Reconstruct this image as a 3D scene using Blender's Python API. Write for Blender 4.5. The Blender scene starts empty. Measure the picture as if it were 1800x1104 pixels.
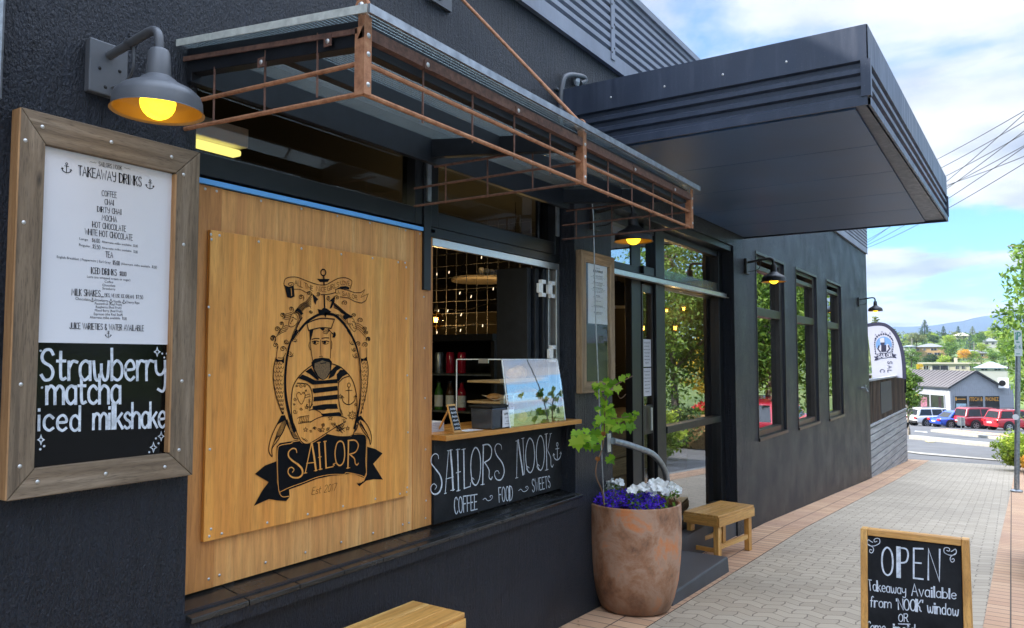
import bpy, bmesh, math, random
from math import sin, cos, pi, radians, atan, hypot, sqrt
from mathutils import Vector, Matrix, noise
from mathutils.geometry import tessellate_polygon
random.seed(7)
S = bpy.context.scene
COL = S.collection
# ------------------------------------------------------------------ camera
F_PX, CX, CY, VPX, HORZ = 1350.0, 900.0, 552.0, 1775.0, 630.0
PITCH = atan((HORZ-CY)/F_PX)
YAW = atan((VPX-CX)/hypot(F_PX, HORZ-CY))
CAM = Vector((0, -2.4, 1.65))
FH = Vector((cos(YAW), sin(YAW), 0)); RT = Vector((sin(YAW), -cos(YAW), 0)); UP0 = Vector((0, 0, 1))
FW = FH*cos(PITCH)+UP0*sin(PITCH); UPV = UP0*cos(PITCH)-FH*sin(PITCH)
cd = bpy.data.cameras.new('camera'); cam = bpy.data.objects.new('camera', cd); COL.objects.link(cam)
cam.matrix_world = Matrix(((RT.x, UPV.x, -FW.x, CAM.x), (RT.y, UPV.y, -FW.y, CAM.y), (RT.z, UPV.z, -FW.z, CAM.z), (0, 0, 0, 1)))
cd.sensor_width = 36; cd.lens = 36*F_PX/1800; cd.clip_start = 0.05; cd.clip_end = 20000
S.camera = cam
# ------------------------------------------------------------------ sky, sun, exposure
SUN_EL, SUN_AZ = radians(34), radians(112)      # azimuth of the sun measured from +X towards +Y
W = bpy.data.worlds.new('World'); S.world = W; W.use_nodes = True
nt = W.node_tree; nt.nodes.clear()
def wn(t, **k):
    n = nt.nodes.new(t)
    for a, b in k.items(): setattr(n, a, b)
    return n
def wmath(op, a, b=None, c=None, clamp=False):
    n = wn('ShaderNodeMath', operation=op); n.use_clamp = clamp
    for i, v in enumerate((a, b, c)):
        if v is None: continue
        if isinstance(v, (int, float)): n.inputs[i].default_value = v
        else: nt.links.new(v, n.inputs[i])
    return n.outputs[0]
sky = wn('ShaderNodeTexSky', sky_type='NISHITA'); sky.sun_disc = False
sky.sun_elevation = SUN_EL; sky.sun_rotation = pi/2-SUN_AZ; sky.air_density = 1.0; sky.dust_density = 0.6; sky.ozone_density = 2.0
tc = wn('ShaderNodeTexCoord'); sep = wn('ShaderNodeSeparateXYZ'); nt.links.new(tc.outputs['Generated'], sep.inputs[0])
den = wmath('ADD', wmath('MAXIMUM', sep.outputs[2], 0.0), 0.12)
cmb = wn('ShaderNodeCombineXYZ')
nt.links.new(wmath('DIVIDE', sep.outputs[0], den), cmb.inputs[0]); nt.links.new(wmath('DIVIDE', sep.outputs[1], den), cmb.inputs[1])
cmb.inputs[2].default_value = 3.7
n1 = wn('ShaderNodeTexNoise'); n1.inputs['Scale'].default_value = 0.8; n1.inputs['Detail'].default_value = 9; n1.inputs['Roughness'].default_value = 0.56; n1.inputs['Distortion'].default_value = 0.3
nt.links.new(cmb.outputs[0], n1.inputs['Vector'])
n2 = wn('ShaderNodeTexNoise'); n2.inputs['Scale'].default_value = 1.9; n2.inputs['Detail'].default_value = 6; n2.inputs['Roughness'].default_value = 0.5
nt.links.new(cmb.outputs[0], n2.inputs['Vector'])
# heavier cover overhead, open blue band low above the hills, thin white cloud at the skyline
elev = sep.outputs[2]
def wrange(v, a, b, c, d, smooth=False):
    m = wn('ShaderNodeMapRange'); nt.links.new(v, m.inputs[0])
    if smooth: m.interpolation_type = 'SMOOTHSTEP'
    for i, q in enumerate((a, b, c, d)): m.inputs[i+1].default_value = q
    return m.outputs[0]
cov = wmath('ADD', wmath('ADD', n1.outputs['Fac'], wrange(elev, .15, .27, 0, .13)), wrange(elev, 0, .08, .12, 0))
cfac = wrange(cov, .5, .61, 0, 1, True)
ccol = wn('ShaderNodeValToRGB'); nt.links.new(n2.outputs['Fac'], ccol.inputs[0])
ccol.color_ramp.elements[0].position = 0.3; ccol.color_ramp.elements[0].color = (0.5, 0.57, 0.69, 1)
ccol.color_ramp.elements[1].position = 0.56; ccol.color_ramp.elements[1].color = (0.93, 0.97, 1.03, 1)
# clouds above the view brightened and blued, added to fill the shaded facade
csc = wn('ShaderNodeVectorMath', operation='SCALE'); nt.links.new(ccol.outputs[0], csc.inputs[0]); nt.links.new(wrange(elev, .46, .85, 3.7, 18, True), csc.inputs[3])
stint = wn('ShaderNodeMixRGB', blend_type='MULTIPLY'); stint.inputs[0].default_value = 1; nt.links.new(sky.outputs[0], stint.inputs[1]); stint.inputs[2].default_value = (.5, .78, 1.0, 1)
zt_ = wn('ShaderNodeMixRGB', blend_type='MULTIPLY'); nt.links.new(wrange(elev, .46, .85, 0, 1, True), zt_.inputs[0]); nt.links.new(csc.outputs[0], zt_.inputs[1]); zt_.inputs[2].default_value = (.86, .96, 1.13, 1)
ssc = wn('ShaderNodeVectorMath', operation='SCALE'); nt.links.new(stint.outputs[0], ssc.inputs[0]); ssc.inputs[3].default_value = 1.0
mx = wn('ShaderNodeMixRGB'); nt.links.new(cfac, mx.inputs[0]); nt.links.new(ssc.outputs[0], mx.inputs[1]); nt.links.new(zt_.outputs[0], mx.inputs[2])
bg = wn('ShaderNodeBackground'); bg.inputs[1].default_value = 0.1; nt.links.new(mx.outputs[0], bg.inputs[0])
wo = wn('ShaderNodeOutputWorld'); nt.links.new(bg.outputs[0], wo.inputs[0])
sl = bpy.data.lights.new('sun', 'SUN'); sl.energy = 4.0; sl.angle = radians(1.5); sl.color = (1.0, 0.94, 0.85)
so = bpy.data.objects.new('sun', sl); COL.objects.link(so)
sd = Vector((cos(SUN_EL)*cos(SUN_AZ), cos(SUN_EL)*sin(SUN_AZ), sin(SUN_EL)))
so.rotation_euler = sd.to_track_quat('Z', 'Y').to_euler(); so.location = (0, -10, 30)
S.view_settings.view_transform = 'Standard'; S.view_settings.look = 'None'; S.view_settings.gamma = 1; S.view_settings.exposure = 1.58
S.cycles.use_denoising = True; S.cycles.max_bounces = 10; S.cycles.transparent_max_bounces = 12; S.cycles.caustics_reflective = False; S.cycles.caustics_refractive = False
S.cycles.sample_clamp_indirect = 6
# ------------------------------------------------------------------ photograph pixel -> point on a real plane
def ray(px, py): return FW+RT*((px-CX)/F_PX)-UPV*((py-CY)/F_PX)
def PY(px, py, y=0.0):
    d = ray(px, py); return CAM+d*((y-CAM.y)/d.y)
def PX(px, py, x):
    d = ray(px, py); return CAM+d*((x-CAM.x)/d.x)
def PZ(px, py, z):
    d = ray(px, py); return CAM+d*((z-CAM.z)/d.z)
def gz(x):
    pts = ((-30, 0.9), (0, 0.12), (4.4, -0.03), (9, -0.228), (17, -0.756), (82, -4.53), (110, -7), (200, -10), (300, -3.5), (420, 3), (560, 14), (700, 17), (5000, 17))
    for (a, za), (b, zb) in zip(pts, pts[1:]):
        if x <= b: return za+(zb-za)*(x-a)/(b-a)
    return pts[-1][1]
def PG(px, py):
    d = ray(px, py); t = 1.0
    while t < 900:
        p = CAM+d*t
        if p.z < gz(p.x): break
        t += 0.01*max(1, t*.2)
    return Vector((p.x, p.y, gz(p.x)))
# ------------------------------------------------------------------ mesh helpers
class MB:
    def __init__(s): s.v = []; s.f = []; s.m = []; s.mi = 0
    def add(s, vs, fs):
        o = len(s.v); s.v += [Vector(v) for v in vs]; s.f += [tuple(i+o for i in f) for f in fs]; s.m += [s.mi]*len(fs)
    def quad(s, *p): s.add(p, [tuple(range(len(p)))])
    def box(s, x0, x1, y0, y1, z0, z1):
        s.hexa([(x0, y0, z0), (x1, y0, z0), (x1, y1, z0), (x0, y1, z0)], [(x0, y0, z1), (x1, y0, z1), (x1, y1, z1), (x0, y1, z1)])
    def hexa(s, lo, hi):
        s.add(list(lo)+list(hi), [(3, 2, 1, 0), (4, 5, 6, 7), (0, 1, 5, 4), (1, 2, 6, 5), (2, 3, 7, 6), (3, 0, 4, 7)])
    def obox(s, c, ax, ay, az):
        c = Vector(c); ax = Vector(ax); ay = Vector(ay); az = Vector(az)
        s.hexa([c-ax-ay-az, c+ax-ay-az, c+ax+ay-az, c-ax+ay-az], [c-ax-ay+az, c+ax-ay+az, c+ax+ay+az, c-ax+ay+az])
    def bar(s, a, b, w, h, up=(0, 0, 1)):
        a = Vector(a); b = Vector(b); d = (b-a); L = d.length; d.normalize(); up = Vector(up)
        r = d.cross(up).normalized(); u = r.cross(d).normalized()
        s.obox((a+b)/2, d*L/2, r*w/2, u*h/2)
    def tube(s, pts, r, n=8, cap=True):
        pts = [Vector(p) for p in pts]; rs = r if isinstance(r, (list, tuple)) else [r]*len(pts)
        o = len(s.v); prev = None
        for i, p in enumerate(pts):
            t = (pts[min(i+1, len(pts)-1)]-pts[max(i-1, 0)]).normalized()
            if prev is None: a = t.orthogonal().normalized()
            else:
                a = prev-t*prev.dot(t)
                a = a.normalized() if a.length > 1e-6 else t.orthogonal().normalized()
            prev = a; b = t.cross(a)
            for k in range(n):
                s.v.append(p+(a*cos(2*pi*k/n)+b*sin(2*pi*k/n))*rs[i])
        for i in range(len(pts)-1):
            for k in range(n):
                s.f.append((o+i*n+k, o+i*n+(k+1) % n, o+(i+1)*n+(k+1) % n, o+(i+1)*n+k)); s.m.append(s.mi)
        if cap:
            s.f.append(tuple(o+k for k in range(n))[::-1]); s.m.append(s.mi)
            s.f.append(tuple(o+(len(pts)-1)*n+k for k in range(n))); s.m.append(s.mi)
    def lathe(s, prof, c=(0, 0, 0), n=32, axis=(0, 0, 1), close=False):
        c = Vector(c); ax = Vector(axis).normalized(); a = ax.orthogonal().normalized(); b = ax.cross(a); o = len(s.v)
        for r, z in prof:
            for k in range(n): s.v.append(c+ax*z+(a*cos(2*pi*k/n)+b*sin(2*pi*k/n))*r)
        m = len(prof)
        for i in range(m-1):
            for k in range(n):
                s.f.append((o+i*n+k, o+i*n+(k+1) % n, o+(i+1)*n+(k+1) % n, o+(i+1)*n+k)); s.m.append(s.mi)
    def disc(s, c, r, axis=(0, 0, 1), n=16):
        c = Vector(c); ax = Vector(axis).normalized(); a = ax.orthogonal().normalized(); b = ax.cross(a)
        s.add([c+(a*cos(2*pi*k/n)+b*sin(2*pi*k/n))*r for k in range(n)], [tuple(range(n))])
    def ball(s, c, r, n=12, sq=(1, 1, 1)):
        c = Vector(c); o = len(s.v); m = n//2+1
        for i in range(m):
            ph = pi*i/(m-1)
            for k in range(n):
                s.v.append(c+Vector((sq[0]*sin(ph)*cos(2*pi*k/n), sq[1]*sin(ph)*sin(2*pi*k/n), sq[2]*cos(ph)))*r)
        for i in range(m-1):
            for k in range(n): s.f.append((o+i*n+k, o+(i+1)*n+k, o+(i+1)*n+(k+1) % n, o+i*n+(k+1) % n)); s.m.append(s.mi)
    def poly(s, pts, th=None, nrm=None):
        pts = [Vector(p) for p in pts]; o = len(s.v)
        tr = tessellate_polygon([pts])
        if nrm is None:
            s.add(pts, [tuple(t) for t in tr])
            return
        nrm = Vector(nrm)
        fs = []
        for t in tr:
            a, b, c = (pts[i] for i in t)
            fs.append(tuple(t) if (b-a).cross(c-a).dot(nrm) > 0 else tuple(t)[::-1])
        if th is None: s.add(pts, fs); return
        n = len(pts)
        area = sum(((pts[i]-pts[0]).cross(pts[(i+1) % n]-pts[0]) for i in range(n)), Vector()).dot(nrm)
        sd = [(i, (i+1) % n, (i+1) % n+n, i+n) for i in range(n)]
        if area > 0: sd = [q[::-1] for q in sd]
        s.add(pts+[p-nrm*th for p in pts], fs+[tuple(i+n for i in f)[::-1] for f in fs]+sd)
    def ribbon(s, pts, w, nrm, ext=0.35):
        pts = [Vector(p) for p in pts]
        q = [pts[0]]
        for p in pts[1:]:
            if (p-q[-1]).length > 1e-6: q.append(p)
        pts = q
        if len(pts) < 2: return
        nrm = Vector(nrm); ws = w if isinstance(w, (list, tuple)) else [w]*len(pts)
        if len(ws) != len(pts): ws = [ws[min(int(i*len(ws)/len(pts)), len(ws)-1)] for i in range(len(pts))]
        closed = (pts[0]-pts[-1]).length < 1e-5
        if not closed and ext:
            pts[0] = pts[0]+(pts[0]-pts[1]).normalized()*ws[0]*ext; pts[-1] = pts[-1]+(pts[-1]-pts[-2]).normalized()*ws[-1]*ext
        o = len(s.v); n = len(pts)
        for i, p in enumerate(pts):
            a = pts[i-1] if i > 0 else (pts[-2] if closed else p); b = pts[i+1] if i < n-1 else (pts[1] if closed else p)
            d1 = (p-a).normalized() if (p-a).length > 1e-9 else None; d2 = (b-p).normalized() if (b-p).length > 1e-9 else None
            d1 = d1 or d2; d2 = d2 or d1
            t = (d1+d2)
            t = t.normalized() if t.length > 1e-3 else d1
            k = 1/max(0.55, t.dot(d1)); sd = nrm.cross(t).normalized()
            s.v += [p-sd*ws[i]/2*k, p+sd*ws[i]/2*k]
        for i in range(n-1):
            a, b, c, d = (s.v[o+2*i], s.v[o+2*i+1], s.v[o+2*i+3], s.v[o+2*i+2])
            f = (o+2*i, o+2*i+2, o+2*i+3, o+2*i+1)
            s.f.append(f); s.m.append(s.mi)
    def build(s, name, mat, parent=None, smooth=False, bevel=0, seg=2, origin=None):
        org = Vector((0, 0, 0))
        if parent is not None: org = Vector(parent.get('_o', (0, 0, 0)))
        elif origin is not None: org = Vector(origin)
        me = bpy.data.meshes.new(name); me.from_pydata([v-org for v in s.v], [], s.f)
        mats = mat if isinstance(mat, (list, tuple)) else [mat]
        for m in mats: me.materials.append(m)
        if len(mats) > 1: me.polygons.foreach_set('material_index', s.m)
        if smooth:
            me.polygons.foreach_set('use_smooth', [True]*len(me.polygons))
            me.set_sharp_from_angle(angle=0.75)
        me.update()
        o = bpy.data.objects.new(name, me); COL.objects.link(o)
        if parent is not None: o.parent = parent
        else: o.location = org
        o['_o'] = list(org)
        if bevel:
            b = o.modifiers.new('bevel', 'BEVEL'); b.width = bevel; b.segments = seg; b.limit_method = 'ANGLE'; b.angle_limit = 0.6
        return o
ALL = []
def tag(o, label=None, cat=None, group=None, kind=None):
    if label: o['label'] = label
    if cat: o['category'] = cat
    if group: o['group'] = group
    if kind: o['kind'] = kind
    return o
def thing(name, label, cat, loc=(0, 0, 0), group=None):
    o = bpy.data.objects.new(name, None); COL.objects.link(o); o.location = loc; o['_o'] = list(loc); o.empty_display_size = .1
    return tag(o, label, cat, group)
def struct(name, mb, mat, **k): return tag(mb.build(name, mat, **k), kind='structure')
def dup(o, loc=None, rotz=None, label=None, scale=None):
    c = o.copy(); COL.objects.link(c)
    if loc is not None: c.location = loc
    if rotz is not None: c.rotation_euler = (0, 0, rotz)
    if label: c['label'] = label
    if scale is not None: c.scale = (scale,)*3 if isinstance(scale, (int, float)) else scale
    for ch in list(o.children):
        d = ch.copy(); COL.objects.link(d); d.parent = c
        for g in list(ch.children):
            e = g.copy(); COL.objects.link(e); e.parent = d
    return c
# ------------------------------------------------------------------ materials
class NT:
    def __init__(s, name):
        s.mat = bpy.data.materials.new(name); s.mat.use_nodes = True; s.t = s.mat.node_tree; s.b = s.t.nodes['Principled BSDF']; s.out = s.t.nodes['Material Output']
    def n(s, t, ins=None, **k):
        x = s.t.nodes.new(t)
        for a, b in k.items(): setattr(x, a, b)
        for a, b in (ins or {}).items(): s.set(x.inputs[a], b)
        return x
    def set(s, sock, v):
        if hasattr(v, 'is_linked'): s.t.links.new(v, sock)
        else: sock.default_value = v
    def p(s, **k):
        names = dict(col='Base Color', rough='Roughness', metal='Metallic', spec='Specular IOR Level', nrm='Normal', emc='Emission Color', ems='Emission Strength', alpha='Alpha', coat='Coat Weight', trans='Transmission Weight', ior='IOR')
        for a, v in k.items():
            if a in ('col', 'emc') and isinstance(v, tuple) and len(v) == 3: v = v+(1,)
            s.set(s.b.inputs[names[a]], v)
        return s
    def coord(s, kind='Object', scale=(1, 1, 1), rot=(0, 0, 0), loc=(0, 0, 0)):
        c = s.n('ShaderNodeTexCoord'); m = s.n('ShaderNodeMapping'); s.t.links.new(c.outputs[kind], m.inputs[0])
        m.inputs['Scale'].default_value = scale; m.inputs['Rotation'].default_value = rot; m.inputs['Location'].default_value = loc
        return m.outputs[0]
    def noise(s, vec, scale=5, detail=4, rough=.55, dist=0):
        return s.n('ShaderNodeTexNoise', {'Vector': vec, 'Scale': scale, 'Detail': detail, 'Roughness': rough, 'Distortion': dist}).outputs['Fac']
    def ramp(s, fac, *stops):
        r = s.n('ShaderNodeValToRGB'); s.set(r.inputs[0], fac); e = r.color_ramp.elements
        while len(e) < len(stops): e.new(0.5)
        for i, (p, c) in enumerate(stops):
            e[i].position = p; e[i].color = tuple(c)+(1,) if len(c) == 3 else c
        return r.outputs[0]
    def mix(s, f, a, b, mode='MIX'):
        m = s.n('ShaderNodeMixRGB', blend_type=mode)
        for i, v in enumerate((f, a, b)):
            if isinstance(v, tuple) and len(v) == 3: v = v+(1,)
            s.set(m.inputs[i], v)
        return m.outputs[0]
    def math(s, op, a, b=0.0):
        m = s.n('ShaderNodeMath', operation=op); s.set(m.inputs[0], a); s.set(m.inputs[1], b); return m.outputs[0]
    def bump(s, h, strength=.5, dist=.01):
        return s.n('ShaderNodeBump', {'Height': h, 'Strength': strength, 'Distance': dist}).outputs[0]
def plain(name, col, rough=.5, metal=0, var=0.12, vs=8, bump=0, spec=.5, coat=0):
    t = NT(name); v = t.coord(); f = t.noise(v, vs, 5)
    lo = tuple(c*(1-var) for c in col); hi_ = tuple(min(1, c*(1+var)) for c in col)
    t.p(col=t.ramp(f, (.3, lo), (.7, hi_)), rough=t.math('ADD', t.math('MULTIPLY', f, .16), rough-.08), metal=metal, spec=spec, coat=coat)
    if bump: t.p(nrm=t.bump(t.noise(v, vs*12, 3), bump, .003))
    return t.mat
def emit(name, col, strength):
    t = NT(name); t.p(col=(0, 0, 0), emc=col, ems=strength, rough=.4); return t.mat
def stucco():
    t = NT('black_stucco')
    v = t.coord(scale=(1, 1, .42)); a = t.noise(v, 165, 4, .62, .3); b = t.noise(t.coord(scale=(1, 1, .12)), 60, 3, .6); c = t.noise(t.coord(), 2.2, 5)
    z = t.n('ShaderNodeSeparateXYZ', {0: t.coord()}).outputs[2]
    h = t.math('ADD', a, t.math('ADD', t.math('MULTIPLY', b, .9), t.math('MULTIPLY', t.noise(t.coord(scale=(1, 1, .25)), 42, 3, .6), .55)))
    dust = t.math('MULTIPLY', t.ramp(t.noise(t.coord(scale=(1, 1, .25)), 9, 6), (.36, (0, 0, 0)), (.75, (1, 1, 1))), t.ramp(t.math('ADD', t.math('MULTIPLY', z, -.7), .2), (0, (0, 0, 0)), (.5, (1, 1, 1))))
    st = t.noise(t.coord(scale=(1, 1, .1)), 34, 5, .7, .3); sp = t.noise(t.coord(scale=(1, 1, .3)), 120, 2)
    base = t.ramp(c, (.35, (.006, .008, .013)), (.7, (.0105, .0135, .0215)))
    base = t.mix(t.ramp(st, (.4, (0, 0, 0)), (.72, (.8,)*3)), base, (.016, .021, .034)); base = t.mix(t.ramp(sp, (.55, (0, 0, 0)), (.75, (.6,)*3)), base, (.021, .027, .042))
    t.p(col=t.mix(t.math('MULTIPLY', dust, .6), base, (.05, .048, .044)), rough=t.ramp(c, (.3, (.3,)*3), (.7, (.5,)*3)), spec=.42, nrm=t.bump(h, 1.0, .018))
    return t.mat
def wood(name, c0, c1, c2, axis='z', scale=1.0, rough=.5, dark=.0, knots=True):
    t = NT(name); st = {'z': (1, 1, .06), 'x': (.06, 1, 1), 'y': (1, .06, 1)}[axis]
    v = t.coord(scale=st); f1 = t.noise(v, 38*scale, 6, .65, .6); f2 = t.noise(v, 7*scale, 3, .5, 1.5); f3 = t.noise(t.coord(scale=tuple(q*1.5 for q in st)), 210*scale, 2, .5)
    col = t.ramp(f2, (.3, c0), (.52, c1), (.72, c2))
    col = t.mix(t.ramp(f1, (.4, (0, 0, 0)), (.75, (.8,)*3)), col, tuple(x*.62 for x in c0))
    col = t.mix(t.ramp(f3, (.55, (0, 0, 0)), (.75, (.35+dark,)*3)), col, tuple(x*.35 for x in c0))
    if knots:
        vo = t.n('ShaderNodeTexVoronoi', {'Vector': t.coord(scale={'z': (1, 1, .35), 'x': (.35, 1, 1), 'y': (1, .35, 1)}[axis]), 'Scale': 4.2*scale}).outputs['Distance']
        col = t.mix(t.ramp(vo, (.015, (.85,)*3), (.075, (0, 0, 0))), col, tuple(x*.25 for x in c0))
    if name == 'brown_stained_slat': col = t.mix(t.n('ShaderNodeNewGeometry').outputs['Random Per Island'], col, (.03, .02, .016))  # per-slat darkening painted in for the shading between slats
    t.p(col=col, rough=t.ramp(f1, (.3, (rough-.1,)*3), (.7, (rough+.12,)*3)), nrm=t.bump(t.math('ADD', f1, t.math('MULTIPLY', f3, .5)), .28+dark, .002))
    return t.mat
def rust(name, c0, c1, c2):
    t = NT(name); v = t.coord(); f = t.noise(v, 32, 6, .7); g = t.noise(v, 160, 3)
    t.p(col=t.ramp(f, (.3, c0), (.5, c1), (.72, c2)), rough=.82, nrm=t.bump(g, .5, .002), metal=.15); return t.mat
def glass(name, ior=1.6, tint=(.9, .93, .92), rough=.0, refl=1.0):
    t = NT(name); t.t.nodes.remove(t.b)
    tr = t.n('ShaderNodeBsdfTransparent', {'Color': tint+(1,)}); gl = t.n('ShaderNodeBsdfGlossy', {'Color': (refl, refl, refl, 1), 'Roughness': rough})
    fr = t.n('ShaderNodeFresnel', {'IOR': ior}); ge = t.n('ShaderNodeNewGeometry'); fac = t.math('MULTIPLY', fr.outputs[0], t.math('SUBTRACT', 1.0, ge.outputs['Backfacing'])); m = t.n('ShaderNodeMixShader', {0: fac, 1: tr.outputs[0], 2: gl.outputs[0]})
    t.t.links.new(m.outputs[0], t.out.inputs[0]); return t.mat
def leafmat(name, cols, rough=.5, trans=.35):
    t = NT(name); g = t.n('ShaderNodeNewGeometry'); r = g.outputs['Random Per Island']
    col = t.ramp(r, *[(i/(len(cols)-1), c) for i, c in enumerate(cols)])
    t.p(col=col, rough=rough, spec=.3)
    tl = t.n('ShaderNodeBsdfTranslucent'); t.t.links.new(col, tl.inputs[0])
    m = t.n('ShaderNodeMixShader', {0: trans}); t.t.links.new(t.b.outputs[0], m.inputs[1]); t.t.links.new(tl.outputs[0], m.inputs[2]); t.t.links.new(m.outputs[0], t.out.inputs[0])
    return t.mat
M = {}
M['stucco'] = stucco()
M['cladding'] = plain('painted_steel_cladding', (.22, .24, .29), .5, var=.1, vs=3, spec=.45)
M['canopy'] = plain('canopy_paint', (.05, .059, .083), .36, var=.16, vs=2.5, spec=.6)
def weathered(name, col, rough, streak=.5):
    t = NT(name); v = t.coord(); f = t.noise(v, 2.2, 5); g = t.noise(t.coord(scale=(1, 1, .08)), 22, 5, .65); h = t.noise(v, 140, 2)
    c = t.ramp(f, (.3, tuple(x*.8 for x in col)), (.7, tuple(x*1.15 for x in col)))
    c = t.mix(t.ramp(g, (.5, (0, 0, 0)), (.8, (streak,)*3)), c, tuple(min(1, x*1.7+.015) for x in col))
    c = t.mix(t.ramp(h, (.66, (0, 0, 0)), (.74, (streak*.5,)*3)), c, (.2, .2, .2))
    t.p(col=c, rough=t.ramp(g, (.3, (rough-.06,)*3), (.75, (rough+.2,)*3)), spec=.55, nrm=t.bump(t.noise(v, 1.3, 3), .25, .02)); return t.mat
M['canopy'] = weathered('canopy_paint', (.034, .044, .07), .34); M['cladding'] = weathered('painted_steel_cladding', (.22, .24, .29), .5, .3)
M['soffit'] = plain('soffit_sheet', (.05, .108, .215), .4, var=.25, vs=1.4, spec=.6)
M['frame'] = plain('dark_window_frame', (.009, .0095, .0105), .36, var=.15, vs=10, spec=.35)
M['bronze'] = plain('bronze_aluminium_frame', (.05, .043, .038), .32, metal=.5, var=.15, vs=6)
M['black'] = plain('matt_black', (.007, .007, .008), .55, var=.25, spec=.3)
M['blacktimber'] = plain('black_stained_timber', (.01, .0115, .015), .5, var=.3, vs=20, bump=.2, spec=.3)
M['alu'] = plain('brushed_aluminium', (.62, .62, .6), .32, metal=.85, var=.08, vs=25)
M['galv'] = plain('galvanised_steel', (.34, .36, .38), .4, metal=.8, var=.3, vs=25)
M['steel'] = plain('stainless_screw', (.5, .49, .47), .45, metal=.9, var=.05)
M['lampgrey'] = plain('grey_lamp_enamel', (.085, .09, .1), .42, var=.12, vs=10)
M['lampblack'] = plain('black_lamp_enamel', (.02, .019, .018), .45, var=.12, vs=10)
M['shadein'] = plain('aged_brass_lining', (.34, .19, .05), .45, metal=.3)
M['bulb'] = emit('warm_lit_bulb', (1.0, .62, .02), 1.5)
M['filament'] = emit('amber_filament_glow', (1.0, .48, .1), 8.0)
M['fairy'] = emit('fairy_light_glow', (1.0, .78, .5), .8)
M['tubelight'] = emit('fluorescent_tube_glow', (1.0, .80, .22), .75)
M['ply'] = wood('oiled_plywood', (.58, .2, .032), (.76, .325, .06), (.82, .41, .095), 'z', .7, .5, knots=True)
M['plyback'] = wood('pale_plywood_backing', (.57, .24, .07), (.72, .34, .1), (.78, .42, .15), 'z', 1.3, .55, knots=False)
M['plyedge'] = wood('orange_plywood_edge_board', (.42, .16, .04), (.55, .23, .06), (.62, .29, .08), 'z', 1.2, .5, knots=False)
M['pine_x'] = wood('varnished_pine_long', (.52, .24, .055), (.7, .37, .1), (.8, .5, .18), 'x', 1.1, .34, .4)
M['pine_y'] = wood('varnished_pine_cross', (.52, .24, .055), (.7, .37, .1), (.8, .5, .18), 'y', 1.1, .36, .4)
M['pine_z'] = wood('varnished_pine_upright', (.52, .24, .055), (.7, .37, .1), (.8, .5, .18), 'z', 1.1, .36, .4)
M['counterwood'] = wood('oiled_counter_timber', (.5, .2, .04), (.62, .28, .06), (.66, .33, .09), 'x', 1.0, .3, knots=False)
M['oldwood_x'] = wood('weathered_board_across', (.1, .066, .04), (.2, .14, .088), (.28, .21, .145), 'x', 1.6, .75, .35)
M['oldwood_z'] = wood('weathered_board_upright', (.1, .068, .042), (.2, .142, .09), (.28, .21, .147), 'z', 1.6, .75, .35)
M['oldedge'] = wood('weathered_board_edge', (.32, .16, .06), (.42, .23, .1), (.48, .28, .13), 'z', 1.6, .7, .2)
M['tanwood_x'] = wood('tan_reclaimed_board_across', (.2, .13, .07), (.34, .23, .13), (.43, .31, .19), 'x', 1.6, .7, .35)
M['tanwood_z'] = wood('tan_reclaimed_board_upright', (.2, .13, .07), (.34, .23, .13), (.43, .31, .19), 'z', 1.6, .7, .35)
M['pallet'] = wood('pallet_plank', (.24, .14, .06), (.42, .27, .12), (.54, .37, .18), 'x', 1.2, .65, .3)
M['slat'] = wood('brown_stained_slat', (.07, .045, .033), (.12, .08, .06), (.17, .12, .09), 'z', 1.0, .6, .1, knots=False)
M['greyboard'] = wood('grey_weathered_cladding', (.24, .245, .25), (.33, .335, .345), (.42, .425, .44), 'x', .6, .75, .08, knots=False)
M['rust'] = rust('rusty_steel', (.24, .1, .05), (.4, .18, .09), (.5, .26, .14))
M['rustdark'] = rust('brown_rusty_steel', (.07, .038, .03), (.14, .07, .05), (.22, .115, .08))
M['ink'] = plain('black_paint_print', (.004, .0042, .0055), .6, var=.1, spec=.08)
M['beardink'] = plain('stippled_beard_print', (.14, .075, .025), .6, var=.6, vs=160)
def chalky(name, lo, hi_, scale, spec):
    t = NT(name); v = t.coord(); f = t.noise(v, scale, 6, .7); t.p(col=t.ramp(f, (.33, lo), (.56, hi_)), rough=.75, spec=spec); return t.mat
M['chalk'] = chalky('white_chalk_paint', (.36, .39, .43), (.62, .66, .72), 48, .2); M['chalkboard'] = chalky('smudged_chalkboard', (.007, .0075, .0085), (.02, .021, .023), 3.2, .15)
M['paper'] = plain('white_paper', (.66, .65, .68), .6, var=.02, vs=2, spec=.2)
M['glossblack'] = plain('gloss_black_panel', (.003, .0032, .0035), .1, var=.1, spec=.22)
M['tile'] = plain('dark_sill_tile', (.014, .014, .0135), .26, var=.45, vs=5, spec=.6)
M['blueflash'] = plain('blue_flashing_film', (.14, .42, .86), .4, var=.04)
M['door_glass'] = glass('door_glass', 6.0, (.8, .83, .82))
M['window_glass'] = glass('mirror_tint_glass', 10.0, (.12, .13, .14))
M['high_glass'] = glass('dark_highlight_glass', 1.6, (.75, .78, .76), .02)
M['menu_glass'] = glass('frame_glass', 1.22, (.96, .97, .96))
M['clear'] = glass('clear_acrylic', 1.42, (.96, .97, .97))
M['sky_acrylic'] = glass('sloping_acrylic', 4.5, (.9, .92, .92), .02)
M['amberglass'] = glass('amber_bulb_glass', 1.4, (1.0, .78, .42))
M['white'] = plain('white_paint', (.78, .78, .77), .45, var=.04)
M['concrete'] = plain('kerb_concrete', (.28, .265, .235), .85, var=.18, vs=6, bump=.3)
M['stepdark'] = plain('dark_step_concrete', (.045, .047, .055), .5, var=.3, vs=8, bump=.25)
M['asphalt'] = plain('asphalt', (.095, .095, .098), .85, var=.2, vs=1.3, bump=.4)
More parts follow.
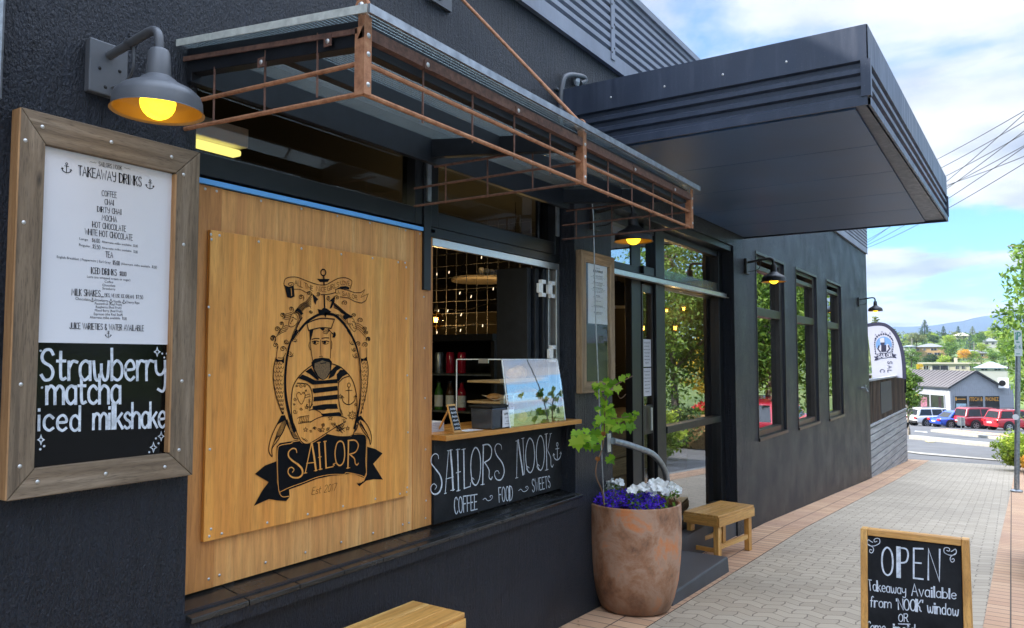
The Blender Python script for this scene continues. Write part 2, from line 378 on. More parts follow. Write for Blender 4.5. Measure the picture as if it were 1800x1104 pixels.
M['roadpaint'] = plain('road_paint', (.7, .69, .64), .7, var=.12, vs=10)
M['yellowpaint'] = plain('yellow_paint_mark', (.62, .5, .2), .7, var=.12, vs=10)
M['bark'] = plain('pale_bark', (.2, .17, .135), .9, var=.4, vs=9, bump=.5)
M['barkdark'] = plain('dark_bark', (.06, .045, .033), .9, var=.35, vs=9, bump=.4)
M['soil'] = plain('potting_soil', (.035, .025, .018), .95, var=.4, vs=30, bump=.5)
def potmat():
    t = NT('glazed_terracotta'); v = t.coord(); f = t.noise(v, 4.5, 7, .62, .4); g = t.noise(v, 46, 5, .75)
    c = t.ramp(f, (.34, (.13, .06, .034)), (.45, (.31, .14, .07)), (.54, (.4, .24, .16)), (.63, (.56, .18, .05)))
    c = t.mix(t.ramp(g, (.42, (0, 0, 0)), (.75, (.4,)*3)), c, (.44, .29, .2))
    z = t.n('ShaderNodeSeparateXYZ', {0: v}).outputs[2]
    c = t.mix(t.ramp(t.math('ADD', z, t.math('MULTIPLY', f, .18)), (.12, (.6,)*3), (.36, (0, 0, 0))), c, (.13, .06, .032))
    t.p(col=c, rough=.46, spec=.5, nrm=t.bump(g, .25, .003)); return t.mat
M['pot'] = potmat()
def paver():
    t = NT('grey_zigzag_pavers'); c = t.coord(); s = t.n('ShaderNodeSeparateXYZ', {0: c})
    x, y = s.outputs[0], s.outputs[1]
    tri = t.math('PINGPONG', y, .1); wx = t.math('PINGPONG', x, .0575)
    u = t.math('ADD', x, t.math('MULTIPLY', tri, .55)); w = t.math('ADD', y, t.math('MULTIPLY', wx, .2))
    cb = t.n('ShaderNodeCombineXYZ', {0: w, 1: u}).outputs[0]
    br = t.n('ShaderNodeTexBrick', {'Vector': cb, 'Color1': (.0, .0, .0, 1), 'Color2': (1, 1, 1, 1), 'Mortar': (.5, .5, .5, 1), 'Scale': 1.0, 'Mortar Size': .0045, 'Mortar Smooth': .3, 'Bias': 0.0, 'Brick Width': .2, 'Row Height': .115})
    br.offset = .5
    n = t.noise(c, 55, 4, .7); big = t.noise(c, .7, 5)
    col = t.ramp(br.outputs['Color'], (0, (.41, .325, .225)), (1, (.52, .42, .3)))
    col = t.mix(t.ramp(big, (.35, (0, 0, 0)), (.7, (.5,)*3)), col, (.31, .245, .17))
    col = t.mix(t.math('MULTIPLY', n, .3), col, (.38, .35, .31))
    gum = t.n('ShaderNodeTexVoronoi', {'Vector': c, 'Scale': 2.3}).outputs['Distance']
    col = t.mix(t.ramp(gum, (.03, (.6,)*3), (.05, (0, 0, 0))), col, (.1, .09, .08))
    col = t.mix(t.math('MULTIPLY', br.outputs['Fac'], .62), col, (.1, .08, .06))
    t.p(col=col, rough=.85, nrm=t.bump(t.math('SUBTRACT', t.math('MULTIPLY', n, .3), br.outputs['Fac']), .7, .006)); return t.mat
def brickpave():
    t = NT('terracotta_brick_pavers'); c = t.coord(); s = t.n('ShaderNodeSeparateXYZ', {0: c})
    cb = t.n('ShaderNodeCombineXYZ', {0: s.outputs[0], 1: s.outputs[1]}).outputs[0]
    br = t.n('ShaderNodeTexBrick', {'Vector': cb, 'Color1': (0, 0, 0, 1), 'Color2': (1, 1, 1, 1), 'Mortar': (.5, .5, .5, 1), 'Scale': 1.0, 'Mortar Size': .005, 'Mortar Smooth': .3, 'Brick Width': .118, 'Row Height': .235})
    br.offset = 0.0
    n = t.noise(c, 60, 4, .7); big = t.noise(c, 1.1, 5)
    col = t.ramp(br.outputs['Color'], (0, (.48, .27, .145)), (1, (.6, .37, .21)))
    col = t.mix(t.ramp(big, (.4, (0, 0, 0)), (.75, (.55,)*3)), col, (.36, .2, .14))
    col = t.mix(t.math('MULTIPLY', n, .25), col, (.6, .4, .3))
    col = t.mix(br.outputs['Fac'], col, (.1, .07, .05))
    t.p(col=col, rough=.85, nrm=t.bump(t.math('SUBTRACT', t.math('MULTIPLY', n, .3), br.outputs['Fac']), .7, .006)); return t.mat
M['paver'] = paver(); M['brick'] = brickpave()
def poly_carb():
    t = NT('corrugated_polycarbonate'); t.t.nodes.remove(t.b)
    tr = t.n('ShaderNodeBsdfTransparent', {'Color': (.62, .71, .71, 1)}); gl = t.n('ShaderNodeBsdfGlossy', {'Color': (.8, .86, .86, 1), 'Roughness': .22}); df = t.n('ShaderNodeBsdfDiffuse', {'Color': (.3, .34, .34, 1)})
    fr = t.n('ShaderNodeLayerWeight', {'Blend': .25}); a = t.n('ShaderNodeMixShader', {0: .24, 1: tr.outputs[0], 2: df.outputs[0]}); m = t.n('ShaderNodeMixShader', {0: fr.outputs[0], 1: a.outputs[0], 2: gl.outputs[0]})
    t.t.links.new(m.outputs[0], t.out.inputs[0]); return t.mat
M['polycarb'] = poly_carb()
def lawn():
    t = NT('hill_ground'); v = t.coord(); f = t.noise(v, .05, 8, .65)
    t.p(col=t.ramp(f, (.3, (.045, .08, .02)), (.55, (.11, .16, .035)), (.75, (.19, .2, .07))), rough=.95); return t.mat
M['lawn'] = lawn()
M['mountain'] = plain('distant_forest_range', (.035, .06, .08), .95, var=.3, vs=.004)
# ------------------------------------------------------------------ hand lettering
GL = {}
for line in '''A:60;0,0 30,100 60,0;12,36 48,36
B:52;0,0 0,100;~0,100 40,97 46,76 30,54 0,53;~0,53 46,50 52,25 38,3 0,0
C:50;~50,84 36,99 14,92 2,60 2,36 14,6 34,0 52,14
D:54;0,0 0,100;~0,100 36,92 54,60 52,34 34,6 0,0
E:44;45,100 0,100 0,0 46,0;0,52 36,52
F:42;46,100 0,100 0,0;0,52 36,52
G:56;~52,84 36,99 14,92 2,60 2,36 14,6 36,0 54,16;54,16 54,44 34,44
H:54;0,0 0,100;54,0 54,100;0,50 54,50
I:16;8,0 8,100;0,100 16,100;0,0 16,0
J:42;~42,100 42,30 34,4 16,0 2,16
K:50;0,0 0,100;50,100 2,46;~12,54 34,36 40,10 54,0
L:42;0,100 0,0 44,0
M:68;0,0 6,100 34,40 62,100 68,0
N:54;0,0 0,100 54,0 54,100
O:58;~29,100 8,84 1,50 8,14 29,0 50,14 57,50 50,84 29,100
P:48;0,0 0,100;~0,100 38,97 48,76 36,52 0,48
R:52;0,0 0,100;~0,100 38,97 48,76 36,54 0,50;~14,50 36,34 40,8 54,0
S:50;~47,84 36,99 16,98 4,80 10,60 38,44 47,24 38,4 16,0 2,16
T:50;0,100 52,100;26,100 26,0
U:54;~0,100 0,30 10,4 27,0 44,4 54,30 54,100
V:54;0,100 27,0 54,100
W:76;0,100 18,0 38,70 58,0 76,100
X:50;0,0 50,100;0,100 50,0
Y:52;~0,100 4,66 26,52 50,62;~52,100 50,24 34,-2 12,4
Z:48;0,100 48,100 0,0 50,0
a:46;~44,52 24,62 4,46 4,14 22,0 42,14;44,60 44,0
b:46;0,100 0,0;~0,44 22,62 44,46 44,14 24,0 0,12
c:42;~42,50 24,62 4,46 4,14 24,0 42,10
d:46;44,100 44,0;~44,44 24,62 4,46 4,14 22,0 44,14
e:44;~4,32 42,36 38,56 22,62 4,46 4,14 24,0 42,10
f:32;~34,94 24,100 14,88 12,60 12,0;0,58 30,58
g:46;~44,50 24,62 4,46 4,14 22,2 42,14;~44,60 44,-14 30,-34 6,-28
h:46;0,100 0,0;~0,42 20,62 42,52 44,30 44,0
i:10;5,60 5,0;5,86 5,80
j:16;~12,60 12,-16 0,-30;12,86 12,80
k:42;0,100 0,0;38,60 2,26;14,36 42,0
l:10;5,100 5,0
m:74;0,60 0,0;~0,42 16,62 34,52 36,30 36,0;~36,42 54,62 72,52 74,30 74,0
n:46;0,60 0,0;~0,42 20,62 42,52 44,30 44,0
o:46;~24,62 6,50 2,30 8,8 24,0 40,8 45,30 40,52 24,62
p:46;0,60 0,-36;~0,44 22,62 44,46 44,14 24,0 0,12
r:32;0,60 0,0;~0,36 14,60 34,58
s:38;~36,52 20,62 4,50 12,36 32,26 36,10 18,0 2,8
t:34;~14,92 14,20 20,2 34,6;0,62 32,62
u:46;~0,60 0,20 12,0 30,2 44,20;44,60 44,0
v:44;0,60 22,0 44,60
w:66;~0,60 6,10 18,0 32,24 33,50;~33,50 34,20 46,0 60,10 66,60
x:40;0,0 40,60;0,60 40,0
y:46;~0,60 2,30 14,18 32,20 44,34;~46,60 46,-10 34,-34 10,-28
z:40;0,60 40,60 0,0 40,0
0:48;~24,100 6,84 1,50 6,14 24,0 42,14 47,50 42,84 24,100
1:20;2,84 12,100 12,0
2:46;~2,80 14,98 36,96 44,76 30,44 2,0;2,0 46,0
3:44;~2,92 24,100 42,84 38,60 18,52;~18,52 42,44 44,18 24,0 0,10
5:44;42,100 8,100 4,58;~4,58 28,64 44,40 38,8 18,0 0,8
6:46;~40,98 14,74 2,34 10,6 26,0 42,14 40,44 20,54 4,34
7:44;0,100 44,100 14,0
8:46;~23,54 4,70 8,94 23,100 38,94 42,70 23,54 2,34 6,6 23,0 40,6 44,34 23,54
$:46;~44,80 24,92 4,76 22,54 42,36 26,10 2,20;23,106 23,-4
&:54;~52,0 10,72 24,100 38,78 6,38 8,8 28,0 50,34
(:20;~18,108 4,76 4,24 18,-8
):20;~2,108 16,76 16,24 2,-8
.:8;4,3 4,-3
,:8;5,4 1,-14
':8;5,100 3,78
-:30;2,46 28,46
|:12;6,100 6,0
/:30;0,0 30,100
!:10;5,100 5,30;5,4 5,-2'''.split('\n'):
    ch, r = line[0], line[2:]; w, *st = r.split(';')
    GL[ch] = (int(w)/100, [(s_[0] == '~', [tuple(float(q)/100 for q in p.split(',')) for p in s_.lstrip('~').split()]) for s_ in st])
def crom(p, k=5):
    if len(p) < 3: return list(p)
    closed = (Vector(p[0])-Vector(p[-1])).length < 1e-6
    out = []; n = len(p)
    for i in range(n-1):
        a = Vector(p[i-1]) if i > 0 else (Vector(p[-2]) if closed else Vector(p[0])); b = Vector(p[i]); c = Vector(p[i+1])
        d = Vector(p[i+2]) if i+2 < n else (Vector(p[1]) if closed else Vector(p[-1]))
        for j in range(k):
            t = j/k
            out.append(.5*((2*b)+(c-a)*t+(2*a-5*b+4*c-d)*t*t+(3*b-a-3*c+d)*t**3))
    out.append(Vector(p[-1])); return out
LAYER = [0]
def off(pts, nrm, step=.00018):
    LAYER[0] = (LAYER[0]+1) % 9
    return [Vector(p)+Vector(nrm)*LAYER[0]*step for p in pts]
def hand(mb, text, quad, sw, nrm, gap=.16, slant=0.0, heavy=0.0, res=4):
    """letters laid out in the flat quad TL,TR,BR,BL (points on the sign itself); sw = stroke as a share of the cap height"""
    TL, TR, BR, BL = [Vector(q) for q in quad]
    W_ = 0; pos = []
    for c in text:
        if c == ' ': W_ += .42; continue
        if c not in GL: continue
        pos.append((c, W_)); W_ += GL[c][0]+gap
    W_ -= gap; H = ((TL-BL).length+(TR-BR).length)/2
    for c, x0 in pos:
        for sm, pts in GL[c][1]:
            q = crom([Vector((x, y, 0)) for x, y in pts], res) if sm else [Vector((x, y, 0)) for x, y in pts]
            P = []
            for v in q:
                u = (x0+v.x+slant*v.y)/W_; P.append((BL.lerp(BR, u))+((TL.lerp(TR, u))-(BL.lerp(BR, u)))*v.y)
            w = sw*H
            if heavy and not sm and len(pts) == 2 and abs(pts[0][0]-pts[1][0]) < .02 and pts[0][0] < .1: w *= 1+heavy
            mb.ribbon(off(P, nrm), w, nrm)
def bflat(mb, text, quad, nrm, font_w=.92):
    """a plain sans text mesh squeezed into the quad"""
    cu = bpy.data.curves.new('t', 'FONT'); cu.body = text; cu.size = 1; cu.resolution_u = 2
    o = bpy.data.objects.new('t', cu); COL.objects.link(o)
    dg = bpy.context.evaluated_depsgraph_get(); me = bpy.data.meshes.new_from_object(o.evaluated_get(dg))
    vs = [v.co.copy() for v in me.vertices]; fs = [tuple(p.vertices) for p in me.polygons]
    bpy.data.objects.remove(o); bpy.data.curves.remove(cu); bpy.data.meshes.remove(me)
    if not vs: return
    x0 = min(v.x for v in vs); x1 = max(v.x for v in vs)
    TL, TR, BR, BL = [Vector(q) for q in quad]; out = []
    for v in vs:
        u = (v.x-x0)/(x1-x0); y = v.y/.72; b = BL.lerp(BR, u); out.append(b+(TL.lerp(TR, u)-b)*y)
    mb.add(out, fs)
def rowq(fn, xl, tl, bl, xr, tr, br): return (fn(xl, tl), fn(xr, tr), fn(xr, br), fn(xl, bl))
def spiral(cx, cy, r, turns=1.6, a0=0, d=1, n=16):
    return [(cx+r*(1-.82*i/n)*cos(a0+d*2*pi*turns*i/n), cy+r*(1-.82*i/n)*sin(a0+d*2*pi*turns*i/n)) for i in range(n+1)]
def anchor(mb, c, h, u, v, nrm, w):
    """a small anchor mark: centre c, height h, in-plane axes u (right) and v (up)"""
    c = Vector(c); u = Vector(u); v = Vector(v); P = lambda x, y: c+u*x*h+v*y*h
    mb.ribbon(off([P(.1*cos(2*pi*i/10), .4+.1*sin(2*pi*i/10)) for i in range(11)], nrm), w, nrm)
    mb.ribbon(off([P(0, .3), P(0, -.48)], nrm), w*1.2, nrm); mb.ribbon(off([P(-.2, .16), P(.2, .16)], nrm), w, nrm)
    mb.ribbon(off(crom([P(-.42, -.1), P(-.34, -.34), P(0, -.48), P(.34, -.34), P(.42, -.1)]), nrm), w*1.3, nrm)
    mb.ribbon(off([P(-.5, -.2), P(-.42, -.08), P(-.3, -.16)], nrm), w, nrm); mb.ribbon(off([P(.5, -.2), P(.42, -.08), P(.3, -.16)], nrm), w, nrm)
NY = Vector((0, -1, 0))
# ================================================================== SETTING: ground, path, road
XS = [-30, -20, -12, -8, -4, 0, 2, 4.4, 6, 7.5, 9, 11, 13, 15, 17, 20, 24.5, 30, 40, 55, 70, 82, 95, 110, 150, 200, 250, 300, 360, 420, 490, 560, 700, 1500, 5000]
m = MB()
YS = [-3000, -600, -200, -60, -20, 0, 20, 60, 200, 600, 3000]
for i in range(len(XS)-1):
    for j in range(len(YS)-1):
        a, b, c, d = XS[i], XS[i+1], YS[j], YS[j+1]; la, lb = (.35 if a < 96 else .03), (.35 if b < 96 else .03)
        m.quad((a, c, gz(a)-la), (b, c, gz(b)-lb), (b, d, gz(b)-lb), (a, d, gz(a)-la))
struct('ground', m, M['lawn'])
def strip(mb, left, right, dz, x0, x1, n=40):
    """a paving strip between two y(x) edges, following the fall of the ground"""
    xs = sorted(set([x0+(x1-x0)*i/n for i in range(n+1)]+[x for x in XS if x0 < x < x1]))
    for a, b in zip(xs, xs[1:]):
        mb.quad((a, right(a), gz(a)+dz), (b, right(b), gz(b)+dz), (b, left(b), gz(b)+dz), (a, left(a), gz(a)+dz))
rb = lambda x: -2.12-.0135*max(x, 0)           # inner edge of the street-side brick band drifts outwards
m = MB(); strip(m, lambda x: rb(x)-.62, lambda x: -40, -.12, -25, 24.6)
xs = [24.6, 30, 40, 55, 70, 82, 96]
for a, b in zip(xs, xs[1:]): m.quad((a, -60, gz(a)-.02), (b, -60, gz(b)-.02), (b, 60, gz(b)-.02), (a, 60, gz(a)-.02))
struct('road', m, M['asphalt'])
m = MB(); strip(m, lambda x: -.44, rb, .006, -12, 24.3); struct('footpath', m, M['paver'])
m = MB(); strip(m, lambda x: .25, lambda x: -.44, .01, -12, 24.3); struct('wall_brick_border', m, M['brick'])
m = MB(); strip(m, rb, lambda x: rb(x)-.47, .01, -12, 24.3); struct('kerb_brick_border', m, M['brick'])
m = MB(); strip(m, lambda x: rb(x)-.47, lambda x: rb(x)-.62, .008, -12, 24.6)
xs = [-12, 0, 4.4, 9, 17, 24.6]
for a, b in zip(xs, xs[1:]): m.quad((b, rb(b)-.62, gz(b)+.008), (a, rb(a)-.62, gz(a)+.008), (a, rb(a)-.62, gz(a)-.14), (b, rb(b)-.62, gz(b)-.14))
m.quad((24.3, -2.95, gz(24.3)+.008), (24.6, -2.95, gz(24.6)+.0), (24.6, 1.5, gz(24.6)+.0), (24.3, 1.5, gz(24.3)+.008))
m.quad((24.3, .25, gz(24.3)+.007), (24.3, 1.5, gz(24.3)+.007), (22, 1.5, gz(22)+.007), (22, .25, gz(22)+.007))
struct('kerb', m, M['concrete'])
def road_poly(name, px, mat, dz):
    m = MB(); pts = [PG(*p) for p in px]; m.poly([p+Vector((0, 0, dz)) for p in pts], nrm=(0, 0, 1)); return struct(name, m, mat)
def road_slab(name, px, mat, h):
    m = MB(); pts = [PG(*p) for p in px]; m.poly([p+Vector((0, 0, h)) for p in pts], h+.1, (0, 0, 1)); return struct(name, m, mat)
road_slab('median_kerb', [(1636, 758.5), (1660, 757), (1765, 768), (1830, 777), (1830, 782), (1750, 772)], M['concrete'], .12)
road_poly('median_brick', [(1648, 757.8), (1665, 757.3), (1765, 767), (1830, 775.5), (1830, 779), (1752, 770)], M['brick'], .135)
road_slab('traffic_island', [(1598, 768), (1622, 769.5), (1700, 778), (1790, 786), (1790, 789), (1700, 781.5), (1620, 773), (1598, 771)], M['concrete'], .1)
road_poly('lane_marking', [(1608, 757.5), (1630, 759.5), (1630, 760.5), (1608, 758.5)], M['roadpaint'], .004)
road_poly('gutter', [(1595, 793), (1625, 796), (1760, 808), (1760, 810), (1620, 798.5), (1595, 795)], M['concrete'], .004)
road_poly('yellow_marking', [(1625, 775.2), (1638, 775.5), (1644, 777.2), (1632, 777.4)], M['yellowpaint'], .004)
road_slab('far_kerb', [(1560, 742), (1700, 742), (1850, 750), (1850, 751.5), (1700, 744), (1560, 744)], M['concrete'], .12)
# distant range
m = MB(); n = 60; R0 = 4200
prof = []
for i in range(n+1):
    ad = -14+34*i/n; a = radians(ad)        # angle from +X towards +Y
    tb = ((-14, 300), (-5, 262), (-2.2, 236), (-.8, 222), (.6, 208), (1.5, 192), (2.6, 174), (5, 152), (8, 156), (12, 140), (20, 150))
    for (a0_, h0_), (a1_, h1_) in zip(tb, tb[1:]):
        if a0_ <= ad <= a1_+1e-6: hgt = h0_+(h1_-h0_)*(ad-a0_)/(a1_-a0_)
    hgt += 9*noise.noise(Vector((i*.45, 3, 0)))
    prof.append((R0*cos(a), R0*sin(a), hgt))
for (xa, ya, ha), (xb, yb, hb) in zip(prof, prof[1:]):
    for k in range(4):
        f0, f1 = k/4, (k+1)/4; d0 = -700*(1-f0); d1 = -700*(1-f1)
        def q(x, y, h, f, d): L = hypot(x, y); return (x+x/L*d, y+y/L*d, h*f**1.3+10*noise.noise(Vector((x*.004, y*.004, f*3)))*(k > 0))
        m.quad(q(xa, ya, ha, f0, d0), q(xa, ya, ha, f1, d1), q(xb, yb, hb, f1, d1), q(xb, yb, hb, f0, d0))
    m.quad((xa, ya, ha), (xa*1.2, ya*1.2, 0), (xb*1.2, yb*1.2, 0), (xb, yb, hb))
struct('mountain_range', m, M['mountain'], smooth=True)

SCREW = {}
def put_screw(c, parent, r=.0058, axis=(0, -1, 0), mat='steel'):
    key = (r, axis, mat)
    if key not in SCREW:
        m_ = MB(); m_.lathe([(0, r*.45), (r*.65, r*.38), (r, 0)], (0, 0, 0), 10, axis); o = m_.build('screw', M[mat], smooth=True); SCREW[key] = o.data; COL.objects.unlink(o); bpy.data.objects.remove(o)
    o = bpy.data.objects.new('screw', SCREW[key]); COL.objects.link(o); o.parent = parent; o.location = Vector(c)-Vector(parent['_o']); return o
# ================================================================== CAFE BUILDING
B = thing('cafe_building', 'black stuccoed cafe building with steel parapet, servery window, recessed glass entrance and flat canopy', 'building', (8, 0, 0))
XL, XR, ZT = -4.0, 17.0, 3.84
HX0, HX1, HZ0, HZ1 = 1.645, 4.47, .775, 2.8       # servery opening
DX0, DX1, DZ1 = 5.03, 7.985, 2.83                 # entrance opening
WIN = [(8.83, 10.11, .75, 2.85), (10.77, 12.09, .725, 2.86), (12.85, 14.09, .705, 2.88)]
holes = [(HX0, HX1, HZ0, HZ1), (DX0, DX1, -1.4, DZ1)]+WIN
TH = .3
def wall_mesh(depths):
    m = MB()
    xs = sorted({XL, XR}|{h[0] for h in holes}|{h[1] for h in holes}); zs = sorted({-1.4, ZT}|{h[2] for h in holes}|{h[3] for h in holes})
    def hole(x, z): return any(h[0] < x < h[1] and h[2] < z < h[3] for h in holes)
    for a, b in zip(xs, xs[1:]):
        for c, d in zip(zs, zs[1:]):
            if not hole((a+b)/2, (c+d)/2):
                m.quad((a, 0, c), (b, 0, c), (b, 0, d), (a, 0, d)); m.quad((b, TH, c), (a, TH, c), (a, TH, d), (b, TH, d))
    for x0, x1, z0, z1 in holes:
        m.quad((x0, 0, z0), (x0, TH, z0), (x0, TH, z1), (x0, 0, z1)); m.quad((x1, TH, z0), (x1, 0, z0), (x1, 0, z1), (x1, TH, z1))
        m.quad((x0, 0, z1), (x0, TH, z1), (x1, TH, z1), (x1, 0, z1)); m.quad((x0, TH, z0), (x0, 0, z0), (x1, 0, z0), (x1, TH, z0))
    m.quad((XR, 0, -1.4), (XR, 9, -1.4), (XR, 9, ZT), (XR, 0, ZT)); m.quad((XL, 9, -1.4), (XL, 0, -1.4), (XL, 0, ZT), (XL, 9, ZT))
    m.quad((XL, 0, ZT), (XR, 0, ZT), (XR, TH, ZT), (XL, TH, ZT)); m.quad((XR, 9, -1.4), (XL, 9, -1.4), (XL, 9, ZT), (XR, 9, ZT))
    return m
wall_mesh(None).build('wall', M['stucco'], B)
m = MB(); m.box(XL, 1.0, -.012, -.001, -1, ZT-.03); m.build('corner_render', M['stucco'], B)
m = MB(); m.tube([(.985, -.03, 2.38), (.985, -.03, 3.8)], .02, 10); m.build('conduit', M['galv'], B)
# parapet of horizontal ribbed steel
m = MB(); ribs = 8; z0, z1 = 3.885, 4.4; pit = (z1-z0)/ribs
prof = [(-.028, 3.80), (-.028, z0)]
for i in range(ribs):
    z = z0+i*pit; prof += [(-.028, z+.0), (-.004, z+.010), (-.004, z+.022), (-.028, z+.032)]
prof += [(-.028, z1), (-.05, z1+.004), (-.05, 4.455), (.3, 4.46)]
def ext_x(m, prof, x0, x1):
    for (ya, za), (yb, zb) in zip(prof, prof[1:]):
        if abs(ya-yb)+abs(za-zb) > 1e-6: m.quad((x0, ya, za), (x1, ya, za), (x1, yb, zb), (x0, yb, zb))
ext_x(m, prof, XL, 17.03)
for i in range(3): m.quad((17.03, -.028, 3.8), (17.03, 9, 3.8), (17.03, 9, 4.455), (17.03, -.028, 4.455)) if i == 0 else None
cl = m.build('parapet_cladding', M['cladding'], B)
for x in (-1.2, 5.02, 11.2):
    m = MB(); m.box(x-.03, x+.03, -.036, -.029, 3.83, 4.4); m.build('joint_strap', M['cladding'], cl)
for z in (3.9, 4.08, 4.26):
    for dx in (-.02, .02): put_screw((5.02+dx, -.036, z+dx), cl, .008, mat='black').name = 'rivet'
m = MB(); m.quad((XL, .3, 4.2), (17, .3, 4.2), (17, 9, 4.0), (XL, 9, 4.0)); m.build('roof', M['cladding'], B)
m = MB(); m.box(XL, 17.02, -.035, 0-.002, 3.77, 3.797); m.build('drip_flashing', M['cladding'], B)
# interior shell
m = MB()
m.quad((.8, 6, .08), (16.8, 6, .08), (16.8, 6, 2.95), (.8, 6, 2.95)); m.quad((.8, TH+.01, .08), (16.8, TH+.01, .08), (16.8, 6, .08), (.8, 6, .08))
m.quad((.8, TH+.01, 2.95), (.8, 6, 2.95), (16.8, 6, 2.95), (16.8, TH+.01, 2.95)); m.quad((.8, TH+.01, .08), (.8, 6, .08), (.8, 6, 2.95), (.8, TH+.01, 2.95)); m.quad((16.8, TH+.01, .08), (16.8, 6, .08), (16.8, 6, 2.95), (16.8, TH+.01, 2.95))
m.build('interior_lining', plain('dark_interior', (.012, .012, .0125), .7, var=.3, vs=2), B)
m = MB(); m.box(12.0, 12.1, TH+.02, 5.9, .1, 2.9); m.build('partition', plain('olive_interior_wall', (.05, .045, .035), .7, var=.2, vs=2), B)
m = MB(); m.box(DX0-.04, DX1+.04, .02, .34, -.4, .10); m.build('threshold', M['stepdark'], B)
# servery sill of dark tiles, a shallow fall outwards
sill = MB(); x = HX0+.004; k = 0
while x < 4.5:
    w = min(.2395, 4.515-x); yo = -.03 if x > 1.66 else -.03
    sill.hexa([(x, -.035, .745), (x+w-.004, -.035, .745), (x+w-.004, .16, .765), (x, .16, .765)], [(x, -.035, .765), (x+w-.004, -.035, .765), (x+w-.004, .16, .797), (x, .16, .797)]); x += .2395; k += 1
sill.build('tiled_sill', M['tile'], B, bevel=.003)
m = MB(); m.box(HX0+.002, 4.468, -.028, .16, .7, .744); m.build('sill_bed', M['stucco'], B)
# highlight windows above the servery
def frame_ring(m, x0, x1, z0, z1, y0, y1, l, r, b, t):
    m.box(x0, x0+l, y0, y1, z0, z1); m.box(x1-r, x1, y0, y1, z0, z1); m.box(x0+l, x1-r, y0+.002, y1, z0, z0+b); m.box(x0+l, x1-r, y0+.002, y1, z1-t, z1)
for x0, x1 in ((HX0+.002, 3.035), (3.095, 4.468)):
    m = MB(); frame_ring(m, x0, x1, 2.335, 2.795, .11, .2, .07, .06, .085, .1); w = m.build('highlight_window', M['frame'], B, bevel=.004)
    m = MB(); m.box(x0+.071, x1-.061, .165, .171, 2.421, 2.694); m.build('pane', M['high_glass'], w)
m = MB(); m.box(3.036, 3.094, .1, .22, 2.0, 2.795); m.box(HX0+.002, 3.12, .14, .24, 2.29, 2.333); m.box(3.095, 4.468, .105, .24, 2.282, 2.333); m.build('mullion', M['frame'], B, bevel=.003)
m = MB(); m.box(3.12, 4.466, .112, .135, 2.238, 2.280); m.box(4.425, 4.466, .112, .2, 1.27, 2.237); m.box(4.36, 4.385, .135, .18, 1.27, 2.237); w = m.build('servery_window_frame', M['alu'], B, bevel=.002)
m = MB(); m.box(HX0+.002, 3.13, .105, .125, 2.303, 2.322); m.build('blue_flashing', M['blueflash'], B)
m = MB(); m.box(3.05, 3.08, .09, .099, 2.46, 2.74); m.build('fixing_plate', M['galv'], B)
m = MB(); m.box(4.40, 4.43, .09, .1035, 2.46, 2.74); m.build('fixing_plate', M['galv'], B)
# folded bifold leaves and hinges at the right of the hatch
m = MB(); m.box(4.30, 4.345, .14, .38, 1.28, 2.235); m.box(4.235, 4.28, .16, .4, 1.28, 2.235); m.box(4.17, 4.215, .18, .42, 1.28, 2.235); w = m.build('bifold_leaf', M['blacktimber'], B, bevel=.004)
for z, x in ((2.1, 4.24), (2.1, 4.36), (1.68, 4.37)):
    m = MB(); m.box(x-.02, x-.008, .1, .128, z-.055, z+.055); m.box(x-.0079, x+.03, .1, .112, z+.03, z+.055); m.box(x-.0079, x+.03, .1, .112, z-.055, z-.03); m.box(x-.045, x-.0201, .108, .128, z-.03, z+.03); m.build('hinge', M['white'], w, bevel=.002)
# ---- entrance
EY = .17
m = MB()
m.box(DX0, 8.0-.016, .02, .26, 2.77, 2.829); m.box(DX0+.002, DX1-.002, .1, .22, 2.33, 2.345)
for x0, x1, fy in ((5.74, 5.93, .012), (6.16, 6.36, .05), (7.86, 7.983, .05)): m.box(x0, x1, EY-fy, EY+.05, .1, 2.769)
m.box(DX0+.002, DX0+.06, EY-.05, EY+.05, .1, 2.769)
m.box(DX0+.06, 5.74, EY-.04, EY+.04, 2.346, 2.40); m.box(DX0+.06, 5.74, EY-.04, EY+.04, 2.70, 2.769)
m.box(5.93, 6.16, EY-.04, EY+.04, 2.346, 2.42); m.box(5.93, 6.16, EY-.04, EY+.04, 2.70, 2.769); m.box(6.36, 7.86, EY-.035, EY+.035, 2.71, 2.769)
m.box(6.36, 7.86, EY-.045, EY+.045, .1, .19); m.box(6.36, 7.86, EY-.06, EY+.03, 1.0, 1.06)
ent = m.build('entrance_frame', M['frame'], B, bevel=.004)
m = MB(); m.box(6.362, 7.858, EY-.003, EY+.003, .191, .999); m.box(6.362, 7.858, EY-.003, EY+.003, 1.061, 2.329); m.build('entrance_pane', M['door_glass'], B)
m = MB(); m.box(6.362, 7.858, EY-.003, EY+.003, 2.347, 2.709); m.box(5.092, 5.738, EY-.003, EY+.003, 2.401, 2.699); m.box(5.932, 6.158, EY-.003, EY+.003, 2.421, 2.699); m.build('transom_pane', M['door_glass'], B)
m = MB(); m.box(DX0+.004, DX1-.004, .075, .128, 2.288, 2.326); m.box(DX0+.004, DX1-.004, .05, .1, 2.28, 2.287); tr = m.build('door_track', M['alu'], B, bevel=.002)
m = MB(); m.box(6.37, 7.9, .129, .134, 2.326, 2.43); m.build('frosted_strip', glass('frosted_strip_glass', 1.5, (.62, .78, .8), .3), B)
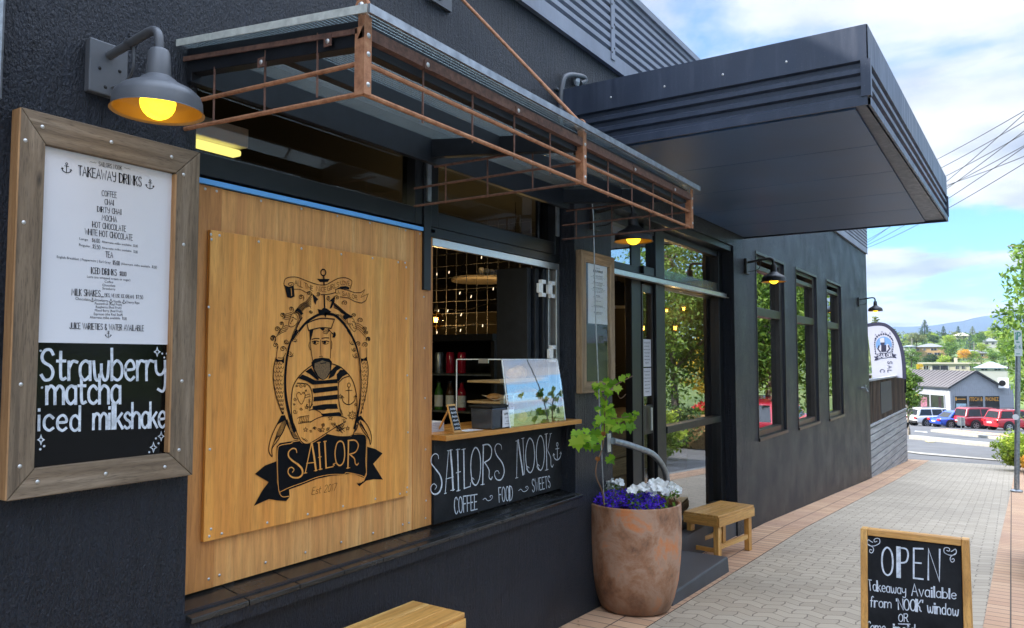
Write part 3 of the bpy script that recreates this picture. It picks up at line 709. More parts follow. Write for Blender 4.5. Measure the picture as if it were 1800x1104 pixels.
m = MB(); m.box(5.932, 5.95, EY-.02, EY+.02, .11, 2.27); m.box(6.14, 6.158, EY-.02, EY+.02, .11, 2.27); m.box(5.95, 6.14, EY-.02, EY+.02, 2.2, 2.27); m.box(5.95, 6.14, EY-.02, EY+.02, .11, .25); m.box(5.95, 6.14, EY-.02, EY+.02, 1.02, 1.26); dr = m.build('sliding_door', M['bronze'], B, bevel=.003)
m = MB(); m.box(6.04, 6.06, EY-.05, EY-.035, 1.05, 1.24); m.build('handle', M['alu'], dr, bevel=.003)
m = MB(); m.box(5.95, 6.14, EY-.003, EY+.003, .25, 1.02); m.box(5.95, 6.14, EY-.003, EY+.003, 1.26, 2.2); m.build('pane', M['high_glass'], dr)
# ---- three tall windows
for i, (x0, x1, z0, z1) in enumerate(WIN):
    m = MB(); frame_ring(m, x0+.002, x1-.002, z0+.002, z1-.002, .03, .13, .05, .11, .07, .05)
    m.box(x0+.05, x1-.11, .025, .125, 2.14, 2.24); m.box(x0+.05, x1-.11, .034, .12, z1-.17, z1-.115)
    w = m.build('tall_window', M['bronze'], B, bevel=.004)
    m = MB(); m.box(x0+.053, x1-.113, .085, .091, z0+.073, 2.139); m.box(x0+.053, x1-.113, .085, .091, 2.241, z1-.171); m.build('pane', M['window_glass'], w)
    m = MB(); m.box(x0-.015, x1+.015, -.02, .028, z0-.035, z0+.001); m.box(x0-.015, x1+.015, -.008, -.001, z1-.004, z1+.028); m.box(x1-.001, x1+.022, -.008, -.001, z0, z1); m.box(x0-.018, x0+.001, -.008, -.001, z0, z1); m.build('window_trim', M['bronze'], w, bevel=.002)
# ---- canopy over the entrance
cn = Vector
A0, A1, A2, A3 = (4.25, -1.83), (8.34, -1.94), (8.34, -.001), (4.25, -.001)
ZB, ZC = 2.95, 3.375
m = MB(); m.poly([(x, y, ZC-.03) for x, y in (A0, A1, A2, A3)], .05, (0, 0, 1)); m.poly([(A0[0]+.02, A0[1]+.02, ZB+.3), (A1[0]-.02, A1[1]+.02, ZB+.3), (A2[0]-.02, -.002, ZB+.3), (A3[0]+.02, -.002, ZB+.3)], .28, (0, 0, 1))
can = m.build('canopy', M['canopy'], B)
prof = [(0, ZB), (-.0, ZB), (.012, ZB), (.012, ZB+.045), (0, ZB+.05), (0, ZB+.062), (-.016, ZB+.07), (-.016, ZB+.095), (.004, ZB+.105), (.004, ZB+.13), (-.016, ZB+.14), (-.016, ZB+.165), (.004, ZB+.175), (.004, ZB+.2), (-.016, ZB+.21), (-.016, ZB+.232), (.006, ZB+.24), (.006, ZC), (-.03, ZC+.002)]
def side(a, b, nrm):
    m = MB(); a = Vector((*a, 0)); b = Vector((*b, 0)); nrm = Vector(nrm)
    for (o0, z0), (o1, z1) in zip(prof, prof[1:]):
        if abs(o0-o1)+abs(z0-z1) > 1e-6: m.quad(a+nrm*o0+Vector((0, 0, z0)), b+nrm*o0+Vector((0, 0, z0)), b+nrm*o1+Vector((0, 0, z1)), a+nrm*o1+Vector((0, 0, z1)))
    return m
fn = Vector((A1[1]-A0[1], -(A1[0]-A0[0]), 0)).normalized()
for a, b, nr in ((A0, A1, fn), (A1, A2, (1, 0, 0)), (A3, A0, (-1, 0, 0))): side(a, b, nr).build('fascia', M['canopy'], can)
m = MB()
m.box(A0[0]-.017, A0[0]+.03, A0[1]-.017, A0[1]+.03, ZB+.046, ZB+.238); m.build('corner_flashing', M['canopy'], can); m = MB(); m.box(A1[0]-.03, A1[0]+.017, A1[1]-.017, A1[1]+.03, ZB+.046, ZB+.238)
m.build('corner_flashing', M['canopy'], can)
n = 5; xs = [A0[0]+.06+(A1[0]-A0[0]-.12)*i/n for i in range(n+1)]
for a, b in zip(xs, xs[1:]):
    m = MB(); m.box(a+.003, b-.003, -1.76, -.03, ZB+.006, ZB+.0195); m.build('soffit_panel', M['soffit'], can, bevel=.002)
for t in (.4, .75, 1.1, 1.45): put_screw((A0[0]-.006, A0[1]+t, ZB+.31), can, .007, (-1, 0, 0))
# wall conduit with swan neck above the canopy
m = MB(); p0 = PY(979, 260); x0 = p0.x
pts = [(x0, -.03, 2.95), (x0, -.03, PY(979, 190).z), (x0+.005, -.03, PY(979, 165).z), (x0+.03, -.035, PY(985, 142).z), (x0+.1, -.04, PY(995, 136).z), (x0+.22, -.04, PY(1010, 137).z), (x0+.3, -.04, PY(1020, 140).z), (x0+.32, -.04, PY(1022, 146).z), (x0+.26, -.035, PY(1015, 150).z)]
m.tube(crom(pts, 5), .017, 10); cdt = m.build('conduit', M['lampgrey'], B, smooth=True)
m = MB(); c = PY(1008, 143); m.ball(c+Vector((0, -.02, 0)), .035, 10, (1, .7, 1.3)); m.box(x0-.028, x0+.028, -.02, 0-.001, PY(979, 160).z, PY(979, 157).z); m.build('junction', M['galv'], cdt)
m = MB(); p = PY(768, 0); m.box(p.x-.1, p.x+.1, -.02, -.001, p.z-.03, p.z+.3); m.ball((p.x, -.022, p.z), .01, 8); m.build('wall_plate', M['lampgrey'], B)
# step in front of the entrance
m = MB(); m.hexa([(5.12, -.415, -.25), (6.4, -.415, -.3), (6.4, .019, -.3), (5.12, .019, -.25)], [(5.12, -.395, .03), (6.385, -.395, .015), (6.385, .019, .015), (5.12, .019, .03)])
tag(m.build('door_step', M['stepdark'], origin=(5.8, -.2, -.1), bevel=.012), 'dark painted concrete step below the glass entrance, behind the terracotta pot', 'step')
# ---- sailor panel
PLY = .118
SP = thing('sailor_panel', 'oiled plywood panel printed with a black bearded sailor emblem, left of the servery hatch', 'wooden panel', (2.38, PLY, .8))
m = MB(); m.box(1.75, 3.02, PLY, PLY+.015, .8, 2.298); m.build('backing_sheet', M['plyback'], SP)
for a, b in ((HX0+.004, 1.842), (2.975, 3.125)):
    m = MB(); m.box(a, b, PLY-.004, PLY+.012, .8, 2.30); m.build('edge_board', M['plyedge'], SP, bevel=.002)
AY = PLY-.022
q = [PY(362, 402, AY), PY(718, 460, AY), PY(721, 871, AY), PY(366, 951, AY)]
bx0, bx1 = (q[0].x+q[3].x)/2, (q[1].x+q[2].x)/2; bz0, bz1 = (q[2].z+q[3].z)/2, (q[0].z+q[1].z)/2
m = MB(); m.box(bx0, bx1, AY, PLY-.005, bz0, bz1); brd = m.build('emblem_board', M['ply'], SP, bevel=.002)
m = MB()
def screws(px, y, parent, r=.0055):
    for p in px: put_screw(PY(p[0], p[1], y), parent, r)
screws([(371, 412), (386, 414), (372, 421), (712, 462), (700, 461), (714, 470), (368, 943), (390, 938), (371, 930), (715, 865), (703, 868), (716, 857), (470, 919), (541, 904), (603, 890), (660, 877), (455, 425), (530, 437), (600, 447), (655, 454), (367, 540), (368, 660), (369, 790), (714, 560), (716, 660), (717, 760)], AY, SP)
screws([(361, 332), (381, 336), (459, 353), (530, 367), (593, 380), (650, 392), (702, 402), (738, 411), (713, 405), (367, 1018), (386, 1011), (467, 989), (537, 971), (600, 953), (656, 937), (708, 922), (719, 919), (744, 430), (745, 522), (746, 612), (747, 700), (748, 790), (749, 880), (748, 911)], PLY-.004, SP)
IY = AY-.0012
cz = lambda ox, oy, s: (lambda x, y: PY(ox+x/s, oy+y/s, IY))
fA, fB, fC, fD = cz(440, 460, 7.886), cz(440, 580, 6.13), cz(430, 660, 4.246), cz(430, 440, 4.246)
ink = MB(); wd = MB()
def PL(fn, mb, pts, dy=0): mb.poly([p+NY*dy for p in off([fn(*p) for p in pts], NY)], nrm=NY)
def ST(fn, pts, w, sm=True, mb=None, dy=0):
    """w in photograph pixels at the board"""
    mb = mb or ink; P = crom([Vector((x, y, 0)) for x, y in pts], 5) if sm else [Vector((x, y, 0)) for x, y in pts]
    sc = .00173*1.18; mb.ribbon([p+NY*dy for p in off([fn(p.x, p.y) for p in P], NY)], [q_*sc for q_ in w] if isinstance(w, list) else w*sc, NY)
# oval rope frame
archL = [(1040, 735), (900, 745), (810, 800), (730, 880), (640, 1000)]
ST(fA, [(1150, 735), (1040, 722), (950, 735), (870, 775), (790, 830), (720, 905), (650, 1000), (600, 1070)], 5.5); ST(fA, [(1040, 722), (1150, 735), (1240, 800), (1310, 880), (1380, 980), (1440, 1100)], 6)
ST(fB, [(500, 5), (450, 90), (415, 190), (392, 320), (378, 460), (375, 600), (385, 740), (412, 880), (445, 990), (480, 1085)], [4.5, 4.5, 5, 5.5, 6, 6, 6.5, 7, 8, 9])
ST(fB, [(1050, 5), (1105, 90), (1145, 190), (1172, 320), (1186, 460), (1190, 600), (1182, 740), (1168, 860), (1140, 980), (1120, 1060)], [5.5, 5, 5, 5, 5, 5, 5, 5.5, 6, 5])
ST(fB, [(520, 20), (440, 160), (408, 320), (397, 460), (394, 600), (404, 740), (430, 880)], 1.0, mb=wd, dy=.002); ST(fB, [(1060, 60), (1130, 200), (1163, 330), (1177, 460), (1181, 600), (1174, 740)], 1.0, mb=wd, dy=.002)
# anchor crest
ST(fA, [(1010+34*cos(t*pi/5), 150+44*sin(t*pi/5)) for t in range(11)], 2.6); ST(fA, [(1015, 195), (1020, 322)], 3.4, False); PL(fA, ink, [(925, 238), (1102, 240), (1072, 282), (965, 282)])
ST(fA, [(1024, 465), (1034, 700)], 4, False); PL(fA, ink, [(930, 655), (985, 668), (1010, 640), (1060, 650), (1125, 695), (1055, 740), (1042, 778), (1025, 745), (950, 720)])
PL(fA, ink, [(858, 440), (942, 522), (915, 545), (905, 600), (880, 555)]); PL(fA, ink, [(1166, 480), (1088, 552), (1128, 552), (1098, 655), (1128, 640), (1168, 550)])
# motto ribbon
ST(fA, [(465, 300), (480, 245), (540, 216), (640, 215), (740, 250), (860, 296), (960, 322), (1050, 318), (1130, 276), (1220, 232), (1310, 222), (1375, 245), (1408, 278), (1385, 372)], 1.5)
ST(fA, [(605, 382), (690, 386), (770, 425), (830, 440)], 1.3); ST(fA, [(975, 458), (1090, 450), (1180, 428)], 1.6)
PL(fA, ink, [(470, 325), (530, 350), (598, 328), (612, 482), (560, 508), (508, 492)]); ST(fA, [(598, 330), (588, 292), (535, 298), (528, 318), (560, 330), (578, 312)], 1.4); ST(fA, [(465, 300), (472, 340)], 1.5, False)
ST(fA, [(560, 370), (568, 470)], 1.6, False, wd, .002)
ST(fA, [(1178, 385), (1240, 371), (1350, 396), (1450, 431), (1530, 430), (1588, 386), (1532, 496), (1634, 446), (1600, 540), (1540, 575), (1450, 552), (1350, 502), (1240, 488)], 1.5, False); ST(fA, [(1178, 385), (1190, 450)], 1.4, False)
PL(fA, ink, [(1195, 376), (1250, 346), (1320, 338), (1372, 358), (1370, 388), (1280, 374)])
def HT(fn, txt, TL, TR, BR, BL, sw=.1, mb=None, **k): hand(mb or ink, txt, [fn(*TL), fn(*TR), fn(*BR), fn(*BL)], sw, NY, **k)
HT(fA, 'ALL', (612, 252), (720, 275), (725, 360), (612, 318), .085); HT(fA, 'THE', (750, 290), (868, 345), (868, 408), (758, 368), .085); HT(fA, 'NICE', (915, 342), (1050, 358), (1052, 420), (918, 405), .085)
HT(fA, 'GIRLS', (1062, 345), (1222, 280), (1228, 340), (1070, 412), .085); HT(fA, 'LOVE', (1240, 262), (1372, 270), (1385, 335), (1250, 315), .085)
HT(fA, 'A', (1205, 398), (1235, 405), (1240, 452), (1208, 450), .1); HT(fA, 'SAILOR', (1272, 410), (1478, 468), (1482, 530), (1275, 465), .085)
# mermaids: heads, hair, curls
for cx, cy, r, a0, d in ((700, 492, 40, .5, -1), (815, 440, 36, .6, -1), (565, 655, 34, .6, -1), (445, 742, 38, .8, -1), (430, 858, 32, .8, -1), (370, 935, 44, .8, -1), (312, 1055, 42, .8, -1), (940, 445, 30, 2, -1), (835, 692, 24, 0, 1), (1200, 500, 36, 2.4, 1), (1315, 572, 38, 2.4, 1), (1440, 742, 30, 2.4, 1), (1530, 812, 38, 2.4, 1), (1205, 748, 26, 3, -1), (1590, 930, 30, 2.6, 1), (1610, 985, 30, 2.6, 1), (1640, 1070, 30, 2.6, 1), (1085, 500, 30, 1, 1)):
    ST(fA, spiral(cx, cy, r, 1.4, a0, d), 1.25, False); ST(fA, spiral(cx, cy, r*1.32, .55, a0+.5, d), .9, False)
for cx, cy, r, a0, d in ((240, 95, 36, .8, -1), (270, 165, 30, .8, -1), (350, 205, 32, 0, -1), (425, 255, 34, 0, 1), (470, 100, 30, 0, 1), (385, 125, 28, 0, 1), (1105, 135, 28, 3, -1), (1140, 275, 32, 3, -1), (1120, 210, 24, 3, -1), (1240, 160, 32, 2.4, 1), (1275, 105, 26, 2.4, 1), (1165, 150, 26, 3, 1)):
    ST(fB, spiral(cx, cy, r, 1.4, a0, d), 1.3, False); ST(fB, spiral(cx, cy, r*1.3, .5, a0+.5, d), .9, False)
for k in range(9):
    t = k/8
    ST(fA, [(640+70*t, 660+40*t), (700+60*t, 590+55*t), (780+40*t, 540+80*t), (850-10*t, 440+210*t)], 1.0)
    ST(fA, [(1150+10*t, 560+80*t), (1200+20*t, 600+70*t), (1270-10*t, 660+45*t), (1340-20*t, 720+20*t)], 1.0)
PL(fA, ink, [(610, 690), (650, 640), (690, 662), (735, 720), (705, 742), (660, 695)]); PL(fA, ink, [(1280, 750), (1340, 715), (1430, 770), (1370, 772), (1320, 805), (1292, 795)])
for pts in ([(590, 712), (548, 790), (530, 870), (560, 905), (620, 880), (660, 815), (645, 745), (590, 712)], [(1345, 785), (1352, 850), (1400, 930), (1440, 970), (1468, 925), (1450, 850), (1415, 785), (1345, 785)]): ST(fA, pts, 1.2)
for a, b in (((575, 770), (605, 778)), ((615, 790), (640, 800)), ((590, 800), (570, 835)), ((550, 850), (562, 856)), ((1370, 860), (1395, 868)), ((1415, 830), (1435, 838)), ((1405, 855), (1425, 895)), ((1425, 915), (1440, 922))): ST(fA, [a, b], 1.6, False)
for k in range(4): ST(fA, [(600+20*k, 705-12*k), (660+14*k, 720), (680+10*k, 790)], 1.2); ST(fA, [(540-14*k, 900+20*k), (480-20*k, 890+35*k), (400-15*k, 950+30*k)], 1.1); ST(fA, [(545+10*k, 790-30*k), (500, 800-25*k), (450, 790-20*k)], 1.0); ST(fA, [(1450, 850+25*k), (1500, 860+28*k), (1560, 900+35*k), (1600, 960+30*k)], 1.1)
for k in range(3): ST(fA, [(700+12*k, 790-8*k), (640+12*k, 880), (590+12*k, 1000), (570+12*k, 1060)], 1.3); ST(fA, [(1180+30*k, 720+5*k), (1260+25*k, 800), (1330+20*k, 870)], 1.0)
ST(fB, [(300, 180), (285, 240), (280, 300)], 1.2); ST(fB, [(380, 250), (350, 300), (300, 300)], 1.2); ST(fB, [(1180, 190), (1185, 300), (1220, 310), (1250, 295)], 1.2); ST(fB, [(1255, 200), (1252, 295)], 1.2, False)
# tails
PL(fB, ink, [(268, 300), (300, 322), (340, 322), (365, 290), (362, 360), (330, 340), (280, 345)]); PL(fB, ink, [(1188, 305), (1220, 318), (1256, 292), (1258, 335), (1215, 330), (1192, 350)])
ST(fB, [(275, 300), (252, 400), (246, 520), (262, 650), (300, 790), (345, 905)], 2.0); ST(fB, [(1252, 300), (1270, 400), (1268, 520), (1254, 650), (1222, 790), (1185, 905)], 2.0)
for r in range(13):
    t = r/12; y = 350+t*530; xl = 262+t*t*70-20*sin(t*pi)+6; xr = 352+t*10-8*sin(t*pi)
    for k in range(3):
        w = (xr-xl)/3; x = xl+w*(k+.5*(r % 2))-w*.2
        ST(fB, [(x, y), (x+w*.5, y+26), (x+w, y)], .95)
    xl = 1200-6*t; xr = 1262-t*t*58+10*sin(t*pi)
    for k in range(2):
        w = (xr-xl)/2; x = xl+w*(k+.4*(r % 2))-w*.15
        ST(fB, [(x, y-5), (x+w*.5, y+20), (x+w, y-5)], .95)
for outl in ([(290, 312), (240, 370), (195, 470), (180, 560), (205, 605), (205, 545), (250, 480), (290, 410), (318, 330)], [(318, 335), (335, 400), (365, 465), (400, 470)], [(860, 318), (915, 370), (945, 450), (938, 515), (925, 470), (880, 410), (850, 350)], [(850, 350), (835, 400), (815, 425)]): ST(fC, outl, 2.0)
for k in range(7): ST(fC, [(292+3*k, 325+6*k), (245+5*k, 420+4*k), (200+6*k, 550-16*k)], .9); ST(fC, [(862, 340+4*k), (895+3*k, 400+6*k), (938-5*k, 490-12*k)], .9)
for k in range(4): ST(fC, [(322+6*k, 350), (345+8*k, 420), (372+8*k, 462)], .9); ST(fC, [(845-4*k, 365), (832-4*k, 410)], .9)
PL(fC, ink, [(272, 300), (300, 295), (345, 420), (395, 470), (330, 400), (300, 335), (235, 372)]); PL(fC, ink, [(835, 310), (868, 300), (905, 350), (862, 330), (840, 360)])
# sailor: cap, face, beard, jersey, arms
ST(fA, [(783, 855), (880, 812), (1000, 785), (1165, 797)], 2.4); ST(fA, [(783, 855), (808, 955)], 2, False); ST(fA, [(1165, 797), (1120, 925)], 2, False); ST(fA, [(808, 955), (900, 930), (1000, 914), (1120, 925)], 2.2)
PL(fA, ink, [(818, 960), (872, 942), (855, 1020), (832, 1095), (822, 1040)]); PL(fA, ink, [(960, 920), (1040, 918), (1010, 960), (985, 945)])
for k in range(3): ST(fA, [(1005+5*k, 985-20*k), (1060, 1000-25*k), (1090, 960-10*k), (1130, 985+5*k), (1160, 1010)], 1.3)
PL(fA, ink, [(1155, 970), (1180, 985), (1185, 1020), (1168, 1055), (1135, 1050), (1150, 1010)])
ST(fB, [(640, 20), (645, 130), (658, 250), (672, 335)], 1.5); ST(fB, [(862, 40), (868, 160), (862, 305)], 1.5); ST(fB, [(640, 130), (630, 165), (640, 205), (655, 218)], 1.2); ST(fB, [(868, 115), (878, 150), (872, 200), (864, 208)], 1.2)
ST(fB, [(662, 102), (700, 92), (742, 93)], 1.9); ST(fB, [(770, 92), (805, 85), (848, 86)], 1.9)
for cx in (702, 808):
    ST(fB, [(cx-38, 128), (cx, 118), (cx+38, 126)], 1.8); ST(fB, [(cx-30, 140), (cx, 156), (cx+32, 140)], 1.1); PL(fB, ink, [(cx-20, 122), (cx+6, 121), (cx+6, 146), (cx-10, 150), (cx-20, 142)])
ST(fB, [(755, 105), (758, 265)], 1.1, False); ST(fB, [(745, 288), (765, 282), (778, 290)], 1.4)
PL(fB, ink, [(660, 350), (690, 312), (770, 298), (850, 308), (880, 345), (868, 450), (830, 515), (785, 542), (735, 522), (690, 455), (664, 385)])
brd2 = MB(); brd2.poly([p+NY*.0022 for p in [fB(*p) for p in [(690, 360), (750, 338), (770, 326), (800, 338), (852, 352), (858, 440), (820, 508), (782, 538), (730, 500), (688, 420)]]], nrm=NY); brd2.build('beard_print', M['beardink'], brd)
ST(fB, [(750, 364), (780, 358), (810, 352)], 1.6, True, None, .0034)
ST(fB, [(664, 380), (585, 440), (510, 520), (465, 600), (446, 700), (440, 850), (455, 970), (478, 1060)], 2.2); ST(fB, [(880, 365), (965, 398), (1050, 470), (1108, 560), (1140, 680), (1150, 800), (1144, 940), (1112, 1060)], 2.2)
for poly in ([(592, 447), (655, 408), (690, 460), (740, 535), (720, 540), (640, 475)], [(515, 520), (560, 480), (610, 500), (695, 542), (668, 588), (610, 555)], [(668, 542), (780, 545), (938, 528), (940, 572), (668, 590)],
             [(866, 440), (905, 400), (938, 378), (985, 402), (930, 440), (900, 495), (838, 530)], [(930, 480), (970, 430), (1010, 432), (1050, 472), (990, 505), (948, 560), (935, 530)],
             [(668, 632), (938, 602), (940, 652), (684, 684), (672, 660)], [(684, 722), (940, 695), (944, 745), (680, 772)], [(672, 822), (800, 800), (930, 796), (945, 850), (820, 852), (800, 862), (670, 862)], [(760, 905), (850, 895), (960, 885), (985, 925), (880, 930), (785, 935)]): PL(fB, ink, poly)
ST(fB, [(505, 575), (560, 575), (620, 590), (655, 640), (668, 720), (660, 800), (640, 850)], 2.0); ST(fB, [(948, 570), (1000, 520), (1060, 500)], 2.0); ST(fB, [(948, 570), (945, 680), (958, 800), (980, 920)], 2.0)
# tattoos
ST(fB, [(548, 800), (505, 735), (500, 690), (525, 672), (545, 695), (570, 672), (590, 700), (580, 745), (548, 800)], 1.2); ST(fB, [(575, 690), (605, 645)], 1.2, False); ST(fB, [(590, 650), (605, 645), (606, 665)], 1.2, False); ST(fB, [(590, 705), (640, 690), (645, 715), (590, 730), (590, 705)], 1.0, False)
def amark(fn, x, y, h, w): c = fn(x, y); anchor(ink, c, (fn(x, y)-fn(x, y+h)).length, (1, 0, 0), (0, 0, 1), NY, w*.00173)
amark(fB, 636, 790, 90, 1.2); amark(fB, 1062, 690, 240, 1.6)
for x, y, r, fn in ((605, 835, 20, fB), (968, 715, 24, fB), (1135, 805, 18, fB), (580, 405, 20, fC), (640, 318, 20, fC), (455, 405, 18, fC), (768, 395, 16, fC)):
    P = [(x+(r if k % 2 == 0 else r*.42)*sin(k*pi/5), y-(r if k % 2 == 0 else r*.42)*cos(k*pi/5)) for k in range(11)]
    ST(fn, P, 1.1, False)
ST(fB, [(1100+38*cos(t*pi/6), 920+38*sin(t*pi/6)) for t in range(13)], 1.1, False)
for t in range(8): ST(fB, [(1100+10*cos(t*pi/4), 920+10*sin(t*pi/4)), (1100+54*cos(t*pi/4), 920+54*sin(t*pi/4))], .9, False)
for cx, cy, r in ((480, 880, 26), (545, 850, 18), (480, 745, 20), (470, 800, 12), (540, 600, 22), (585, 600, 16), (500, 600, 14)): ST(fB, spiral(cx, cy, r, 1.3), 1.0, False)
for k in range(6): ST(fB, [(505+22*k, 955-6*k), (540+18*k, 935-2*k), (520+20*k, 1010-4*k), (560+18*k, 985)], 1.0)
rnd = random.Random(3)
for k in range(16):
    t = k/16; x = 500+250*t+rnd.uniform(-14, 14); y = 415-70*t+rnd.uniform(-20, 22); ST(fC, spiral(x, y, rnd.uniform(8, 15), 1.2, rnd.random()*6), 1.0, False)
for k in range(8): ST(fC, [(690+rnd.uniform(-30, 30), 385+rnd.uniform(-20, 30)), (710+rnd.uniform(-30, 30), 400+rnd.uniform(-20, 30)), (720+rnd.uniform(-20, 30), 380+rnd.uniform(-20, 40))], 1.1)
for k in range(5): ST(fB, [(960+8*k, 850+16*k), (985+4*k, 870+15*k)], 1.0, False)
# crossed forearms
ST(fC, [(480, 260), (520, 255), (560, 272), (588, 300)], 1.6); ST(fC, [(490, 350), (530, 325), (590, 304), (660, 298), (720, 305), (762, 322)], 1.8); ST(fC, [(385, 415), (400, 450), (425, 495), (470, 512), (540, 475), (610, 430), (690, 380), (755, 345)], 1.8); ST(fC, [(610, 438), (700, 455), (790, 452), (815, 425), (835, 370)], 1.6)
for k in range(3): ST(fC, [(425+12*k, 462+10*k), (440+10*k, 478+6*k), (452+8*k, 470+8*k)], 1.2)
# SAILOR ribbon
PL(fC, ink, [(236, 640), (150, 672), (75, 735), (178, 795), (130, 860), (68, 972), (180, 922), (240, 932), (310, 937), (335, 905), (330, 850), (262, 880), (240, 800)])
PL(fC, ink, [(915, 532), (975, 548), (1030, 582), (960, 660), (1032, 777), (960, 775), (908, 785), (856, 828), (836, 802), (890, 790), (912, 740)])
PL(fC, ink, [(240, 530), (262, 505), (345, 492), (400, 478), (425, 505), (465, 515), (510, 505), (610, 442), (705, 458), (795, 456), (815, 434), (862, 428), (905, 440), (914, 470), (908, 620), (906, 725), (890, 765), (800, 728), (740, 742), (650, 748), (540, 772), (420, 820), (330, 852), (270, 880), (252, 850), (243, 760)])
ST(fC, [(330, 900), (280, 905), (255, 870), (246, 800), (242, 700), (243, 560), (262, 522), (345, 506), (352, 496), (405, 486)], 1.5, True, wd, .0025); ST(fC, [(262, 868), (340, 832), (430, 800), (540, 758), (650, 738), (738, 738), (752, 726), (800, 730), (870, 748), (890, 765), (870, 795), (838, 803)], 1.4, True, wd, .0025); ST(fC, [(812, 440), (862, 436), (900, 450), (905, 520), (900, 640), (905, 735), (892, 765)], 1.4, True, wd, .0025)
def WT(pts, w, sm=True): ST(fC, pts, w, sm, wd, .0025)
WT([(385, 575), (378, 550), (352, 545), (325, 570), (325, 605), (352, 635), (395, 665), (425, 700), (425, 740), (395, 762), (350, 758), (322, 730), (324, 698), (345, 685), (365, 702), (352, 722)], [2, 2.4, 2.6, 3, 3.2, 3.6, 4.2, 4.4, 4, 3.4, 3, 2.4, 2.4, 2.2, 2, 1.8])
WT([(494, 505), (470, 620), (448, 728)], 2.4, False); WT([(497, 505), (515, 610), (528, 708)], 4.6, False); WT([(458, 655), (525, 648)], 1.8, False); WT([(438, 730), (462, 726)], 1.6, False); WT([(515, 712), (540, 706)], 1.6, False)
WT([(550, 500), (562, 700)], 4, False); WT([(538, 502), (562, 498)], 1.8, False); WT([(550, 702), (575, 697)], 1.8, False); WT([(545, 612), (568, 606)], 1.8, False)
WT([(594, 492), (604, 690)], 4, False); WT([(604, 690), (656, 680), (658, 660)], 2.2, False); WT([(584, 494), (606, 490)], 1.8, False)
WT([(712, 490), (685, 510), (672, 580), (682, 650), (708, 672), (735, 645), (744, 580), (735, 510), (712, 490)], 3); WT([(705, 672), (680, 655), (664, 660), (668, 672)], 1.6)
WT([(772, 485), (768, 690)], 4, False); WT([(768, 486), (820, 484), (845, 520), (825, 570), (778, 588)], 3); WT([(782, 590), (815, 620), (822, 655), (835, 668), (845, 655)], 2.8); WT([(756, 692), (782, 688)], 1.6, False)
HT(fC, 'Est 2017', (496, 838), (676, 805), (680, 858), (500, 890), .055, slant=.3, gap=.14)
ink.build('emblem_print', M['ink'], brd); wd.build('emblem_bare_timber', M['ply'], brd)
# ================================================================== WALL LAMPS
def wall_lamp(label, bulbmat='bulb', shade='lampblack'):
    """built at the wall point of its plate; arm reaches out .30 m; then moved"""
    t = thing('wall_lamp', label, 'wall lamp', (0, 0, 0), 'gooseneck lamps along the cafe wall')
    m = MB(); m.box(-.062, .062, -.03, -.001, -.085, .085); pl = m.build('back_plate', M[shade], t, bevel=.004)
    for p in ((-.03, -.0301, -.005), (.035, -.0301, .005), (-.01, -.0301, -.06)): put_screw(p, pl, .006, mat='black')
    m = MB(); m.tube(crom([(0, -.03, .045), (0, -.12, .055), (0, -.2, .066), (0, -.265, .07), (0, -.293, .05), (0, -.3, .0)], 6), .0135, 12); m.lathe([(.02, 0), (.02, .012)], (0, -.14, .058), 12, (0, -1, .1)); m.build('arm', M[shade], t, smooth=True)
    m = MB(); m.tube(crom([(.012, -.03, -.055), (.012, -.1, -.05), (.008, -.15, -.02), (.004, -.155, .05)], 6), .004, 6); m.build('cable', M[shade], t, smooth=True)
    m = MB(); c = (0, -.3, 0)
    out = [(.0, .005), (.024, .004), (.030, -.005), (.035, -.07), (.036, -.078), (.05, -.088), (.056, -.096), (.1, -.118), (.118, -.135), (.124, -.15), (.126, -.182), (.131, -.186)]
    m.lathe(out, c, 40); sh = m.build('shade', M[shade], t, smooth=True)
    m = MB(); m.lathe([(.131, -.1865), (.1225, -.181), (.12, -.15), (.113, -.137), (.095, -.122), (.03, -.1), (.0, -.1)], c, 40); m.build('lining', M['shadein'], sh, smooth=True)
    m = MB(); m.ball((0, -.3, -.158), .05, 20); m.build('bulb', M[bulbmat], t, smooth=True)
    return t
lampbig = wall_lamp('large grey gooseneck lamp above the weathered drinks board', shade='lampgrey'); lampbig.location = (1.31, 0, 2.565)
l2 = wall_lamp('black gooseneck lamp above the narrow menu frame, left of the entrance')
l2.location = (4.75, 0, 2.62)
dup(l2, (8.42, 0, 2.655), label='black gooseneck lamp on the wall by the first tall window')
dup(l2, (15.87, 0, 2.725), label='small far gooseneck lamp at the far corner of the black wall')
# ================================================================== AWNING
AW = thing('awning', 'small awning of corrugated clear sheet in a rusty rod frame above the servery', 'awning', (2.95, -.4, 2.6))
ax0, ax1, ay = 1.58, 4.36, -.85
zt = lambda y: 2.745+.115*y                      # roof falls a little outwards
m = MB(); n = 250
for i in range(n):
    ya = .0-(.9*i/n); yb = -.9*(i+1)/n; za = zt(ya)+.003*cos(i*pi/2.5); zb = zt(yb)+.003*cos((i+1)*pi/2.5)
    m.quad((ax0-.02, ya-.002, za), (ax1-.03, ya-.002, za), (ax1-.03, yb-.002, zb), (ax0-.02, yb-.002, zb))
m.build('roof_sheet', M['polycarb'], AW, smooth=True)
m = MB()
for k in range(1): m.hexa([(ax0-.023, -.902, zt(-.9)-.012), (ax0-.0205, -.902, zt(-.9)-.012), (ax0-.0205, -.002, zt(0)-.012), (ax0-.023, -.002, zt(0)-.012)], [(ax0-.023, -.902, zt(-.9)+.012), (ax0-.0205, -.902, zt(-.9)+.012), (ax0-.0205, -.002, zt(0)+.012), (ax0-.023, -.002, zt(0)+.012)])
m.build('sheet_edge', plain('weathered_sheet_edge', (.5, .52, .48), .6, var=.2, vs=40), AW)
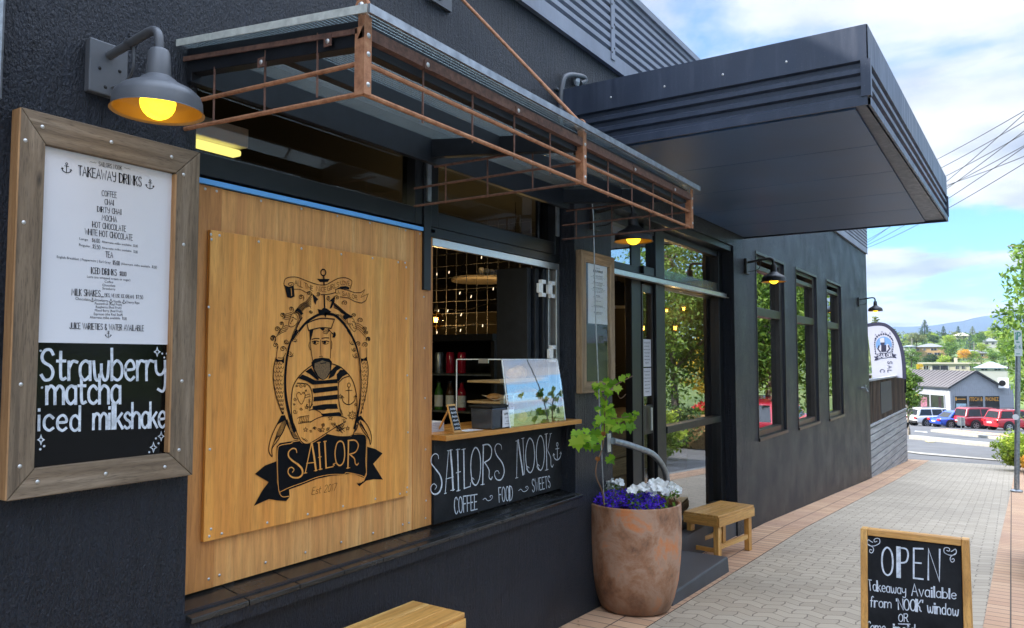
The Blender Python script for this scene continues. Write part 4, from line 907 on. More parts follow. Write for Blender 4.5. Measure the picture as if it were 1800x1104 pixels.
m = MB(); m.box(ax0-.02, ax1-.03, -.912, -.903, zt(-.9)-.014, zt(-.9)+.012); m.build('edge_strip', M['galv'], AW)
# black timber joists and ledger
for x in (1.62, 2.95, 4.285):
    m = MB(); m.hexa([(x-.022, -.838, zt(-.84)-.09), (x+.022, -.838, zt(-.84)-.09), (x+.022, -.032, zt(0)-.1), (x-.022, -.032, zt(0)-.1)], [(x-.022, -.838, zt(-.84)-.012), (x+.022, -.838, zt(-.84)-.012), (x+.022, -.032, zt(0)-.012), (x-.022, -.032, zt(0)-.012)]); m.build('joist', M['blacktimber'], AW, bevel=.002)
m = MB(); m.box(1.6, 4.35, -.031, -.001, zt(0)-.13, zt(0)-.008); m.build('ledger', M['blacktimber'], AW, bevel=.002)
for a, b in ((1.645, 2.927), (2.973, 4.262)):
    m = MB(); m.box(a, b, -.836, -.8, zt(-.82)-.1, zt(-.82)-.012); m.build('front_rail', M['blacktimber'], AW, bevel=.002)
    m = MB(); m.box(a, b, -.44, -.40, zt(-.42)-.07, zt(-.42)-.012); m.build('purlin', M['blacktimber'], AW, bevel=.002)
# rusty rods
def rod(name, a, b, r=.0085, mat='rust', par=None):
    m = MB(); m.tube([a, b], r, 8); return m.build(name, M[mat], par or AW, smooth=True)
for z, r in ((2.508, .0075), (2.417, .0078)):
    rod('front_rod', (1.6, ay, z), (4.315, ay, z), r)
    rod('side_rod', (1.6, ay, z), (1.6, -.001, z+.035), r)
    for x in (2.955, 4.31): rod('side_rod', (x, ay+.012, z), (x, .1 if x < 4 else -.001, z+.0), .006, 'rustdark')
m = MB(); m.hexa([(1.585, -.866, 2.575), (4.325, -.866, 2.575), (4.325, -.84, 2.575), (1.585, -.84, 2.575)], [(1.585, -.866, 2.61), (4.325, -.866, 2.61), (4.325, -.862, 2.61), (1.585, -.862, 2.61)]); m.build('angle_iron', M['rustdark'], AW)
m = MB(); m.hexa([(1.585, -.839, 2.592), (1.59, -.839, 2.592), (1.59, -.002, 2.689), (1.585, -.002, 2.689)], [(1.585, -.839, 2.608), (1.59, -.839, 2.608), (1.59, -.002, 2.705), (1.585, -.002, 2.705)]); m.build('angle_iron', M['rustdark'], AW)
for x in (1.6, 2.955, 4.31):
    m = MB(); m.box(x-.015, x+.015, -.868, -.862, 2.41, 2.64); m.box(x-.015, x-.01, -.861, -.83, 2.41, 2.61); pt = m.build('corner_post', M['rust'], AW)
    for z in (2.44, 2.53, 2.585): put_screw((x+.003, -.868, z), pt, .008)
for x in [1.6+.27*k for k in range(1, 10) if k != 5]:
    rod('upright', (x, ay, 2.40), (x, ay-.001, 2.6), .0036, 'rustdark')
    if x in (1.87, 2.41) or int(x*100) % 2: 
        m = MB(); m.box(x-.016, x+.016, -.871, -.867, 2.57, 2.6); lug = m.build('lug', M['rustdark'], AW); put_screw((x, -.871, 2.585), lug, .008)
for y in (-.66, -.42, -.16):
    rod('upright', (1.6, y, 2.44), (1.6, y, 2.64), .0036, 'rustdark')
for y in (-.72, -.42):
    m = MB(); m.box(1.582, 1.585, y-.016, y+.016, 2.58, 2.61); lug = m.build('lug', M['rustdark'], AW); put_screw((1.582, y, 2.595), lug, .008, (-1, 0, 0))
for x in (2.955, 4.31):
    for y in (-.6, -.35, -.1): rod('upright', (x, y, 2.41), (x, y, 2.6), .004, 'rustdark')
    rod('side_rod', (x, -.84, 2.595), (x, -.03, 2.6), .006, 'rustdark')
for x in (1.6, 2.955):                                # tension rods back up to the wall with forked ends
    r_ = rod('tension_rod', (x, ay+.01, 2.69), (x, -.001, 3.63), .008)
    m = MB(); m.lathe([(.001, -.008), (.026, -.008), (.026, .008), (.001, .008)], (x, ay+.004, 2.675), 14, (1, 0, 0)); m.box(x-.008, x+.008, ay-.016, ay+.016, 2.605, 2.67); e = m.build('fork_end', M['rust'], AW, bevel=.003); put_screw((x-.009, ay+.004, 2.675), e, .012, (-1, 0, 0))
for x, z0, y in ((1.78, 2.58, -.55), (2.02, 2.5, -.7), (2.1, 2.57, -.8)):     # small coiled lamps clipped under the sheet
    pass
# ================================================================== DRINKS BOARD (left)
DB = thing('drinks_board', 'weathered timber framed takeaway drinks board with chalk strawberry matcha milkshake writing', 'menu board', (1.34, -.03, 1.8))
bx0, bx1, bz0, bz1 = 1.05, 1.633, 1.252, 2.37
y0, y1 = -.045, -.002
ix0, ix1 = PY(72, 500, y0).x, PY(305, 500, y0).x; iz1 = PY(72, 250, y0).z-.012; iz0 = PY(60, 824, y0).z
iz1 = PY(190, 278, y0).z
def mitre(pts, mat, par, y0, y1, name='frame_board'):
    m = MB(); lo = [(x, y1, z) for x, z in pts]; hi = [(x, y0, z) for x, z in pts]; m.add(lo+hi, [(0, 1, 2, 3), (7, 6, 5, 4), (0, 4, 5, 1), (1, 5, 6, 2), (2, 6, 7, 3), (3, 7, 4, 0)])
    o = m.build(name, mat, par, bevel=.003)
    bm = bmesh.new(); bm.from_mesh(o.data); bmesh.ops.recalc_face_normals(bm, faces=bm.faces); bm.to_mesh(o.data); bm.free(); return o
def frame4(par, x0, x1, z0, z1, a0, a1, b0, b1, mx, mz, y0, y1):
    g = .0012
    mitre([(x0, z0), (x0, z1), (a0, b1), (a0, b0)], mz, par, y0, y1); mitre([(x1, z1), (x1, z0), (a1, b0), (a1, b1)], mz, par, y0, y1)
    mitre([(x0+g, z1), (x1-g, z1), (a1-g, b1), (a0+g, b1)], mx, par, y0+.0015, y1); mitre([(x1-g, z0), (x0+g, z0), (a0+g, b0), (a1-g, b0)], mx, par, y0+.0015, y1)
frame4(DB, bx0, bx1, bz0, bz1, ix0, ix1, iz0, iz1, M['oldwood_x'], M['oldwood_z'], y0, y1)
for a, b, c, d in ((ix1-.004, ix1+.002, iz0, iz1), (bx0-.003, bx0+.0015, bz0, bz1)):
    m = MB(); m.box(a, b, y0-.001, y1, c+.004, d-.004); m.build('raw_edge', M['oldedge'], DB)
for p in ((75, 223), (196, 250), (302, 276), (45, 247), (323, 307), (42, 391), (323, 430), (37, 676), (320, 670), (35, 820), (315, 791), (66, 847), (186, 833), (290, 821)): put_screw(PY(p[0], p[1], y0), DB, .006)
m = MB(); m.box(ix0-.02, ix1+.02, -.022, -.004, iz0-.02, iz1+.02); pan = m.build('black_panel', M['glossblack'], DB)
yp = -.026
p_ = [PY(70, 251, yp), PY(301, 297, yp), PY(297, 605, yp), PY(70, 603, yp)]
m = MB(); x0p, x1p = p_[0].x, (p_[1].x+p_[2].x)/2; z1p, z0p = (p_[0].z+p_[1].z)/2, (p_[2].z+p_[3].z)/2; m.box(x0p, x1p, yp, -.023, z0p, z1p); pap = m.build('menu_sheet', M['paper'], DB)
yt = yp-.0008
fY = lambda y: (lambda px, py: PY(px, py, y))
fm = fY(yt); im = MB()
def row(t, xl, tl, bl, xr, tr, br, sw=.085, bold=False, **k): hand(im, t, rowq(fm, xl, tl, bl, xr, tr, br), sw, NY, **k)
row('SAILORS NOOK', 173.3, 284.2, 291.7, 214, 291.7, 299, .09)
for x, y in ((158, 285), (164, 286), (218, 295.5), (224, 297)): im.ribbon([fm(x, y), fm(x+2, y-1.2), fm(x+3.4, y+.6), fm(x+5.6, y+.2)], .0008, NY)
row('TAKEAWAY DRINKS', 137.5, 291.0, 307.5, 248.3, 311.7, 327.8, .085, heavy=.7)
for x, y in ((117, 295), (263.5, 324)): anchor(im, fm(x, y), .031, (1, 0, 0), (0, 0, 1), NY, .0018)
for r in (('COFFEE', 179, 334.5, 344, 205, 338, 348), ('CHAI', 184, 350, 359, 200, 352, 361), ('DIRTY CHAI', 171, 362.5, 371.8, 213, 368.3, 377.5), ('MOCHA', 179, 377.5, 387, 205, 381, 390.5), ('HOT CHOCOLATE', 162.5, 389.2, 399.2, 221, 397.5, 407.2), ('WHITE HOT CHOCOLATE', 149, 401.5, 411.8, 233, 412.8, 422.8)): row(*r, heavy=.6)
def small(t, xl, tl, bl, xr, tr, br): bflat(im, t, rowq(fm, xl, tl, bl, xr, tr, br), NY)
small('Large', 139.7, 416.8, 421.3, 154.7, 419.2, 423.4); row('$6.00', 161.7, 418.6, 425.2, 175, 420.6, 427.2, .1); small('Alternate milks available', 179, 422.6, 426.6, 231, 429.2, 433); row('$1.00', 234.6, 429.6, 434, 241.8, 430.6, 435, .1)
small('Regular', 139, 427.6, 432.2, 159, 430.8, 435); row('$5.50', 162.5, 429.6, 436.2, 176, 431.6, 438.2, .1); small('Alternate milks available', 179, 433.2, 437.2, 231, 439.4, 443); row('$1.00', 234.6, 440, 444.4, 241.8, 441, 445.4, .1)
row('TEA', 185.6, 442, 452, 198, 443.2, 453.2, heavy=.6); small('English Breakfast | Peppermint | Earl Grey', 100, 448.8, 453.4, 194.5, 459.4, 463.6); row('$5.00', 198, 457.8, 465.2, 210, 459.2, 466.6, .1); small('(Alternate milks available', 213, 461.2, 465.2, 263.5, 466.6, 470.6); row('$1.00', 267, 466.6, 471.2, 275.4, 467.6, 472.2, .1)
row('ICED DRINKS', 160, 470, 480.6, 205, 474, 484.6, heavy=.6); row('$8.00', 210, 477, 484.6, 222, 478.2, 485.6, .1); small('Latte (no whipped cream or sugar)', 153, 483.8, 488, 229, 490.2, 494.2)
small('Coffee', 184, 492.8, 497, 199, 493.8, 498); small('Chocolate', 180, 498.6, 503, 202.7, 500, 504.4); small('Strawberry', 180, 504.6, 508.8, 202.7, 506.2, 510.4)
row('MILK SHAKES...', 126, 507.5, 519, 181.5, 511, 521.8, heavy=.6); row('(YES, WE USE ICE CREAM)', 183.5, 515.6, 521.4, 235, 519, 524.6, .1); row('$7.50', 239, 518.6, 525, 250.8, 519.6, 526, .1)
small('Chocolate', 132.6, 522.2, 527, 158, 524.2, 529); small('Strawberry', 166.6, 524.6, 529.2, 190, 526.4, 531); small('Vanilla', 199, 527, 531.6, 213, 528, 532.6); small('Cherry Ripe', 221, 528.4, 533, 245.2, 530, 534.6)
for x, y in ((162.4, 527), (194.6, 529), (217.4, 530.6)): anchor(im, fm(x, y), .0125, (1, 0, 0), (0, 0, 1), NY, .001)
for r in (('Passionfruit (Real Fruit)', 166.8, 531, 535.4, 214, 533.2, 537.6), ('Raspberry (Real Fruit)', 168.5, 537, 541.4, 213.3, 538.8, 543), ('Mixed Berry (Real Fruit)', 166.8, 543, 547.4, 215, 545, 549.2), ('Espresso (the Real Stuff)', 165, 549.4, 553.8, 215.7, 551, 555.4), ('Alternate milks available', 157.8, 555.2, 559.6, 211, 557, 561.4)): small(*r)
row('$1.00', 215, 557.4, 562, 222.3, 558, 562.6, .1); row('JUICE VARIETIES & WATER AVAILABLE', 122, 567, 577.6, 252.4, 572.2, 582, .085, heavy=.5); anchor(im, fm(190.3, 587.5), .02, (1, 0, 0), (0, 0, 1), NY, .0014)
im.build('menu_print', M['ink'], pap)
im = MB(); fm = fY(-.0228); ck = lambda x, y: fm(x/3.247, 560+y/3.247)
def chalk(mb, fn, t, TL, TR, BR, BL, sw, **k): hand(mb, t, [fn(*TL), fn(*TR), fn(*BR), fn(*BL)], sw, NY, **k)
chalk(im, ck, 'Strawberry', (234, 178), (940, 168), (942, 352), (232, 350), .09, gap=.13); chalk(im, ck, 'matcha', (266, 322), (686, 320), (686, 484), (266, 488), .1, gap=.12); chalk(im, ck, 'iced', (216, 498), (458, 500), (456, 640), (214, 638), .108, gap=.17); chalk(im, ck, 'milkshake', (534, 488), (944, 476), (944, 620), (532, 632), .102, gap=.1)
for x, y, s in ((897, 190, 26), (234, 692, 28), (920, 672, 26), (876, 735, 28)):
    pts = [(x+(s if k % 2 == 0 else s*.4)*.62*sin(k*pi/4), y-(s if k % 2 == 0 else s*.4)*cos(k*pi/4)) for k in range(9)]; im.ribbon([ck(*p) for p in pts], .0032, NY)
for x, y in ((926, 200), (952, 200), (938, 222), (252, 728), (230, 746), (905, 712), (890, 684), (942, 644), (852, 762), (240, 394), (232, 184)): im.disc(ck(x, y), .0035, (0, -1, 0), 8)
im.build('chalk_writing', M['chalk'], pan)
# ================================================================== NARROW MENU FRAME by the entrance
MF = thing('menu_frame', 'narrow reclaimed timber frame holding a white menu sheet, on the pillar by the entrance', 'menu board', (4.79, -.02, 1.9))
y0 = -.045
x0, x1, z0, z1 = PY(1022.5, 560, y0).x, PY(1081, 560, y0).x, 1.42, 2.37
a0, a1 = PY(1031, 560, y0).x, x1-.075; b0, b1 = z0+.075, z1-.075
frame4(MF, x0, x1, z0, z1, a0, a1, b0, b1, M['tanwood_x'], M['tanwood_z'], y0, -.002)
m = MB(); m.box(a0-.02, a1+.02, -.02, -.004, b0-.02, b1+.02); pan = m.build('black_panel', M['black'], MF)
m = MB(); m.box(a0-.01, a1+.01, -.034, -.031, b0-.01, b1+.01); m.build('glass_front', M['menu_glass'], MF)
yp = -.024
pq = [PY(1035, 462, yp), PY(1068, 468, yp), PY(1067, 570, yp), PY(1033, 569, yp)]
m = MB(); m.box((pq[0].x+pq[3].x)/2, (pq[1].x+pq[2].x)/2, yp, -.0205, (pq[2].z+pq[3].z)/2, (pq[0].z+pq[1].z)/2); sh = m.build('menu_sheet', M['paper'], MF)
im = MB(); px0, px1 = (pq[0].x+pq[3].x)/2, (pq[1].x+pq[2].x)/2; pz1, pz0 = (pq[0].z+pq[1].z)/2, (pq[2].z+pq[3].z)/2; yt = yp-.0008
def scrib(mb, x0, x1, z, h, y, w, seed=0):
    """an illegible line of small print"""
    r = random.Random(seed); x = x0; n = 0
    while x < x1:
        L = min(x1-x, r.uniform(.4, 1.1)*(x1-x0)*.2)
        mb.ribbon([(x+L*i/5, y, z+h*(.5 if i % 2 else -.5)*r.uniform(.4, 1)) for i in range(6)], w, NY); x += L+(x1-x0)*.03
cxm = (px0+px1)/2; W_ = px1-px0; H_ = pz1-pz0
for i, (zf, wf, h) in enumerate(((.93, .2, .006), (.88, .5, .02), (.8, .5, .010), (.775, .75, .006), (.755, .5, .006), (.69, .5, .01), (.665, .7, .006), (.645, .4, .006), (.6, .5, .01), (.575, .75, .006), (.55, .6, .006), (.53, .4, .006), (.47, .2, .01), (.445, .5, .006), (.38, .3, .006), (.3, .45, .01), (.28, .7, .006), (.19, .45, .01), (.165, .35, .006))): scrib(im, cxm-W_*wf/2, cxm+W_*wf/2, pz0+H_*zf, h, yt, h*.22, i)
im.build('menu_print', M['ink'], sh)
# ================================================================== NOOK CHALKBOARD below the counter
NS = thing('nook_chalkboard', 'black chalkboard lettered SAILORS NOOK coffee food sweets under the timber counter', 'sign', (3.8, .1, 1.0))
BY = .1
m = MB(); m.box(3.128, 4.467, BY, BY+.02, .8, 1.225); nb = m.build('board', M['chalkboard'], NS)
im = MB(); fn = lambda x, y: PY(740+x/3.45, 600+y/3.45, BY-.001)
def NT_(pts, w, sm=True):
    P = crom([Vector((x, y, 0)) for x, y in pts], 5) if sm else [Vector((x, y, 0)) for x, y in pts]
    ws = [q*.00225 for q in w] if isinstance(w, list) else w*.00225
    im.ribbon(off([fn(p.x, p.y) for p in P], NY), ws, NY)
NT_([(106, 712), (102, 690), (84, 682), (64, 702), (62, 738), (86, 772), (116, 815), (126, 865), (112, 912), (84, 928), (62, 912), (60, 882), (78, 864), (94, 880), (84, 898)], [1.6, 1.8, 2, 2.4, 2.8, 3.6, 4.4, 4.6, 3.8, 3, 2.2, 2, 1.8, 1.6])
NT_([(166, 664), (156, 790), (146, 922)], 2.2, False); NT_([(178, 662), (188, 780), (194, 902)], 6, False); NT_([(150, 835), (196, 822)], 1.8, False); NT_([(140, 924), (154, 920)], 1.6, False); NT_([(180, 905), (204, 898)], 1.8, False); NT_([(160, 664), (190, 658)], 1.6, False)
NT_([(222, 656), (227, 905)], 4.6, False); NT_([(212, 658), (236, 654)], 1.8, False); NT_([(216, 908), (238, 902)], 1.8, False); NT_([(212, 798), (240, 790)], 1.8, False)
NT_([(258, 655), (262, 892)], 4.6, False); NT_([(262, 892), (298, 880), (300, 858)], 2.6, False); NT_([(246, 657), (268, 652)], 1.8, False)
NT_([(330, 644), (308, 690), (302, 770), (312, 850), (334, 872), (355, 830), (362, 750), (354, 675), (330, 644)], 3.2); NT_([(318, 868), (305, 845), (310, 828), (322, 838)], 1.8)
NT_([(378, 630), (374, 868)], 4.4, False); NT_([(374, 630), (408, 626), (428, 655), (420, 708), (384, 735)], 3.2); NT_([(386, 735), (412, 780), (412, 822), (424, 838), (432, 822)], 3.2); NT_([(362, 870), (384, 866)], 1.6, False)
NT_([(488, 655), (484, 630), (462, 622), (447, 648), (458, 690), (492, 738), (504, 790), (488, 835), (462, 840), (446, 815), (450, 790), (466, 786), (474, 802)], [1.6, 1.8, 2.2, 2.6, 3, 3.6, 4.2, 3.6, 2.8, 2.2, 1.8, 1.6, 1.6])
NT_([(583, 604), (579, 828)], 2.2, False); NT_([(588, 600), (618, 808)], 6, False); NT_([(618, 588), (628, 806)], 2.4, False); NT_([(574, 606), (594, 600)], 1.6, False); NT_([(610, 590), (626, 586)], 1.6, False); NT_([(572, 830), (588, 826)], 1.6, False)
NT_([(658, 588), (640, 630), (634, 700), (644, 775), (664, 796), (682, 760), (688, 690), (680, 615), (658, 588)], 3.2); NT_([(652, 794), (640, 775), (645, 760), (655, 768)], 1.8)
NT_([(722, 572), (704, 615), (698, 690), (708, 760), (726, 782), (742, 745), (748, 675), (740, 600), (722, 572)], 3.2); NT_([(714, 780), (702, 762), (708, 748), (718, 756)], 1.8)
NT_([(758, 562), (762, 780)], 4.2, False); NT_([(786, 560), (768, 662)], 2.2, False); NT_([(768, 662), (786, 705), (788, 748), (796, 762), (802, 748)], 2.8); NT_([(750, 564), (768, 560)], 1.6, False); NT_([(752, 782), (772, 776)], 1.6, False); NT_([(780, 562), (792, 558)], 1.6, False)
anchor(im, fn(826, 668), (fn(826, 615)-fn(826, 722)).length, (1, 0, 0), (0, 0, 1), NY, .0052)
for t, q in (('COFFEE', ((200, 948), (340, 928), (340, 1018), (204, 1048))), ('FOOD', ((470, 888), (553, 876), (554, 962), (474, 976))), ('SWEETS', ((672, 838), (780, 816), (784, 884), (676, 914)))): hand(im, t, [fn(*p) for p in q], .07, NY, heavy=.9)
for x, y in ((376, 960), (592, 905)):
    NT_([(x, y), (x+14, y-8), (x+28, y+6), (x+46, y+2), (x+58, y-14), (x+52, y-26), (x+42, y-20), (x+48, y-14)], 1.6)
im.build('chalk_writing', M['chalk'], nb)
# ================================================================== COUNTER AND WHAT STANDS ON IT
CZ = 1.256
m = MB(); m.hexa([(3.129, .025, CZ-.028), (4.46, -.055, CZ-.028), (4.46, .45, CZ-.028), (3.129, .45, CZ-.028)], [(3.129, .025, CZ), (4.46, -.055, CZ), (4.46, .45, CZ), (3.129, .45, CZ)])
tag(m.build('servery_counter', M['counterwood'], origin=(3.8, .1, CZ), bevel=.003), 'orange timber servery counter above the SAILORS NOOK chalkboard', 'counter')
DC = thing('pastry_case', 'clear acrylic pastry case with sloping front on the servery counter', 'display case', (3.95, .15, CZ))
cx0, cx1 = 3.66, 4.3; cf, ctf, cb, ct = -.01, .045, .36, 1.64
m = MB(); m.hexa([(cx0, cf, CZ+.002), (cx0+.005, cf, CZ+.002), (cx0+.005, cb, CZ+.002), (cx0, cb, CZ+.002)], [(cx0, ctf, ct), (cx0+.005, ctf, ct), (cx0+.005, cb, ct), (cx0, cb, ct)]); m.build('side_panel', M['clear'], DC)
m = MB(); m.hexa([(cx1-.005, cf, CZ+.002), (cx1, cf, CZ+.002), (cx1, cb, CZ+.002), (cx1-.005, cb, CZ+.002)], [(cx1-.005, ctf, ct), (cx1, ctf, ct), (cx1, cb, ct), (cx1-.005, cb, ct)]); m.build('side_panel', M['clear'], DC)
m = MB(); prof = [(cf-.004-.0*t, CZ+.002) for t in (0,)]; k = 8
for i in range(k):
    f0, f1 = i/k, (i+1)/k; g = lambda f: (cf-.008+(ctf-cf)*(f**1.6), CZ+.004+(ct-CZ)*f)
    (ya, za), (yb, zb) = g(f0), g(f1); m.quad((cx0, ya, za), (cx1, ya, za), (cx1, yb, zb), (cx0, yb, zb))
m.build('sloping_front', M['sky_acrylic'], DC, smooth=True)
m = MB(); m.box(cx0, cx1, ctf, cb, ct+.0005, ct+.006); m.build('top_panel', M['clear'], DC)
edge = plain('polished_acrylic_edge', (.75, .8, .82), .25, var=.05)
m = MB()
m.tube([(cx0, cf-.01, CZ+.003), (cx0, ctf-.008, ct)], .0035, 6); m.tube([(cx1, cf-.01, CZ+.003), (cx1, ctf-.008, ct)], .0035, 6); m.tube([(cx0, ctf-.006, ct+.004), (cx1, ctf-.006, ct+.004)], .003, 6); m.tube([(cx0, cb, CZ+.003), (cx0, cb, ct)], .0035, 6); m.tube([(cx0, ctf, ct+.004), (cx0, cb, ct+.004)], .003, 6); m.build('panel_edge', edge, DC)
for z in (1.38, 1.5):
    m = MB(); m.box(cx0+.012, cx1-.012, .05, cb-.02, z, z+.006); m.build('shelf', M['clear'], DC)
    m = MB(); m.box(cx0+.04, cx1-.04, .08, cb-.05, z+.008, z+.02); m.box(cx0+.04, cx1-.04, .075, .08, z+.008, z+.03); m.build('tray', plain('bamboo_tray', (.42, .27, .13), .5), DC)
m = MB()
for x in (cx0+.06, cx0+.16): m.tube(crom([(x, .06, 1.30), (x, .06, 1.42), (x+.02, .06, 1.44), (x+.08, .06, 1.44)], 4), .004, 6)
m.build('wire_support', M['alu'], DC)
m = MB(); m.box(cx0-.003, cx0+.004, .13, .2, 1.622, 1.646); m.build('hinge', M['alu'], DC)
# pastries
bake = NT('baked_crust'); _f = bake.noise(bake.coord(), 22, 5); bake.p(col=bake.ramp(_f, (.3, (.2, .075, .02)), (.55, (.5, .25, .07)), (.75, (.72, .5, .25))), rough=.5); M['bake'] = bake.mat
M['parch'] = plain('baking_paper', (.66, .52, .34), .6, var=.15)
def croissant(c, rz, s, lab):
    m = MB(); pts = []; rs = []
    for i in range(13):
        a = -1.25+2.5*i/12; pts.append((.06*s*sin(a), .06*s*(1-cos(a)), .02*s)); rs.append(s*(.01+.022*cos(a/1.25*pi/2)**.7)*(1+.1*(i % 2)))
    m.tube(pts, rs, 10); o = m.build('pastry', M['bake'], smooth=True, origin=(0, 0, 0)); o.location = c; o.rotation_euler = (0, 0, rz); return tag(o, lab, 'pastry', 'pastries in the acrylic case')
croissant((4.1, .2, 1.525), .4, 1.5, 'brown croissant on the top tray of the pastry case'); croissant((4.15, .2, 1.405), 2.2, 1.3, 'croissant at the right of the lower tray in the case'); croissant((4.02, .14, 1.27), 1.0, 1.2, 'croissant lying on the floor of the pastry case')
for x, y, z, lab in ((3.78, .17, 1.401, 'flat pastry in paper at the left of the lower tray'), (3.9, .13, 1.401, 'filled roll in paper in the middle of the lower tray')):
    m = MB(); m.ball((x, y, z+.022), .05, 14, (1.15, .8, .42)); o = m.build('pastry', M['bake'], smooth=True, origin=(x, y, z)); tag(o, lab, 'pastry', 'pastries in the acrylic case')
    m = MB(); n = 8
    m.add([(x-.07, y-.05, z+.004), (x+.08, y-.055, z+.012), (x+.07, y+.06, z+.02), (x-.06, y+.055, z+.035), (x-.01, y-.07, z+.03)], [(0, 4, 1), (0, 1, 2, 3)]); m.build('paper_wrap', M['parch'], o)
# dark crate with a printed card
CB = thing('card_box', 'dark translucent box with a printed white card, in front of the pastry case', 'box', (3.62, .05, CZ))
q0, q1 = PZ(838, 752, CZ+.002), PZ(876, 757, CZ+.002)
bx_, by_ = 3.40, 0.0
m = MB()
def boxframe(o, c, w, d, h): pass
c0 = Vector((3.62, .075, 0)); hw, hd = .105, .07
m.hexa([(c0.x-hw, c0.y-hd, CZ+.001), (c0.x+hw, c0.y-hd, CZ+.001), (c0.x+hw, c0.y+hd, CZ+.001), (c0.x-hw, c0.y+hd, CZ+.001)], [(c0.x-hw-.006, c0.y-hd-.006, CZ+.118), (c0.x+hw+.006, c0.y-hd-.006, CZ+.118), (c0.x+hw+.006, c0.y+hd+.006, CZ+.118), (c0.x-hw-.006, c0.y+hd+.006, CZ+.118)]); m.build('tub', plain('smoky_plastic', (.03, .034, .042), .18, var=.2, spec=.6), CB, bevel=.006)
m = MB(); m.box(c0.x-hw-.012, c0.x+hw+.012, c0.y-hd-.012, c0.y+hd+.012, CZ+.119, CZ+.132); m.build('lid', M['black'], CB, bevel=.004)
m = MB(); m.box(c0.x-.015, c0.x+hw-.006, c0.y-hd-.011, c0.y-hd-.0075, CZ+.008, CZ+.104); cd_ = m.build('card', M['paper'], CB)
im = MB(); yk = c0.y-hd-.0118
for i, (z, w, h) in enumerate(((.082, .085, .014), (.06, .07, .006), (.04, .05, .006), (.026, .075, .006))): scrib(im, c0.x+.042-w/2, c0.x+.042+w/2, CZ+z, h, yk, h*.2, 40+i)
im.build('card_print', M['ink'], cd_)
EP = thing('easel_card', 'little folding easel card with chalk writing at the left end of the counter', 'card stand', (3.25, .08, CZ))
a = PZ(776, 770, CZ); 
m = MB(); c = Vector((3.29, .075, CZ)); dn = Vector((.85, -.45, 0)).normalized(); sd = Vector((-dn.y, dn.x, 0)); bk = Vector((-.8, .6, 0))
Pp = lambda u, v, o=0: c+Vector((.9, -.43, 0)).normalized()*0+Vector((.55, .83, 0)).normalized()*u*0+Vector((1, 0, 0))*u+Vector((0, .30, .95)).normalized()*v+Vector((0, -.95, .3)).normalized()*o
m.add([Pp(-.035, .0), Pp(.035, .0), Pp(.035, .155), Pp(-.035, .155), Pp(-.035, .0, .006), Pp(.035, .0, .006), Pp(.035, .155, .006), Pp(-.035, .155, .006)], [(0, 3, 2, 1), (4, 5, 6, 7), (0, 1, 5, 4), (1, 2, 6, 5), (2, 3, 7, 6), (3, 0, 4, 7)]); m.build('timber_back', M['pine_z'], EP)
m = MB(); m.add([Pp(-.029, .012, .0075), Pp(.029, .012, .0075), Pp(.029, .145, .0075), Pp(-.029, .145, .0075)], [(0, 1, 2, 3)]); m.build('slate', M['chalkboard'], EP)
im = MB()
for i in range(6):
    z = .128-.021*i; r = random.Random(i); im.ribbon([Pp(-.024+.048*k/8, z+(.006 if k % 2 else -.006)*r.uniform(.5, 1), .0085) for k in range(9)], .003, Vector((0, -.95, .3)))
im.build('chalk_writing', M['chalk'], EP)
m = MB(); m.bar(c+Vector((0, .045, .14)), c+Vector((0, .13, .002)), .012, .006); m.build('prop_leg', M['pine_z'], EP)
for i, (w, d, h, x, y, col) in enumerate(((.12, .09, .055, 3.27, .24, 'stack of white paper napkins behind the easel card'),)):
    m = MB()
    for k in range(6): m.box(x-w/2+.002*(k % 2), x+w/2, y-d/2, y+d/2-.003*(k % 3), CZ+.001+k*.009, CZ+.008+k*.009)
    tag(m.build('napkin_stack', M['paper'], origin=(x, y, CZ)), col, 'napkins')
m = MB(); m.add([(3.36, .06, CZ+.001), (3.5, .05, CZ+.001), (3.48, .14, CZ+.0025), (3.35, .13, CZ+.003), (3.42, .1, CZ+.006)], [(0, 1, 4), (1, 2, 4), (2, 3, 4), (3, 0, 4)]); tag(m.build('receipt_slip', M['paper'], origin=(3.42, .1, CZ)), 'loose white slip of paper on the counter', 'paper')
# ================================================================== INSIDE THE SERVERY
FR = thing('drinks_fridge', 'black drinks fridge with cans and bottles behind the servery hatch', 'fridge', (4.75, 1.4, .1))
fx, fya, fyb = 4.6, .75, 1.75
m = MB(); m.box(fx+.03, fx+.6, fya, fya+.03, .1, 1.78); m.box(fx+.03, fx+.6, fyb-.03, fyb, .1, 1.78); m.box(fx+.55, fx+.6, fya+.03, fyb-.03, .1, 1.78); m.box(fx+.0, fx+.6, fya-.005, fyb+.005, 1.781, 1.83); m.box(fx+.03, fx+.55, fya+.03, fyb-.03, .1, .25); m.build('cabinet', M['black'], FR); m = MB(); m.box(9.4, 9.45, 2.3, 5.4, .1, 2.35); tag(m.build('beige_screen', plain('beige_panel', (.3, .24, .13), .7), origin=(9.4, 3.5, .1)), 'plain beige partition panel far inside behind the wire grid', 'panel')
for z in (1.24, 1.52): 
    m = MB(); m.box(fx+.05, fx+.548, fya+.031, fyb-.031, z, z+.012); m.build('shelf', M['galv'], FR)
m = MB(); m.box(fx+.02, fx+.027, fya+.03, fyb-.03, .26, 1.77); m.build('glass_door', M['menu_glass'], FR)
